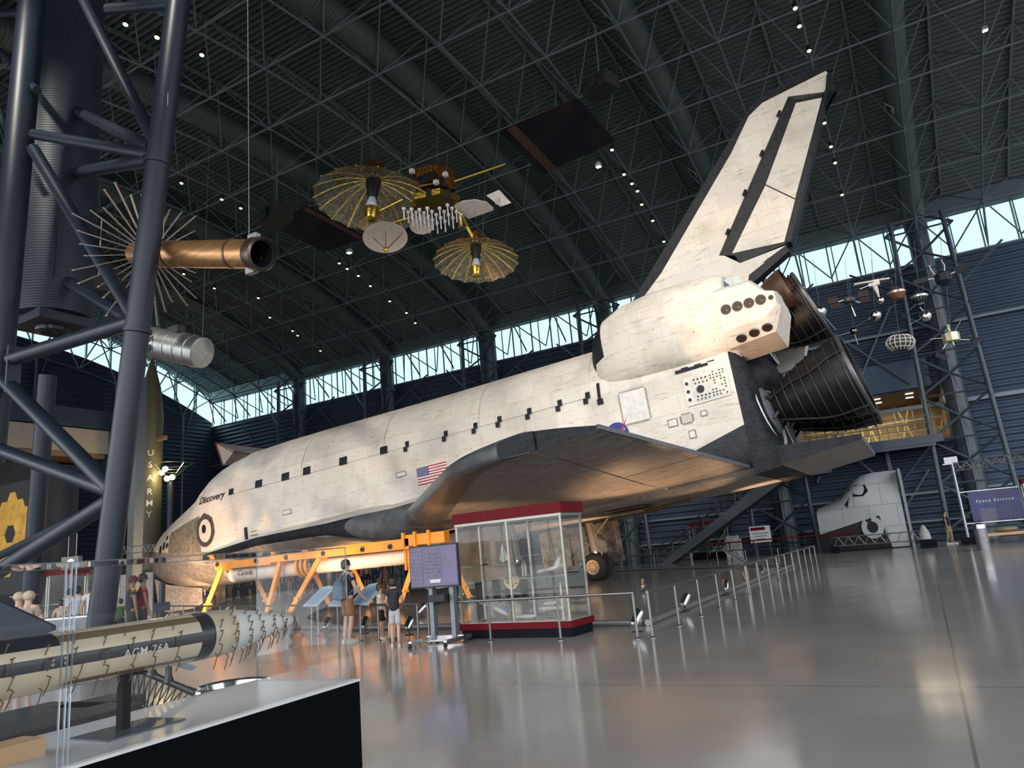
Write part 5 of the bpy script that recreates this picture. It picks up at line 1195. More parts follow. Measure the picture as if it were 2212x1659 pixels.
def glass_net():
    if 'gold_mesh' in MT: return MT['gold_mesh']
    m, n, l, b = nodes('gold_mesh'); out = n['Material Output']; tr = n.new('ShaderNodeBsdfTransparent'); mx = n.new('ShaderNodeMixShader')
    tc = n.new('ShaderNodeTexCoord'); vo = n.new('ShaderNodeTexNoise'); vo.inputs['Scale'].default_value = 9; vo.inputs['Detail'].default_value = 5; l.new(tc.outputs['Object'], vo.inputs['Vector'])
    mr = n.new('ShaderNodeMapRange'); mr.inputs[1].default_value = .4; mr.inputs[2].default_value = .75; mr.inputs[3].default_value = .22; mr.inputs[4].default_value = .7; l.new(vo.outputs['Fac'], mr.inputs[0])
    l.new(mr.outputs[0], mx.inputs[0]); l.new(tr.outputs[0], mx.inputs[1]); l.new(b.outputs[0], mx.inputs[2]); l.new(mx.outputs[0], out.inputs[0])
    b.inputs['Base Color'].default_value = (.55, .50, .36, 1); b.inputs['Roughness'].default_value = .35; b.inputs['Metallic'].default_value = .6
    MT['gold_mesh'] = m; return m
DT = 27.
def T_(px, py, D=DT): return atd(px, py, D)
pB = T_(945, 415); s = DT/FPX
td = thing('relay_satellite', 'gold foil relay satellite with two big umbrella antennas hung under the roof', 'satellite', tuple(pB))
Z = lambda px, py, D=DT: T_(px, py, D)-pB
umbrella(td, pB, T_(807, 392), 124*s, True, (-.02, -.15, -1), .1); umbrella(td, pB, T_(1028, 533), 92*s, True, (.02, -.16, -1), .05)
m = M()
def hexring(c, r, h): return [[V(c)+V((r*math.cos(R(60*k+15)), r*math.sin(R(60*k+15)), z)) for k in range(6)] for z in (-h/2, h/2)]
m.loft(hexring(Z(937, 398), 47*s, 46*s)); obj('equipment_module', m, goldd, td, smooth=False)
m = M()
for px, py, w, h in ((920, 385, 50, 20), (920, 418, 26, 18), (963, 420, 24, 20), (955, 392, 12, 26)): m.box(Z(px, py, DT-47*s*.75-.15), (w*s, .04, h*s))
o2 = obj('black_radiator', m, blackc, td, smooth=False); o2['kind'] = 'stuff'
m = M(); m.loft(hexring(Z(940, 440), 56*s, 14*s)); obj('antenna_platform', m, gold, td, smooth=False)
for px, py in ((890, 370), (962, 377), (942, 394)): m = M(); m.box(Z(px, py, DT-1), (9*s, 9*s, 9*s)); obj('white_sensor', m, whitep, td, smooth=False)
for k in range(30):
    r = (k//6); c_ = k % 6; px, py = 872+c_*17+r*9.5, 452-c_*3+r*7.-(abs(c_-2.5)-2)*4; p = Z(px, py, DT-1.2+r*.15)
    if k in (4, 5): continue
    m = M(); m.tube(p, p+V((0, 0, -26*s)), 1.5*s, n=8); e = obj('helix_rod', m, mat('rod_white', (.55, .55, .58), .4), td); m = M(); m.tube(p+V((0, 0, 1*s)), p+V((0, 0, -4*s)), 4*s, n=12); obj('helix_cap', m, mat('rod_cap', (.62, .62, .64), .4), e)
def dish(o, p0, c, Rr, nrm_, nm='round_dish', depth=.16):
    m = M(); t = V(nrm_).normalized(); m.lathe([(0, .01), (depth*Rr*.35, Rr*.5), (depth*Rr, Rr), (depth*Rr+.02, Rr*1.02), (depth*Rr*.3, Rr*.5), (-.02, .01)], V(c)-p0, tuple(t), 36); return obj(nm, m, whitep, o, ang=50)
look = (CC-T_(832, 507)).normalized()
dd_ = dish(td, pB, T_(832, 507), 47*s, (look+V((0, 0, -2.2))).normalized()); q = M()
nrm_d = (look+V((0, 0, -2.2))).normalized(); cdd = Z(832, 507); f_ = cdd+nrm_d*.75
for px, py in ((805, 512), (868, 505), (833, 490)): q.tube(Z(px, py, DT-.1), f_, .02, n=5)
q.ball(f_, .1, 8); obj('feed_tripod', q, gold, dd_)
dish(td, pB, T_(911, 483), 26*s, (look+V((0, 0, -1.9))).normalized(), 'small_dish')
m = M(); c = T_(1023, 450)-pB; t = (look+V((.1, 0, -1.6))).normalized(); u = t.cross(V((0, 0, 1))).normalized(); w = t.cross(u); u = -u if u.dot(CR) < 0 else u; w = -w if w.z < 0 else w
pts = [c+u*(x*44*s)+w*(y*30*s) for x, y in ((-1.0, .25), (-.6, .65), (0, .8), (.6, .62), (1.0, .1), (.95, -.1), (.3, -.55), (-.2, -.9), (-.45, -.5))]; m.prism(pts, tuple(t*.05)); obj('half_dish', m, whitep, td, smooth=False)
m = M(); c = T_(1078, 428)-pB; pts = [c+CR*(x*s)+CU*(y*s) for x, y in ((-28, 6), (0, 18), (26, -10), (2, -18))]; m.prism(pts, (0, .04, 0)); pn = obj('square_panel', m, whitep, td, smooth=False)
m = M(); m.tube(c, c+V((.02, -.3, -.35)), .04, n=6); obj('panel_arm', m, whitep, pn)
q = M(); q.tube(Z(975, 393), Z(1090, 354, DT+1.5), .05, n=6); obj('gold_boom', q, gold, td)
q = M(); q.tube(Z(870, 430), Z(820, 455), .05, n=6); q.tube(Z(850, 480), Z(900, 465), .04, n=6); obj('gold_boom', q, gold, td)
q = M(); q.tube(Z(985, 445), Z(1022, 512), .07, n=8); q.lathe([(0, .1), (.5, .16), (.7, .22)], Z(992, 452), tuple(Z(1000, 490)-Z(992, 452)), 12, True); obj('gold_boom', q, gold, td)
wires(td, pB, [(T_(805, 360), T_(803, 200, 28)), (T_(1043, 510), T_(1050, 330, 29)), (T_(945, 375), T_(945, 250, 28))])
# --- copper coloured telescope tube with a radial rib antenna behind it
DC = 15.; pB = atd(330, 549, 15.8)
ct = thing('telescope_tube', 'copper coloured open ended tube hung beside the slanted tower, ringed by radial ribs', 'spacecraft', tuple(pB))
ax0 = pB; ax1 = atd(566, 549, 13.7); A = (ax1-ax0); L = A.length; A.normalize(); r = 31/FPX*14.3
cop = mat('copper_skin', (.55, .30, .13), .34, .75, .25, 2., stretch=(1, 1, 6))
m = M(); m.lathe([(-.6, r), (0, r), (L*.2, r*1.005), (L*.205, r*.99), (L*.55, r), (L*.98, r), (L, r)], (0, 0, 0), tuple(A), 48); obj('tube_shell', m, cop, ct)
m = M(); m.lathe([(L, r), (L*.998, r*.9), (L*.5, r*.88), (L*.52, .01)], (0, 0, 0), tuple(A), 32); obj('tube_inside', m, blk, ct)
for k, w in ((.2, .02), (.78, .03), (.97, .06)): m = M(); m.lathe([(L*k-w, r), (L*k-w, r*1.04), (L*k+w, r*1.04), (L*k+w, r)], (0, 0, 0), tuple(A), 40); obj('ring_band', m, mat('dark_copper', (.14, .10, .08), .35, .8), ct)
m = M(); m.lathe([(L*.93, r*1.05), (L*.95, r*1.15), (L*1.0, r*1.15), (L*1.01, r*1.0)], (0, 0, 0), tuple(A), 40); obj('mouth_collar', m, mat('dark_copper', (1,)*3), ct)
d_, u_, w_ = m.frame(V((0, 0, 0)), A)
for th in (1.4, 4.6, 3.2): m = M(); p = A*(L*.93)+(u_*math.cos(th)+w_*math.sin(th))*r*1.12; m.box(p, (.22, .12, .12)); obj('mount_block', m, silver, ct, smooth=False)
hub = A*-.15
for k in range(34):
    th = 2*math.pi*k/34+.05; l_ = (1.25+.2*math.sin(k*1.7)); e1 = (u_*math.cos(th)+w_*math.sin(th)); tipp = hub+e1*(r*.6+l_)-A*.25
    m = M(); m.beam(hub+e1*r*.4, tipp, .02, .05, tuple(A)); m.beam(tipp, tipp-A*.06-e1*.03+A*.12, .02, .02); obj('radial_rib', m, mat('rib_metal', (.34, .27, .21), .4, .5), ct, smooth=False)
wires(ct, pB, [(atd(538, 512, 14), atd(535, -20, 15)), (atd(353, 515, 15.6), atd(363, 200, 15))])
# --- segmented silver stage
pB = atd(312, 735, 24.5); e = atd(437, 762, 23.5); A = e-pB; L = A.length; A.normalize(); r = 33/FPX*24
o = thing('segmented_satellite', 'segmented silver satellite stage hung right of the slanted tower', 'satellite', tuple(pB))
m = M(); pr = [(-.2, r)]
for k in range(6): pr += [(L*k/6, r), (L*k/6+.02, r*1.05), (L*k/6+.08, r*1.05), (L*k/6+.1, r)]
m.lathe(pr+[(L, r), (L+.02, r*.9), (L, .02)], (0, 0, 0), tuple(A), 36); obj('stage_body', m, silver, o)
m = M()
for k, (a, b_) in enumerate(((.12, .2), (.2, .45), (.33, .1), (.05, -.4), (.28, -.5))): m.box(A*(L*a)+V((.02, -r*.9, b_*r)), (.35, .12, .16))
obj('equipment_bay', m, mat('bay_dark', (.04, .04, .045), .5), o, smooth=False)
m = M(); m.box(A*(L*.6)+V((0, -.1, r*1.12)), (.5, .3, .25)); obj('top_box', m, mat('bay_dark', (1,)*3), o, smooth=False)
wires(o, pB, [(e+V((0, 0, r)), e+V((0, .2, 8))), (pB+V((0, 0, r)), pB+V((0, .2, 8)))])
# --- paraglider wing far behind the nose
pB = atd(500, 985, 45)
o = thing('paraglider_wing', 'white cloth glider wing with red edge tubes behind the shuttle flight deck', 'glider', tuple(pB))
q = [atd(466, 957, 45)-pB, atd(585, 972, 47)-pB, atd(600, 990, 46)-pB, atd(482, 1006, 44)-pB, atd(505, 975, 43)-pB]
m = M(); m.add(q, [(0, 1, 4), (4, 1, 2), (4, 2, 3), (0, 4, 3)]); m.add([p+V((0, 0, .03)) for p in q], [(0, 1, 4), (4, 1, 2), (4, 2, 3), (0, 4, 3)]); obj('sail', m, mat('sail_white', (.55, .56, .55), .7), o, smooth=False)
m = M()
for a, b_ in ((0, 1), (0, 3)): m.tube(q[a], q[b_], .06, n=6)
m.tube(q[0], q[4]+V((0, 0, -.1)), .04, n=6); m.tube(q[4], q[1], .04, n=6); m.tube(q[4], q[4]+V((0, 0, -1.2)), .05, n=6); m.tube(q[4], q[2], .03, n=6); obj('frame_tube', m, mat('red_tube', (.30, .03, .03), .4), o)
# --- small early satellites hung at the right
SD = 24.
def sat(nm, lb, px, py, D=SD): p = atd(px, py, D); o = thing(nm, lb, 'satellite', tuple(p)); return o, p
u = SD/FPX
def wire(o, p, px, py, D=SD):
    q = M(); q.tube((0, 0, 0), atd(px, py, D+3)-p, .007, n=4); obj('hanging_wire', q, mat('wire_steel', (1,)*3), o)
def whips(o, r, L, dirs, rad=.008):
    for d in dirs:
        d = V(d).normalized(); q = M(); q.tube(d*r*.9, d*(r+L), rad, n=5); obj('whip_antenna', q, chromeb, o)
o, p = sat('sphere_satellite', 'polished chrome ball satellite beside the engine nozzles, leftmost of the hanging group', 1771, 673); m = M(); m.ball((0, 0, 0), 14*u, 24); obj('shell', m, chromeb, o); m = M(); m.lathe([(-.02, 14.3*u), (.02, 14.3*u)], (0, 0, 0), (.2, 0, 1), 28); obj('equator_band', m, silver, o); whips(o, 14*u, .6, [(.7, 0, -.8), (.5, .5, -.9)]); wire(o, p, 1756, 560)
o, p = sat('paddle_satellite', 'dark satellite with four paddles and a long silver mast, right of the engine nozzles', 1834, 649); m = M(); m.lathe([(-7*u, 6*u), (-4*u, 13*u), (4*u, 12*u), (8*u, 5*u)], (0, 0, 0), (0, 0, 1), 12, True); obj('body', m, mat('bay_dark', (1,)*3), o)
for s_ in (-1, 1):
    for yy in (-.2, .25): m = M(); m.beam((s_*10*u, yy, 0), (s_*20*u, yy*1.5, -.05), .02, .02); pb_ = obj('paddle_arm', m, silver, o); m = M(); m.box((s_*30*u, yy*1.7, .02), (20*u, .04, 12*u), rz=.1); obj('paddle', m, mat('solar_brown', (.035, .022, .02), .6, spec=.15), pb_, smooth=False)
m = M(); m.tube((0, 0, -5*u), (.08, 0, -38*u), .045, n=8); obj('mast', m, chromeb, o); wire(o, p, 1825, 560)
o, p = sat('winged_satellite', 'white satellite with long booms and a hanging chrome ball, upper middle of the hanging group', 1888, 612); m = M(); m.box((0, 0, 0), (22*u, 12*u, 12*u)); obj('body', m, whitep, o, smooth=False); m = M(); m.box((-20*u, -.1, .05), (38*u, 14*u, 3*u), rz=.2); m.box((14*u, .2, .12), (34*u, 10*u, 3*u), rz=.3); obj('solar_wing', m, whitep, o, smooth=False)
m = M(); m.path([(0, 0, -4*u), (.04, 0, -20*u), (.06, 0, -36*u)], [.09, .05, .02], 10); obj('mast', m, whitep, o); m = M(); m.ball((.08, 0, -40*u), 8*u, 16); obj('end_ball', m, chromeb, o); whips(o, 8*u, 28*u, [(1, .2, -.05), (-.8, -.5, -.3), (1, -.4, .4), (-1, .4, .25)]); wire(o, p, 1880, 520)
o, p = sat('ball_satellite', 'chrome ball satellite with two long whips under the white winged satellite', 1891, 681); m = M(); m.ball((0, 0, 0), 12*u, 20); obj('shell', m, chromeb, o); whips(o, 12*u, 34*u, [(1, -.3, .25), (-1, .3, -.3)]); wire(o, p, 1882, 560)
o, p = sat('tiny_ball_satellite', 'tiny dark ball satellite with four whips, lowest on the left of the hanging group', 1844, 715); m = M(); m.ball((0, 0, 0), 8*u, 16); obj('shell', m, mat('dark_chrome', (.12, .11, .11), .2, 1.), o); whips(o, 8*u, 24*u, [(1, 0, .08), (-1, 0, -.12), (.1, 0, -1)]); wire(o, p, 1834, 600)
o, p = sat('top_satellite', 'copper coloured top shaped satellite in the upper row', 1937, 633); m = M(); m.lathe([(-14*u, 10*u), (-4*u, 17*u), (0, 18*u), (4*u, 17*u), (12*u, 6*u), (15*u, 3*u)], (0, 0, 0), (0, 0, 1), 28, True); obj('body', m, mat('copper_brown', (.20, .09, .05), .35, .5), o); m = M(); m.lathe([(-.02, 18.4*u), (.04, 18.2*u)], (0, 0, 0), (0, 0, 1), 28); obj('rim_band', m, silver, o); wire(o, p, 1928, 500)
o, p = sat('striped_satellite', 'double cone satellite striped dark and silver, right of the copper top', 1986, 643); m = M(); m.lathe([(-15*u, 5*u), (0, 17*u), (4*u, 17*u), (16*u, 4*u)], (0, 0, 0), (0, 0, 1), 24, True); bd = obj('body', m, silver, o)
for k in range(16):
    th = 2*math.pi*k/16; m = M()
    for z0, r0, z1, r1 in ((-13*u, 6.8*u, -1*u, 16.6*u), (5*u, 16.4*u, 14.5*u, 5.8*u)): m.beam((r0*math.cos(th), r0*math.sin(th), z0), (r1*math.cos(th), r1*math.sin(th), z1), .05, .012)
    obj('solar_strip', m, mat('solar_dark', (.012, .015, .022), .5, spec=.2), bd, smooth=False)
wire(o, p, 1975, 520)
o, p = sat('small_sphere_satellite', 'small chrome sphere satellite directly under the striped double cone', 1999, 683); m = M(); m.ball((0, 0, 0), 12*u, 18); obj('shell', m, chromeb, o); whips(o, 12*u, 24*u, [(1, 0, .3), (-1, 0, -.35)]); m = M(); m.tube((0, 0, 10*u), (-.1, 0, 22*u), .02, n=6); obj('stub', m, silver, o); wire(o, p, 1992, 600)
o, p = sat('windmill_satellite', 'black satellite with two dark solar panels at the upper right of the group', 2037, 600); m = M(); m.lathe([(-15*u, 8*u), (-8*u, 16*u), (8*u, 16*u), (14*u, 7*u)], (0, 0, 0), (0, 0, 1), 14, True); obj('body', m, mat('solar_dark', (1,)*3), o)
m = M(); m.box((-42*u, 0, 4*u), (28*u, .04, 10*u), rz=-.1); obj('solar_panel', m, mat('solar_dark', (1,)*3), o, smooth=False); m = M(); m.box((36*u, 0, 12*u), (26*u, .04, 16*u), rz=.3, mtx=Matrix.Rotation(R(-22), 3, 'Y')); obj('solar_panel', m, mat('solar_dark', (1,)*3), o, smooth=False)
m = M(); m.path([(-12*u, 0, 8*u), (-18*u, 0, 22*u), (-20*u, 0, 34*u)], .02, 6); m.path([(5*u, 0, 12*u), (8*u, 0, 26*u), (4*u, 0, 40*u)], .02, 6); m.beam((-30*u, 0, 4*u), (-14*u, 0, 2*u), .03, .03); m.beam((14*u, 0, 4*u), (26*u, 0, 8*u), .03, .03); obj('boom', m, silver, o)
wire(o, p, 2030, 480)
o, p = sat('barrel_satellite', 'white framed barrel satellite covered in dark solar squares', 1945, 740); m = M(); pr = [(-17*u, 15*u), (-12*u, 22*u), (-4*u, 27*u), (4*u, 27*u), (12*u, 21*u), (16*u, 14*u)]; m.lathe(pr, (0, 0, 0), (.1, 0, 1), 16, True); bd = obj('body', m, mat('solar_grey', (.05, .048, .05), .5, spec=.2), o, smooth=False)
d_, u2, w2 = m.frame(V((0, 0, 0)), V((.1, 0, 1)))
for k in range(16):
    th = 2*math.pi*k/16; m = M(); m.path([d_*t_+(u2*math.cos(th)+w2*math.sin(th))*(r_+.01) for t_, r_ in pr], .016, 4); obj('frame_rib', m, mat('frame_white', (.55, .54, .5), .4), bd)
for t_, r_ in pr[1:5]: m = M(); m.lathe([(t_-.016, r_+.005), (t_, r_+.025), (t_+.016, r_+.005)], (0, 0, 0), (.1, 0, 1), 16); obj('frame_ring', m, mat('frame_white', (1,)*3), bd, smooth=False)
wire(o, p, 1925, 600)
o, p = sat('gold_satellite', 'gold drum satellite with four arms and paddles, lowest at the right', 2055, 728); m = M(); m.lathe([(-11*u, 13*u), (-9*u, 16*u), (8*u, 16*u), (10*u, 13*u)], (0, 0, 0), (0, 0, 1), 8, True); obj('drum', m, mat('pale_gold', (.55, .50, .30), .3, .6), o, smooth=False)
m = M(); m.tube((0, 0, 10*u), (-.03, 0, 24*u), .03, n=6); m.ball((-.03, 0, 26*u), .06, 8); m.tube((0, 0, -10*u), (.03, 0, -20*u), .04, .01, 6); obj('mast', m, mat('pale_gold', (1,)*3), o)
for x, z, rr in ((-26, -38, .3), (40, -22, -.5)): m = M(); m.beam((x*.3*u, 0, -8*u), (x*.8*u, 0, z*.6*u), .02, .02); ar_ = obj('paddle_arm', m, silver, o); m = M(); m.box((x*u, 0, z*u), (24*u, .03, 10*u), mtx=Matrix.Rotation(rr*2, 3, 'Y')); obj('paddle', m, mat('solar_dark', (1,)*3), ar_, smooth=False)
whips(o, 14*u, 26*u, [(-1, 0, .1), (1, 0, -.2), (.6, 0, .8)]); wire(o, p, 2045, 620)
# ================================================================ visitors
skinm = mat('skin_tan', (.42, .25, .17), .5, var=.06); skind = mat('skin_brown', (.20, .11, .07), .5, var=.06); hairm = mat('dark_hair', (.012, .009, .008), .55); hairb = mat('brown_hair', (.05, .025, .012), .55)
def skin_mesh(name, pts, edges, material, parent, root=0, sub=2):
    me = bpy.data.meshes.new(name); me.from_pydata([tuple(p[:3]) for p in pts], edges, []); me.materials.append(material)
    o = bpy.data.objects.new(name, me); col.objects.link(o); o.parent = parent
    md = o.modifiers.new('skin', 'SKIN'); md.use_smooth_shade = True; md.branch_smoothing = .4
    if not me.skin_vertices: return o
    for i, p in enumerate(pts):
        r = p[3]; me.skin_vertices[0].data[i].radius = r if isinstance(r, tuple) else (r, r)
    me.skin_vertices[0].data[root].use_root = True
    sb = o.modifiers.new('smooth', 'SUBSURF'); sb.levels = sub; sb.render_levels = sub
    dg = bpy.context.evaluated_depsgraph_get(); bpy.context.view_layer.update()
    em = bpy.data.meshes.new_from_object(o.evaluated_get(bpy.context.evaluated_depsgraph_get()))
    em.name = name
    if not em.materials: em.materials.append(material)
    o.modifiers.clear(); o.data = em
    return o
def person(lb, loc, face, h, shirt, bottoms, skin_=skinm, hair=hairm, arms=None, shorts=True, stance=.1, step=0., lean=0., cap=None, fingers=False, sleeve=.5, name='person', child=False, shoes=(.5, .5, .48), longhair=False, turn=0.):
    o = thing(name, lb, 'person', (loc[0], loc[1], 0), face)
    k = h/1.75; hs = 1.22 if child else 1.; w = .86 if child else 1.
    def P(x, y, z, r): return (x*k+lean*z*k, y*k*w, z*k, r*k*(.95 if child else 1))
    arms = arms or (((.02, .27, 1.12), (.06, .28, .86)), ((.02, -.27, 1.12), (.06, -.28, .86)))
    B = [P(0, 0, .95, .125), P(0, 0, 1.12, .115), P(.0, 0, 1.28, .135), P(-.01, 0, 1.43, .085), P(0, 0, 1.49, .055), P(.01, 0, 1.545, .062*hs), P(.015, 0, 1.62, .088*hs), P(.01, 0, 1.69, .07*hs)]
    E_ = [(0, 1), (1, 2), (2, 3), (3, 4), (4, 5), (5, 6), (6, 7)]
    hands = []
    for s_, (el, wr) in zip((1, -1), arms):
        i = len(B); d = V(wr)-V(el); d.normalize()
        B += [P(-.01, s_*.15, 1.42, .062), P(el[0]*.5-.005, el[1]*.5+s_*.09, (el[2]+1.42)/2, .050), P(*el, .041), P(*(V(el).lerp(V(wr), .55)), .036), P(*wr, .027), P(*(V(wr)+d*.06), .034)]
        E_ += [(3, i), (i, i+1), (i+1, i+2), (i+2, i+3), (i+3, i+4), (i+4, i+5)]; hands.append((i+5, V(wr)+d*.06, d, s_))
    for s_ in (1, -1):
        i = len(B); st = step*s_
        B += [P(0, s_*.09, .88, .088), P(.02+st*.45, s_*(stance*.9), .68, .074), P(.03+st*.6, s_*stance, .50, .056), P(.0+st*.75, s_*stance, .32, .054), P(-.03+st, s_*stance, .12, .036), P(.0+st, s_*stance, .06, .04), P(.12+st, s_*(stance+.02), .035, .034)]
        E_ += [(0, i), (i, i+1), (i+1, i+2), (i+2, i+3), (i+3, i+4), (i+4, i+5), (i+5, i+6)]
    if fingers:
        for idx, c, d, s_ in hands:
            sd = d.cross(V((1, 0, 0)) if abs(d.x) < .8 else V((0, 0, 1))).normalized(); cl = sd.cross(d).normalized()
            for f, (off, L_) in enumerate(((-.028, .068), (-.010, .078), (.009, .072), (.026, .056))):
                i = len(B); q0 = c+d*.035+sd*off; q1 = q0+d*L_*.5; q2 = q1+d*L_*.35+cl*L_*.25
                B += [P(*q0, .010), P(*q1, .0085), P(*q2, .0075)]; E_ += [(idx, i), (i, i+1), (i+1, i+2)]
            i = len(B); q0 = c-d*.02+sd*-.04; B += [P(*q0, .011), P(*(q0+d*.03+sd*-.018+cl*.01), .009)]; E_ += [(idx, i), (i, i+1)]
    body = skin_mesh('body', B, E_, skin_, o)
    S_ = [P(0, 0, .84, .158), P(0, 0, 1.06, .150), P(0, 0, 1.28, .155), P(-.01, 0, 1.42, .10), P(-.01, 0, 1.47, .066)]; F = [(0, 1), (1, 2), (2, 3), (3, 4)]
    for s_, (el, wr) in zip((1, -1), arms):
        i = len(S_); e = V((-.01, s_*.15, 1.42)).lerp(V(el), sleeve*1.15); S_ += [P(-.01, s_*.155, 1.41, .082), P(*e, .066)]; F += [(3, i), (i, i+1)]
        if sleeve > .9: i = len(S_); S_ += [P(*wr, .045)]; F += [(i-1, i)]
    skin_mesh('shirt', S_, F, shirt, o)
    zb = .52 if shorts else .12
    S_ = [P(0, 0, 1.0, .132), P(0, 0, .90, .15)]; F = [(0, 1)]
    for s_ in (1, -1):
        i = len(S_); st = step*s_
        S_ += [P(.0, s_*.09, .84, .105), P(.02+st*.45, s_*(stance*.92), .66, .098 if shorts else .085)]; F += [(1, i), (i, i+1)]
        if shorts: S_ += [P(.03+st*.58, s_*stance, .54, .095)]; F += [(i+1, i+2)]
        else: S_ += [P(.03+st*.6, s_*stance, .48, .070), P(-.02+st, s_*stance, .12, .06)]; F += [(i+1, i+2), (i+2, i+3)]
    skin_mesh('shorts' if shorts else 'trousers', S_, F, bottoms, o)
    sm = mat('shoe_%d' % int(shoes[0]*100), shoes, .6)
    for s_ in (1, -1):
        st = step*s_; m = M(); cx = (.05+st)*k+lean*.03; m.loft([[V((cx+(x*k), s_*(stance+.01)*k*w+yy*wd*k, z*k)) for yy, z in ((-1, .0), (-1, hh*.6), (-.6, hh), (.6, hh), (1, hh*.6), (1, .0))] for x, wd, hh in ((-.12, .035, .08), (-.05, .042, .095), (.05, .048, .085), (.12, .045, .055), (.16, .03, .035))]); obj('shoe', m, sm, o, ang=60)
    hc = P(.01, 0, 1.635, 1); r = .105*k*hs
    rot = Matrix.Rotation(turn, 3, 'Z')
    if cap:
        m = M(); m.ball((hc[0], 0, hc[2]+.012*k), r*1.03, 14, (1.05, .95, .9)); m.box((hc[0]+.12*k, 0, hc[2]+.02*k), (.12*k, .14*k, .012)); obj('cap', m, cap, o)
    else:
        m = M(); m.ball((hc[0]-.018*k, 0, hc[2]+.022*k), r, 16, (1.0, .90, .92)); m.ball((hc[0]-.045*k, 0, hc[2]-.03*k), r*.82, 12, (.9, 1.0, 1.0)) if True else 0
        if longhair: m.ball((hc[0]-.07*k, 0, hc[2]-.13*k), r*.8, 12, (.7, 1, 1.6))
        m.v = [tuple(rot@(V(p)-V((hc[0], 0, 0)))+V((hc[0], 0, 0))) for p in m.v]; obj('hair', m, hair, o)
    m = M(); q = rot@V((.1*k, 0, -.03*k)); m.ball((hc[0]+q.x, q.y, hc[2]-.03*k), .016*k, 8)
    fc = obj('nose', m, skin_, o)
    for s_ in (1, -1):
        m = M(); q = rot@V((0, s_*.088*k*hs, 0)); m.ball((hc[0]+q.x, q.y, hc[2]-.03*k), .022*k, 8, (.8, .5, 1.2)); obj('ear', m, skin_, o)
        m = M(); q = rot@V((.088*k, s_*.034*k, 0)); m.ball((hc[0]+q.x, q.y, hc[2]-.005*k), .011*k, 6); obj('eye', m, paint_b, o)
    m = M(); q = rot@V((.091*k, 0, 0)); m.box((hc[0]+q.x, q.y, hc[2]-.068*k), (.01*k, .04*k, .008*k), rz=turn); obj('mouth', m, mat('lip', (.25, .09, .07), .5), o, smooth=False)
    return o
cloth = lambda n_, c: mat('cloth_'+n_, c, .85, var=.1, scale=12.)
def head_to(x, y): return math.atan2(y, x)
FA = HEAD+math.pi/2   # facing straight away from the viewer
adult = person('tall visitor with a blue backpack in black shirt and brown shorts, back turned', (-10.32, 11.48), FA-.75, 1.62, cloth('black', (.012, .013, .017)), cloth('brown', (.22, .085, .03)), arms=(((.03, .24, 1.13), (.12, .2, .92)), ((.05, -.26, 1.12), (.2, -.27, .95))), fingers=True, turn=-.5, shoes=(.42, .38, .34))
bp_ = thing('backpack', 'worn blue denim backpack on the tall visitor by the rail', 'backpack', (-10.32, 11.48, 0), FA-.75)
m = M(); rings = []
for z, w_, d_ in ((.90, .10, .04), (.92, .14, .07), (1.0, .155, .09), (1.12, .15, .085), (1.24, .125, .07), (1.30, .08, .045), (1.31, .03, .02)):
    rings.append([V((-.20*.93-d_*.35+d_*math.cos(a)*.9, w_*math.sin(a), z*.93)) for a in [2*math.pi*j/16 for j in range(16)]])
m.loft(rings); obj('bag_body', m, mat('denim_blue', (.035, .075, .13), .8, var=.3, scale=9.), bp_)
m = M(); m.loft([[V((-.27-.02*q, .09*math.sin(a)*(1-.1*q), .93+.07*math.cos(a))) for a in [2*math.pi*j/12 for j in range(12)]] for q in (0, 1)]); obj('front_pocket', m, mat('denim_blue', (1,)*3), bp_)
for s_ in (1, -1): m = M(); m.path([(-.12, s_*.08, 1.22), (-.02, s_*.10, 1.39), (.13, s_*.10, 1.30), (.15, s_*.12, 1.10), (-.05, s_*.15, .93)], .018, 6); obj('shoulder_strap', m, mat('denim_blue', (1,)*3), bp_)
m = M(); m.path([(-.2, -.03, 1.21), (-.23, 0, 1.26), (-.2, .03, 1.21)], .008, 6); obj('carry_loop', m, mat('strap_grey', (.12, .14, .16), .7), bp_)
person('child in a cream shirt and black shorts reaching to the screen controls', (-9.86, 11.95), .25, 1.08, cloth('cream', (.52, .44, .34)), cloth('black2', (.01, .01, .012)), hair=hairb, arms=(((.12, .2, 1.14), (.36, .12, 1.16)), ((.14, -.2, 1.14), (.38, -.1, 1.2))), fingers=True, child=True, shoes=(.38, .30, .18), stance=.12)
person('child in a dark shirt half hidden behind the one in pale shorts', (-9.42, 11.72), FA-.3, 1.06, cloth('black3', (.015, .016, .02)), cloth('navy', (.012, .013, .02)), hair=hairb, child=True, shoes=(.06, .07, .09), fingers=True)
person('child in a black t-shirt and pale grey shorts seen from behind by the rail', (-8.62, 10.82), FA+.05, 1.21, cloth('black', (1,)*3), cloth('grey', (.36, .36, .38)), child=True, arms=(((.02, .24, 1.15), (.14, .16, 1.0)), ((.05, -.26, 1.14), (.2, -.2, 1.0))), fingers=True, shoes=(.40, .39, .38), step=.03)
person('man in navy polo and khaki shorts strolling by the right wall', (.9, 41.6), -.25, 1.66, cloth('navy', (1,)*3), cloth('khaki', (.30, .26, .14)), step=.1, fingers=True, shoes=(.7, .7, .7))
def at_floor(px, D, side_=0): p = atd(px, 1290, D); return (p.x, p.y)
person('man in black and yellow shirt and cap watching by the left rail', at_floor(285, 17), FA-.9, 1.72, cloth('black4', (.02, .02, .025)), cloth('black5', (.014, .014, .016)), skin_=skind, cap=cloth('maroon', (.10, .02, .02)), fingers=True)
yy_ = at_floor(285, 17); ys_ = thing('shoulder_stripe', None, None); ys_.parent = [c for c in bpy.data.objects if c.get('label', '').startswith('man in black and yellow')][0]
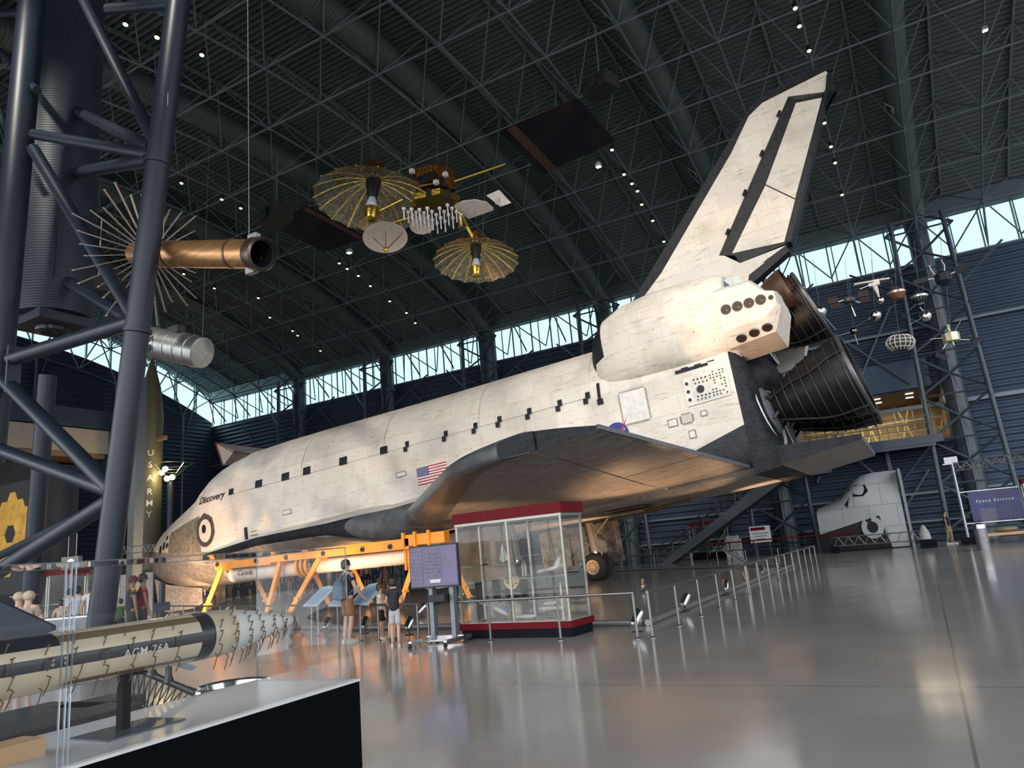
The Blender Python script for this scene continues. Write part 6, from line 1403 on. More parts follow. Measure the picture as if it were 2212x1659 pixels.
m = M(); m.box((-.02, .19, 1.33), (.09, .03, .2)); m.box((-.02, -.19, 1.33), (.09, .03, .2)); obj('yellow_stripe', m, cloth('yellow', (.55, .33, .03)), ys_, smooth=False)
person('man in red and black shirt standing right of the man in the cap', at_floor(308, 17.3), FA-1.0, 1.75, cloth('red', (.22, .012, .02)), cloth('black5', (1,)*3), skin_=skind, arms=(((.02, .25, 1.13), (.1, .2, .9)), ((.04, -.27, 1.13), (.12, -.26, .88))), fingers=True)
for px, D, h, c, sh, lb in ((200, 19, 1.68, ('white', (.50, .50, .50)), ('sand', (.30, .27, .22)), 'visitor in a white t-shirt standing right of the grey barrier'), (168, 20, 1.6, ('pale', (.42, .43, .45)), ('navy', (1,)*3), 'visitor in a pale top and dark vest at the left display cases'), (150, 22.5, 1.58, ('pale', (1,)*3), ('grey', (1,)*3), 'visitor in a pale top partly hidden at the left display cases'), (134, 19, 1.3, ('sandy', (.36, .30, .22)), ('navy', (1,)*3), 'child in a sandy top at the left display cases'), (262, 21, 1.15, ('green', (.02, .10, .04)), ('navy', (1,)*3), 'child in a green top left of the man in the cap')):
    person(lb, at_floor(px, D), FA+random.uniform(-.4, .4), h, cloth(*c), cloth(*sh), cap=None)
for px, py, D, c, capc, lb in ((62, 1330, 12, ('sand2', (.23, .19, .15)), ('capsand', (.42, .32, .24)), 'person in a sand cap and brown shirt seen from behind at lower left'), (42, 1325, 12.8, ('brown2', (.16, .12, .09)), ('capsand', (1,)*3), 'person in a sand cap and dull brown shirt, left one of the lower left pair')):
    person(lb, at_floor(px, D), FA+(.1 if px > 50 else 1.2), 1.55, cloth(*c), cloth('navy', (1,)*3), cap=cloth(*capc), lean=.0)
PB = [(395, 'grey', 33), (600, 'black', 34), (656, 'blue', 35), (672, 'grey', 36), (540, 'navy', 35), (497, 'dull', 35), (515, 'black', 36), (560, 'blue', 37), (625, 'red', 36), (712, 'white', 34), (775, 'red', 34), (818, 'blue2', 30), (832, 'pink', 31), (735, 'black', 36), (792, 'grey', 37)]
cl_ = {'grey': (.22, .22, .22), 'black': (.012, .013, .017), 'blue': (.03, .05, .22), 'navy': (.012, .013, .02), 'dull': (.2, .16, .13), 'red': (.22, .012, .02), 'white': (.5, .5, .5), 'blue2': (.02, .04, .42), 'pink': (.30, .20, .18)}
ul = ['leftmost, ahead of the nose wheel', 'under the arm elbow', 'under the yellow cradle', 'right of the cradle', 'between the first yellow legs', 'right of the nose gear', 'left of the wordmark end', 'right of the first rear leg', 'left of the middle legs', 'above the middle text panel', 'behind the tall visitor', 'right of the tall visitor', 'beside the one in bright blue', 'left of the tall visitor', 'behind the child in cream']
for (px, c, D), w_ in zip(PB, ul):
    p = aty(px, 1255, D+2.6); person('distant visitor in %s behind the far rail, %s' % ({'blue2': 'bright blue', 'dull': 'dull brown'}.get(c, c), w_), (p.x, p.y), FA+math.pi+random.uniform(-.9, .9), random.uniform(1.55, 1.78) if c not in ('blue2', 'pink') else 1.4, cloth('far_'+c, cl_[c]), cloth('navy', (1,)*3) if random.random() < .5 else cloth('khaki', (1,)*3))
# ================================================================ upper gallery, stairs and exhibits at the right
gw = mat('gallery_brown', (.20, .13, .08), .6); gcm = mat('gallery_cream', (.50, .38, .18), .6); gyel = mat('gallery_steel', (.60, .45, .20), .5)
m = M()
m.box(((OX0+OX1)/2, 51.5, OZ1+.1), (OX1-OX0, 6.6, .2)); struct('trim_50', m, gw, smooth=False)
m = M(); m.box(((OX0+OX1)/2, 51.5, OZ0-.1), (OX1-OX0, 6.6, .2)); struct('trim_51', m, steel_d, smooth=False)
m = M(); m.box(((OX0+OX1)/2, 54.9, 7.2), (OX1-OX0, .2, 3.2)); struct('trim_52', m, gcm, smooth=False)
m = M(); m.box((OX0-.1, 51.5, 7.2), (.2, 6.6, 3)); m.box((OX1+.1, 51.5, 7.2), (.2, 6.6, 3)); struct('trim_53', m, gw, smooth=False)
m = M()
for k in range(8): x = OX0+.5+k*1.05; m.beam((x, 54, OZ0), (x+1.05*(1 if k % 2 else -1)*.9, 54, OZ1), .1, .1); m.beam((x, 54.2, OZ0), (x, 54.2, OZ1), .08, .08)
for z in (6.2, 6.9, 7.6): m.beam((OX0, 54, z), (OX1, 54, z), .08, .08)
struct('trim_54', m, gyel, smooth=False)
for k, (x, y) in enumerate(((-1.2, 49.5), (.6, 49.3), (.6, 51), (-1.2, 51.2), (-3.6, 50), (-5, 51.5))):
    o = thing('recessed_downlight', 'small bright downlight in the brown gallery ceiling', 'downlight', (x, y, OZ1-.03), group='downlights in the brown gallery ceiling'); m = M(); m.box((0, 0, 0), (.42, .1, .03)); obj('diffuser', m, mat('white_glow', (1,)*3), o, smooth=False)
ld = bpy.data.lights.new('gallery_lamp', 'AREA'); ld.energy = 160; ld.color = (1, .85, .62); ld.size = 5; ld.size_y = 3; ld.shape = 'RECTANGLE'; o = bpy.data.objects.new('gallery_lamp', ld); col.objects.link(o); o.location = (-2, 51.5, OZ1-.12)
m = M(); m.box((-2.4, 46.6, OZ0-.22), (8.2, 2.9, .44)); struct('trim_55', m, steel_d, smooth=False)
m = M(); m.tube((-1.2, 46.6, 2.9), (-3.1, 46.6, 5.4), .1, n=8); m.tube((-1.2, 46.6, 2.9), (1.2, 46.6, 5.4), .1, n=8); m.tube((-1.2, 46.6, 0), (-1.2, 46.6, 5.3), .16, n=10); struct('trim_56', m, steel_d)
o = thing('gallery_railing', 'dark railing along the edge of the upper gallery', 'railing', (-6.4, 45.25, OZ0)); m = M()
for k in range(18): m.beam((k*.46, 0, 0), (k*.46, 0, 1.05), .03, .03)
obj('baluster', m, steel_d, o, smooth=False)['kind'] = 'stuff'
for z in (1.08, .7, .35): m = M(); m.beam((0, 0, z), (7.9, 0, z), .045, .045); obj('rail_bar', m, steel_d, o, smooth=False)
m = M(); m.box((-2.4, 47.9, 9.6), (8.4, .15, 1.7)); struct('trim_57', m, mat('blue_fascia', (.05, .085, .14), .5), smooth=False)
# staircase
st = thing('staircase', 'dark steel staircase climbing right under the shuttle wing to the gallery', 'staircase', (-14.2, 43.6, 0))
run, rise = 8.0, 4.7
for y in (-.75, .75): m = M(); m.prism([(0, y, 0), (.75, y, 0), (run, y, rise-.55), (run+2.2, y, rise-.55), (run+2.2, y, rise+.1), (run-.2, y, rise+.1)], (0, .06, 0)); obj('stringer', m, mat('stair_steel', (.05, .065, .085), .45), st, smooth=False)
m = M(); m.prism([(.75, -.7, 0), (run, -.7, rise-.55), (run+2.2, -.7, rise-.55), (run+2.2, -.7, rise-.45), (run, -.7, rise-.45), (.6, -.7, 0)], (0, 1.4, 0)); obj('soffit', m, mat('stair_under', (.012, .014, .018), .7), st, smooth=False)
for k in range(26): m = M(); m.box((.1+k*run/26, 0, .1+k*rise/26), (.3, 1.4, .04)); obj('step', m, steel_d, st, smooth=False)
for y in (-.8, .8):
    for h in (.95, .6): m = M(); m.path([(-.9, y, h-.1), (0, y, h), (run, y, rise+h), (run+2.2, y, rise+h)], .03, 6); obj('hand_rail', m, railm, st)
    for k in range(9): m = M(); x = k*run/8; m.beam((x, y, x*rise/run), (x, y, x*rise/run+.95), .06, .04); obj('baluster', m, steel_d, st, smooth=False)
m = M(); m.box((-5.0, 45, 4.95), (2.6, 2.6, .3)); struct('trim_58', m, steel_d, smooth=False)
m = M(); m.prism([(-6.2, 45.2, 4.6), (-3.2, 45.2, 5.6), (1.3, 45.2, 5.6), (1.3, 45.2, 5.1), (-3, 45.2, 5.1), (-6.2, 45.2, 4.0)], (0, .08, 0)); struct('trim_59', m, steel_d, smooth=False)
def small_case(lb, loc, w, d, h, rz=0, back=None):
    o = thing('display_case', lb, 'display case', loc, rz)
    m = M(); m.box((0, 0, .2), (w, d, .4)); obj('plinth', m, blkp, o, smooth=False); m = M(); m.box((0, 0, h), (w+.05, d+.05, .22)); obj('canopy', m, redp, o, smooth=False)
    for x in (-1, 0, 1):
        for y in (-1, 1): m = M(); m.box((x*w*.49, y*d*.48, h/2+.1), (.04, .04, h-.3)); obj('post', m, alu, o, smooth=False)
    m = M(); m.add([(-w/2, -d/2-.01, .4), (w/2, -d/2-.01, .4), (w/2, -d/2-.01, h-.1), (-w/2, -d/2-.01, h-.1)], [(0, 1, 2, 3)]); obj('glass_pane', m, cgl, o, smooth=False)
    if back: m = M(); m.box((0, d*.42, h*.55), (w*.94, .03, h*.75)); obj('back_panel', m, back, o, smooth=False)
    m = M(); m.box((0, 0, h*.52), (w*.9, d*.8, .02)); obj('shelf', m, alu, o, smooth=False); return o
small_case('red topped glass case behind the foot of the staircase', (-11.9, 46.4, 0), 2.2, .9, 2.2)
p = atz(1682, 1212); o = thing('notice_board', 'white notice board with a red heading near the far rail', 'sign', (-8.2, 43.2, 0), R(0)); z0 = aty(1680, 1177, 43.2).z
m = M(); m.box((0, 0, 1.25), (1.15, .04, .9)); bd = obj('board', m, mat('board_white', (.55, .55, .57), .5), o, smooth=False); m = M(); m.box((-.1, -.025, 1.55), (.8, .01, .16)); obj('heading', m, redp, bd, smooth=False)
for k in range(3): m = M(); m.box((.0, -.025, 1.3-k*.16), (.9-.2*k, .01, .03)); obj('text_line', m, dark, bd, smooth=False)
m = M(); m.tube((-.45, 0, 0), (-.45, 0, .85), .02, n=6); m.tube((.45, 0, 0), (.45, 0, .85), .02, n=6); obj('easel_leg', m, railm, o)
o = thing('suit_rack', 'pale grey boxy equipment rack left of the white notice board', 'equipment', (-9.6, 42.5, 0)); m = M(); m.box((0, 0, .55), (.8, .6, 1.1)); m.box((-.1, -.32, .75), (.4, .08, .4)); m.box((.2, -.32, .3), (.25, .08, .25)); m.box((0, 0, 1.2), (.6, .4, .2)); obj('rack_body', m, mat('rack_grey', (.26, .26, .25), .5, var=.5, scale=5.), o, smooth=False)
o = thing('red_barrier', 'low red and black barrier in front of the notice board', 'barrier', (-7, 41.5, 0)); m = M(); m.box((0, 0, .95), (8, .05, .07)); obj('red_top_rail', m, redp, o, smooth=False)
for k in range(7): m = M(); m.tube((-3.9+k*1.3, 0, 0), (-3.9+k*1.3, 0, .95), .03, n=6); obj('barrier_post', m, blk, o)
# crew compartment mock-up
MY0 = 42.
mk = thing('crew_cabin_mockup', 'white full size crew cabin mock-up with dark windows and black tiled hatch side', 'mock-up', (-5, MY0, 0))
oz = [(0, 1.55, 2.35), (.35, 1.4, 2.45), (.8, 1.25, 2.62), (1.2, 1.1, 2.85), (1.6, .9, 3.25), (1.95, .6, 3.6), (2.4, .3, 3.85), (3.0, .06, 3.95), (3.6, .05, 3.95), (4.15, .05, 3.92)]
def mkp(u, v, off=0):
    x = u*4.15; zb = lerp([(a, b) for a, b, c in oz], x); zt_ = lerp([(a, c) for a, b, c in oz], x); zb = .05; z = zb+(zt_-zb)*v
    k = abs((z-1.7)/(zt_-1.7+.02)) if z > 1.7 else abs((1.7-z)/3.4); return V((x, 1.9*(1-math.sqrt(max(0, 1-min(1, k)**2.6)))+.5*(1-u)**2-off, z))
m = M(); m.grid(lambda u, v: mkp(u, v), 24, 24); m.v += [(x, 2.2, z) for x, y, z in m.v]; n0 = len(m.v)//2; m.f += [[i+n0 for i in f][::-1] for f in m.f]; m.mi += m.mi; m.f += [[n0//25*24+j, n0//25*24+j+1, n0//25*24+j+1+n0, n0//25*24+j+n0] for j in range(0)]
N25 = 25
for j in range(24): m.f.append([24*N25+j, 24*N25+j+n0, 24*N25+j+1+n0, 24*N25+j+1]); m.f.append([j, j+1, j+1+n0, j+n0]); m.mi += [0, 0]
for i in range(24): m.f.append([i*N25+24, (i+1)*N25+24, (i+1)*N25+24+n0, i*N25+24+n0]); m.mi += [0]
mo, n, l, b = nodes('mockup_skin'); tc = n.new('ShaderNodeTexCoord'); sp = n.new('ShaderNodeSeparateXYZ'); l.new(tc.outputs['Object'], sp.inputs[0])
cb = n.new('ShaderNodeCombineXYZ'); l.new(sp.outputs[0], cb.inputs[0]); l.new(sp.outputs[2], cb.inputs[1]); br = n.new('ShaderNodeTexBrick'); br.inputs['Scale'].default_value = 1; br.inputs['Brick Width'].default_value = 1.3; br.inputs['Row Height'].default_value = 1.1; br.inputs['Mortar Size'].default_value = .012
br.inputs['Color1'].default_value = (.42, .45, .48, 1); br.inputs['Color2'].default_value = (.46, .49, .52, 1); br.inputs['Mortar'].default_value = (.2, .2, .2, 1); l.new(cb.outputs[0], br.inputs['Vector'])
# black tile area: below a line rising to the right, ending right of the hatch
line = math_n(n, l, 'ADD', math_n(n, l, 'MULTIPLY', sp.outputs[0], .24), .95); bl_ = math_n(n, l, 'MULTIPLY', math_n(n, l, 'LESS_THAN', sp.outputs[2], line), math_n(n, l, 'LESS_THAN', math_n(n, l, 'ADD', sp.outputs[0], math_n(n, l, 'MULTIPLY', sp.outputs[2], .2)), 3.35))
nz = n.new('ShaderNodeTexNoise'); nz.inputs['Scale'].default_value = 7; l.new(tc.outputs['Object'], nz.inputs['Vector']); tl = mixc(n, l, nz.outputs['Fac'], (.003, .003, .004), (.03, .03, .033)); l.new(mixc(n, l, bl_, br.outputs['Color'], tl), b.inputs['Base Color']); b.inputs['Roughness'].default_value = .55
obj('cabin_shell', m, mo, mk, ang=40)
def mk_disk(nm, cx, cz, rx, rz_, mt_, off, n_=24, a0=0, a1=2*math.pi, inner=0):
    m = M(); pts = []
    for k in range(n_+1):
        a = a0+(a1-a0)*k/n_; pts.append((cx+rx*math.cos(a), cz+rz_*math.sin(a)))
    ring = []
    for x, z in pts:
        zt_ = lerp([(a, c) for a, b_, c in oz], x); ring.append(mkp(x/4.15, (z-.05)/(zt_-.05), off))
    if inner:
        ins = [(cx+(x-cx)*inner, cz+(z-cz)*inner) for x, z in pts]
        r2 = [mkp(x/4.15, (z-.05)/(lerp([(a, c) for a, b_, c in oz], x)-.05), off) for x, z in ins]
        m.add(ring+r2, [(i, i+1, i+1+len(ring), i+len(ring)) for i in range(len(ring)-1)])
    else: m.add(ring[:-1] if a1-a0 > 6.2 else ring, [tuple(range(len(ring)-(1 if a1-a0 > 6.2 else 0)))])
    return obj(nm, m, mt_, mk, smooth=False)
mk_disk('hatch_ring', 2.62, 1.1, .52, .56, mat('mock_white', (.45, .47, .5), .5), .14, 28, R(130), R(450), .5); mk_disk('hatch_hub', 2.62, 1.12, .26, .28, blk, .15)
for pts in ([(1.95, 2.75), (2.45, 2.72), (2.72, 2.95), (2.62, 3.3), (2.1, 3.36)], [(1.25, 2.7), (1.5, 2.35), (1.62, 2.2), (1.72, 2.6), (1.84, 3.2), (1.5, 3.0)]):
    m = M(); m.add([mkp(x/4.15, (z-.05)/(lerp([(a, c) for a, b_, c in oz], x)-.05), .04) for x, z in pts], [tuple(range(len(pts)))]); obj('cabin_window', m, blk, mk, smooth=False)
m = M(); m.box((4.3, 1, 1.95), (.1, 2.2, 3.9)); obj('edge_frame', m, mat('mock_frame', (.25, .28, .30), .5), mk, smooth=False)
def lattice(o, a, b, h, mt_, r=.02, n_=10, d=0.):
    a, b = V(a), V(b); m = M()
    for q in ((0, 0), (0, h), (d, h/2)) if d else ((0, 0), (0, h)): m.tube(a+V((0, q[0], q[1])), b+V((0, q[0], q[1])), r, n=6)
    obj('chord', m, mt_, o)['kind'] = 'stuff'; m = M()
    for k in range(n_): p = a.lerp(b, k/n_); q = a.lerp(b, (k+.5)/n_); e = a.lerp(b, (k+1)/n_); m.tube(p, q+V((0, 0, h)), r*.6, n=5); m.tube(q+V((0, 0, h)), e, r*.6, n=5)
    obj('lacing', m, mt_, o)
tr_ = mat('truss_aluminium', (.33, .34, .36), .35, .7)
o = thing('barrier_truss', 'low aluminium lattice barrier in front of the crew cabin mock-up', 'barrier', (-4.2, 40.6, 0)); lattice(o, (0, 0, .35), (4.3, -1.2, .35), .42, tr_, .03, 9)
for x, y in ((0, 0), (4.3, -1.2)): m = M(); m.box((x, y, .17), (.4, .4, .34)); obj('barrier_foot', m, blkp, o, smooth=False)
# open air exhibit of instruments with its truss, cut by the right edge
KD = 33.; kp = atd(2096, 1180, KD)
kz = thing('exhibit_truss', 'aluminium post and lattice truss framing the exhibit at the right edge', 'truss', (kp.x, kp.y, 0)); K0 = V((kp.x, kp.y, 0))
tz_ = atd(2064, 998, KD).z
m = M(); m.tube((0, 0, .3), (0, 0, tz_), .06, n=8); obj('post', m, tr_, kz); m = M(); m.box((0, 0, .16), (.62, .6, .32)); obj('weight_box', m, blkp, kz, smooth=False)
e_ = atd(2300, 945, KD-3)-K0; lattice(kz, (0, 0, tz_-.36), (e_.x, e_.y, tz_-.3), .36, tr_, .03, 11, .25)
m = M(); m.box((-.12, 0, tz_), (.5, .1, .06)); m.box((0, .3, tz_+.15), (.55, .3, .35)); obj('truss_head', m, tr_, kz, smooth=False)
bp2 = thing('exhibit_sign', 'deep blue exhibit panel headed in spaced white letters at the right edge', 'sign', tuple(K0+V((.35, .1, 0)))); pw_, z0, z1 = 2.0, 1.0, atd(2100, 1063, KD).z
m = M(); m.box((pw_/2, 0, (z0+z1)/2), (pw_, .05, z1-z0)); obj('panel_board', m, mat('panel_blue', (.012, .022, .12), .4, var=.5, scale=1.5), bp2, smooth=False)
text('heading', 'Space Science', .17, basis((pw_*.5, -.035, z1-.48), (1, 0, 0), (0, 0, 1)), mat('letter_white', (1,)*3), bp2, bold=.004, space=1.5)
m = M()
for k in range(11): m.box((.62+(.02*(k % 3)), -.03, z1-.78-k*.055), (.62, .006, .018))
obj('text_lines', m, mat('print_grey', (.25, .22, .25), .5), bp2, smooth=False)['kind'] = 'stuff'
m = M(); m.beam((-.3, 0, z1+.05), (pw_, 0, z1+.05), .05, .05); m.beam((-.3, 0, z0-.08), (pw_+1, 0, z0-.08), .05, .05); obj('panel_rail', m, tr_, bp2, smooth=False)
small_case('tall red topped case of instruments cut off by the right edge', tuple(K0+V((3.4, -.3, 0))), 1.9, .9, z1+.25, 0, mat('case_picture', (.06, .06, .10), .4, var=.9, scale=2.))
for k, (x, z, s_, lb) in enumerate(((2.8, .42, .5, 'tall slim instrument model standing in the tall case at the right edge'), (3.2, .42, .35, 'boxy instrument in the tall case at the right edge, right of the slim one'))):
    o = thing('instrument', lb, 'instrument', tuple(K0+V((x, -.5, z)))); m = M(); m.tube((0, 0, 0), (0, 0, s_), .06, .04, 8); m.box((0, 0, s_*.4), (.22, .2, s_*.3)); obj('instrument_body', m, mat('instr_metal', (.35, .30, .2), .35, .6), o, smooth=False); m = M(); m.box((.12, -.12, .05), (.14, .02, .1)); obj('caption_card', m, mat('card_white', (.6, .6, .6), .5), o, smooth=False)
o = thing('low_cart', 'low wooden platform cart on black wheels under the blue panel', 'cart', tuple(K0+V((1.4, -1.3, 0)))); m = M(); m.box((0, 0, .4), (1.7, .7, .12)); obj('deck', m, mat('cart_wood', (.42, .26, .15), .5), o, smooth=False)
m = M(); m.ball((0, 0, .58), .3, 12, (1.6, .8, .4)); obj('instrument_load', m, mat('instr_metal', (1,)*3), o)
for x in (-.6, -.35, .5): m = M(); m.lathe([(-.05, .12), (.05, .12)], (x, -.3, .14), (0, 1, 0), 14, True); obj('wheel', m, blk, o)
p = atz(2127, 1188); o = thing('litter_bin', 'round grey litter bin with bright steel top by the right exhibit', 'bin', (p.x, p.y, 0)); m = M(); m.lathe([(0, .22), (.8, .22)], (0, 0, 0), (0, 0, 1), 24, True); obj('bin_body', m, mat('bin_grey', (.16, .16, .17), .35, .5), o); m = M(); m.lathe([(.8, .225), (.95, .225), (1.0, .18), (1.01, .02)], (0, 0, 0), (0, 0, 1), 24); obj('steel_top', m, chrome, o)
p = atz(2003, 1184); o = thing('sand_bag', 'pale sandbag on a black block right of the crew cabin mock-up', 'weight', (p.x, p.y, 0)); m = M(); m.box((0, 0, .2), (.5, .45, .4)); obj('block', m, blkp, o, smooth=False); m = M(); m.lathe([(.4, .26), (.7, .22), (1.0, .08), (1.05, .02)], (0, 0, 0), (0, 0, 1), 12); obj('bag', m, mat('bag_grey', (.3, .3, .3), .8), o)
# ================================================================ left side
mez = M(); mez.box((-52.5, 21, 9.75), (14.6, 14, .3)); struct('trim_60', mez, gw, smooth=False)
m = M(); m.box((-45.2, 21, 10.65), (.4, 14.2, 1.5)); struct('trim_61', m, mat('pale_fascia', (.34, .33, .30), .6), smooth=False)
m = M(); m.box((-45.6, 21.5, 12.1), (1.0, 15.4, 1.2)); m.box((-45.4, 28.6, 6), (.6, 1.0, 12)); struct('trim_62', m, steel_d, smooth=False)
m = M(); m.box((-52, 21, 4.7), (10, 13, 9.4)); struct('trim_63', m, ribbed('left_annex', (.02, .032, .055), 1, .8, .6, .02), smooth=False)
o = tag(obj('support_column', M().tube((-25.9, 13.7, 0), (-24.3, 13.0, 8.5), .27, n=20), tm), 'slimmer dark blue column behind the slanted tower at the left', 'column')
o = thing('mirror_banner', 'black banner printed with a big gold honeycomb mirror at the left edge', 'banner', (-33.3, 16.8, 0))
m = M(); m.box((-.9, 0, 3.9), (5.4, .05, 4.6)); obj('cloth', m, mat('banner_black', (.01, .01, .011), .7, bump=.4, scale=3.), o, smooth=False)
hx = M(); hr = .405; cx0, cz0 = -.15, 4.05
for q in range(-2, 3):
    for r_ in range(-2, 3):
        if abs(q+r_) > 2 or (q == 0 and r_ == 0): continue
        x, z = cx0+hr*1.5*q, cz0+hr*math.sqrt(3)*(r_+q/2); hx.add([(x+hr*.985*math.cos(R(60*k)), -.035, z+hr*.985*math.sin(R(60*k))) for k in range(6)], [tuple(range(6))])
obj('gold_honeycomb', hx, mat('banner_gold', (.50, .27, .03), .55, var=.25, scale=2.), o, smooth=False)
p = atd(155, 1216, 20); o = thing('hanging_clock', 'lit round clock face on a grey box hung from two rods', 'clock', tuple(p), .4)
m = M(); m.box((0, 0, 0), (.5, .16, .34)); obj('clock_box', m, mat('clock_grey', (.16, .16, .16), .5), o, smooth=False); m = M(); m.lathe([(.0, .105), (.012, .10), (.013, .001)], (.03, -.085, 0), (0, -1, 0), 24); f_ = obj('clock_face', m, mat('clock_glow', (.8, .85, .6), .4, emit=(.85, .95, .62), es=1.1), o)
m = M(); m.box((.03, -.101, .03), (.008, .004, .07)); obj('hand', m, blk, f_, smooth=False)
m = M(); m.box((.05, -.101, .02), (.008, .004, .06), mtx=Matrix.Rotation(.9, 3, 'Y')); obj('hand', m, blk, f_, smooth=False)
for x in (-.12, .12): m = M(); m.tube((x, 0, .15), (x, 0, .8), .008, n=5); obj('rod', m, tr_, o)
RD = 47.; p = atd(323, 1000, RD); o = thing('army_rocket', 'tall olive rocket standing upright with white letters down its side', 'rocket', (p.x, p.y, 0))
olive = mat('olive_drab', (.085, .085, .055), .45); zt_ = atd(322, 775, RD).z; hr = 26/FPX*RD
m = M(); m.lathe([(.9, hr*.9), (1.2, hr), (zt_*.62, hr), (zt_*.78, hr*.98), (zt_*.9, hr*.75), (zt_*.98, hr*.35), (zt_*1.04, .02)], (0, 0, 0), (0, 0, 1), 32); obj('rocket_body', m, olive, o)
for k in range(4): a = math.pi/4+k*math.pi/2; d = V((math.cos(a), math.sin(a), 0)); m = M(); m.prism([d*hr+V((0, 0, 1)), d*(hr+.8)+V((0, 0, .8)), d*(hr+.8)+V((0, 0, 1.3)), d*hr+V((0, 0, 2.4))], d.cross(V((0, 0, 1)))*.05); obj('fin', m, olive, o, smooth=False)
m = M(); m.lathe([(0, hr*1.2), (.2, hr*1.2), (.9, hr*.8)], (0, 0, 0), (0, 0, 1), 16, True); obj('launch_stand', m, blkp, o); m = M(); m.box((hr*1.5, 0, atd(352, 948, RD).z), (.9, .2, .25)); obj('bracket', m, mat('bracket_tan', (.25, .18, .09), .6), o, smooth=False)
dv = V((-p.x, -p.y, 0)).normalized(); rt_ = V((-dv.y, dv.x, 0)); rt_ = -rt_ if rt_.dot(CR) < 0 else rt_
for ch, py in (('U', 988), ('S', 1014), ('A', 1043), ('R', 1073), ('M', 1098), ('Y', 1122)):
    z = atd(320, py, RD).z; t = text_mesh(ch, .54, bold=.003); th0 = .05
    t.v = [tuple(dv*(hr+.02)*math.cos((q[0]+th0)/hr)+rt_*(hr+.02)*math.sin((q[0]+th0)/hr)+V((0, 0, z+q[1]))) for q in t.v]; obj('letter', t, mat('letter_white', (1,)*3), o, smooth=False)
o = tag(obj('pale_column', M().box((0, 0, 6), (.5, .5, 12)), mat('pale_column_paint', (.10, .14, .165), .5), None, tuple(atd(292, 1150, 36).xy)+(0,), smooth=False), 'pale blue grey square column left of the olive rocket', 'column')
LD_ = 47.; LS = LD_/31; p = atd(369, 1040, LD_); o = thing('light_tower', 'pole with four glowing yellow floodlights left of the shuttle nose', 'light pole', (p.x, p.y, 0))
m = M(); m.tube((0, 0, 0), (0, 0, p.z), .16*LS, n=14); obj('pole', m, tm, o)
bulb = mat('yellow_glow', (1, .85, .4), .4, emit=(1, .72, .25), es=45.)
for px, py in ((349, 1021), (357, 1013), (361, 1034), (372, 1031)):
    q = atd(px, py, LD_-.3)-V((p.x, p.y, 0)); m = M(); m.lathe([(-.12, .08*LS), (.06, .14*LS)], q, tuple(CC-atd(px, py, LD_)), 14, True); lh = obj('lamp_head', m, blk, o); m = M(); m.lathe([(.065, .11*LS), (.07, .01)], q, tuple(CC-atd(px, py, LD_)), 14); obj('bulb', m, bulb, lh)
m = M(); c = V((0, 0, p.z+.45*LS))
for z_, r_ in ((0, .5*LS), (.28*LS, .85*LS)): m.path([c+V((r_*math.cos(2*math.pi*k/16), r_*math.sin(2*math.pi*k/16), z_)) for k in range(17)], .025, 5)
for k in range(4): a = math.pi/2*k; m.tube(c+V((.5*math.cos(a), .5*math.sin(a), 0))*LS, c+V((.85*math.cos(a), .85*math.sin(a), .28))*LS, .03, n=5); m.tube(V((0, 0, p.z)), c+V((.5*math.cos(a), .5*math.sin(a), 0))*LS, .03, n=5)
obj('ring_frame', m, tr_, o)
ld = bpy.data.lights.new('tower_lamp', 'POINT'); ld.energy = 160; ld.color = (1, .75, .35); ld.shadow_soft_size = .3; q = bpy.data.objects.new('tower_lamp', ld); col.objects.link(q); q.location = atd(360, 1024, LD_-1)
p = atd(282, 1275, 43); o = tag(obj('partition_panel', M().box((0, 0, 1.1), (3.2, .1, 2.2)), mat('partition_white', (.42, .42, .44), .5), None, (p.x, p.y, 0), smooth=False), 'plain white partition panel behind the two men at the left', 'partition'); o.rotation_euler = (0, 0, .25)
a, b_ = atd(32, 1330, 14.5), atd(205, 1312, 14.5); o = thing('grey_barrier', 'grey solid barrier with a rounded top rail at the lower left', 'barrier', (a.x, a.y, 0), math.atan2(b_.y-a.y, b_.x-a.x)); L_b = ((b_-a).xy).length; zb_ = .95
m = M(); m.box((L_b/2, 0, zb_/2), (L_b, .08, zb_)); obj('barrier_panel', m, mat('barrier_grey', (.13, .14, .16), .4), o, smooth=False); m = M(); m.tube((0, 0, zb_), (L_b, 0, zb_), .05, n=10); obj('top_rail', m, tr_, o); m = M(); m.box((L_b-.5, -.045, .5), (.35, .01, .6)); obj('pale_notice', m, mat('notice_pale', (.25, .25, .26), .5), o, smooth=False)
for px, lb in ((125, 'red topped glass case at the left with white posts, left one'), (205, 'red topped glass case at the left with white posts, by the slanted tower')):
    p = atd(px, 1290, 24 if px < 150 else 28); small_case(lb, (p.x, p.y, 0), 1.4, 1.0, 2.15, .5)
p0, p1 = atd(262, 1190, 28), atd(335, 1184, 29); o = thing('sign_truss', 'short lattice truss bridging behind the slanted tower left of the shuttle nose', 'truss', tuple(p0)); lattice(o, (0, 0, -.12), tuple(p1-p0+V((0, 0, -.12))), .26, tr_, .018, 7)
p = atd(335, 1270, 22); o = thing('text_panel', 'small dark tilted panel on a post in front of the nose wheel door', 'information panel', (atd(345, 1300, 20).x, atd(345, 1300, 20).y, 0), 1.0)
m = M(); m.tube((0, 0, 0), (0, 0, .8), .03, n=8); obj('post', m, dark, o); m = M(); m.box((.05, -.05, .85), (.42, .32, .03), mtx=Matrix.Rotation(.7, 3, 'X')); obj('board', m, mat('panel_slate', (.05, .065, .09), .35), o, smooth=False)
m = M(); m.box((0, 0, 0), (.12, .12, 1.5)); p = atd(345, 1230, 20); o = tag(obj('dark_post', m, dark, None, (p.x-.3, p.y+.3, .75), smooth=False), 'square dark post standing before the shuttle nose', 'post')
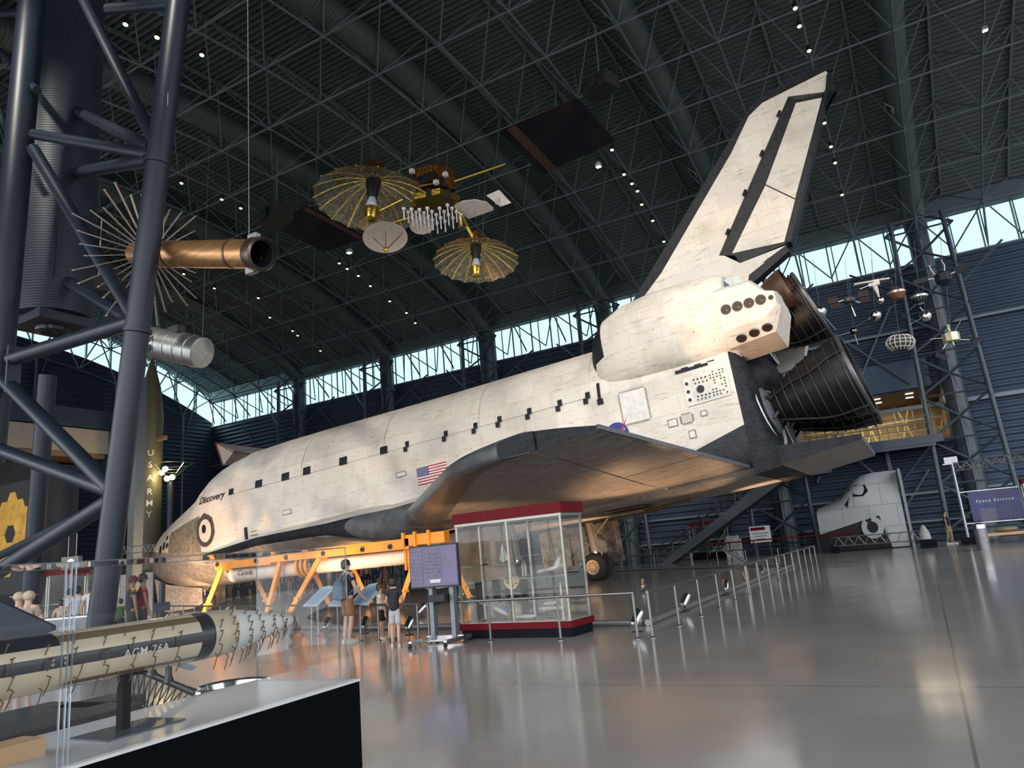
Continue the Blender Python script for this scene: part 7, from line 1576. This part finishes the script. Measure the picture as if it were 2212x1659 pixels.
# ================================================================ the beams of the floor floodlights (warm), aimed up at the shuttle
def beam(name, loc, target, power, size, colr=(1, .58, .30), blend=.6, rad=.12):
    ld = bpy.data.lights.new(name, 'SPOT'); ld.energy = power; ld.color = colr; ld.spot_size = R(size); ld.spot_blend = blend; ld.shadow_soft_size = rad
    o = bpy.data.objects.new(name, ld); col.objects.link(o); o.location = loc
    d = V(target)-V(loc); o.rotation_euler = d.to_track_quat('-Z', 'Y').to_euler(); return o
def hullw(X, Y, Z):
    p = S(X, Y, Z); c, s = math.cos(PITCH), math.sin(PITCH); return V((gx+p.x*c-p.z*s, gy+p.y, p.x*s+p.z*c))
beam('flood_beam', (-27, 19.5, .4), hullw(330, -70, 300), 1500, 60); beam('flood_beam', (-24.4, 18.2, .4), hullw(440, -100, 340), 1700, 55); beam('flood_beam', (-22, 17, .4), hullw(560, -100, 350), 1300, 50)
beam('flood_beam', (-27, 22.5, .4), hullw(340, 0, 270), 900, 90); beam('flood_beam', (-30, 24, .4), hullw(290, -30, 300), 500, 80)
beam('flood_beam', (-20, 16.2, .4), (-19, 19, 1.9), 130, 90); beam('flood_beam', (-17.5, 17.5, .4), hullw(1010, -190, 280), 350, 100); beam('flood_beam', (-18.5, 22, .4), hullw(900, -60, 267), 450, 110)
beam('flood_beam', (-14.2, 21.5, .4), hullw(1090, -120, 267), 300, 110); beam('flood_beam', (-12, 16.2, .4), hullw(1140, -240, 275), 260, 100)
beam('flood_beam', (-7.6, 21.2, .4), hullw(1380, -200, 275), 260, 90); beam('flood_beam', (-11, 26.5, .4), hullw(1150, 60, 270), 300, 120)
beam('flood_beam', (-4.9, 25.2, .4), hullw(1400, -160, 280), 250, 60); beam('flood_beam', (-5, 28.6, .4), hullw(1500, 0, 460), 600, 50)
beam('flood_beam', (-4.45, 11.9, .4), hullw(1512, -120, 462), 2400, 20); beam('flood_beam', (-4.5, 14.9, .4), hullw(1530, -90, 470), 1000, 22)
# rows of aimed lamps up in the roof frame wash the near flank of the shuttle
for x, y, tx_, tz_, p in ((-6, 3, 1480, 440, 2600), (-10, 2, 1250, 430, 2600), (-16, 2, 1000, 400, 2600), (-22, 3, 760, 400, 2400), (-29, 4, 520, 400, 2000), (-2, 6, 1560, 650, 3000), (-6, 7, 1450, 620, 2000)):
    beam('roof_wash', (x, y, roof(y)-2.6), hullw(tx_, -80, tz_), p*1.35, 50, (1, .93, .82), .8, .25)
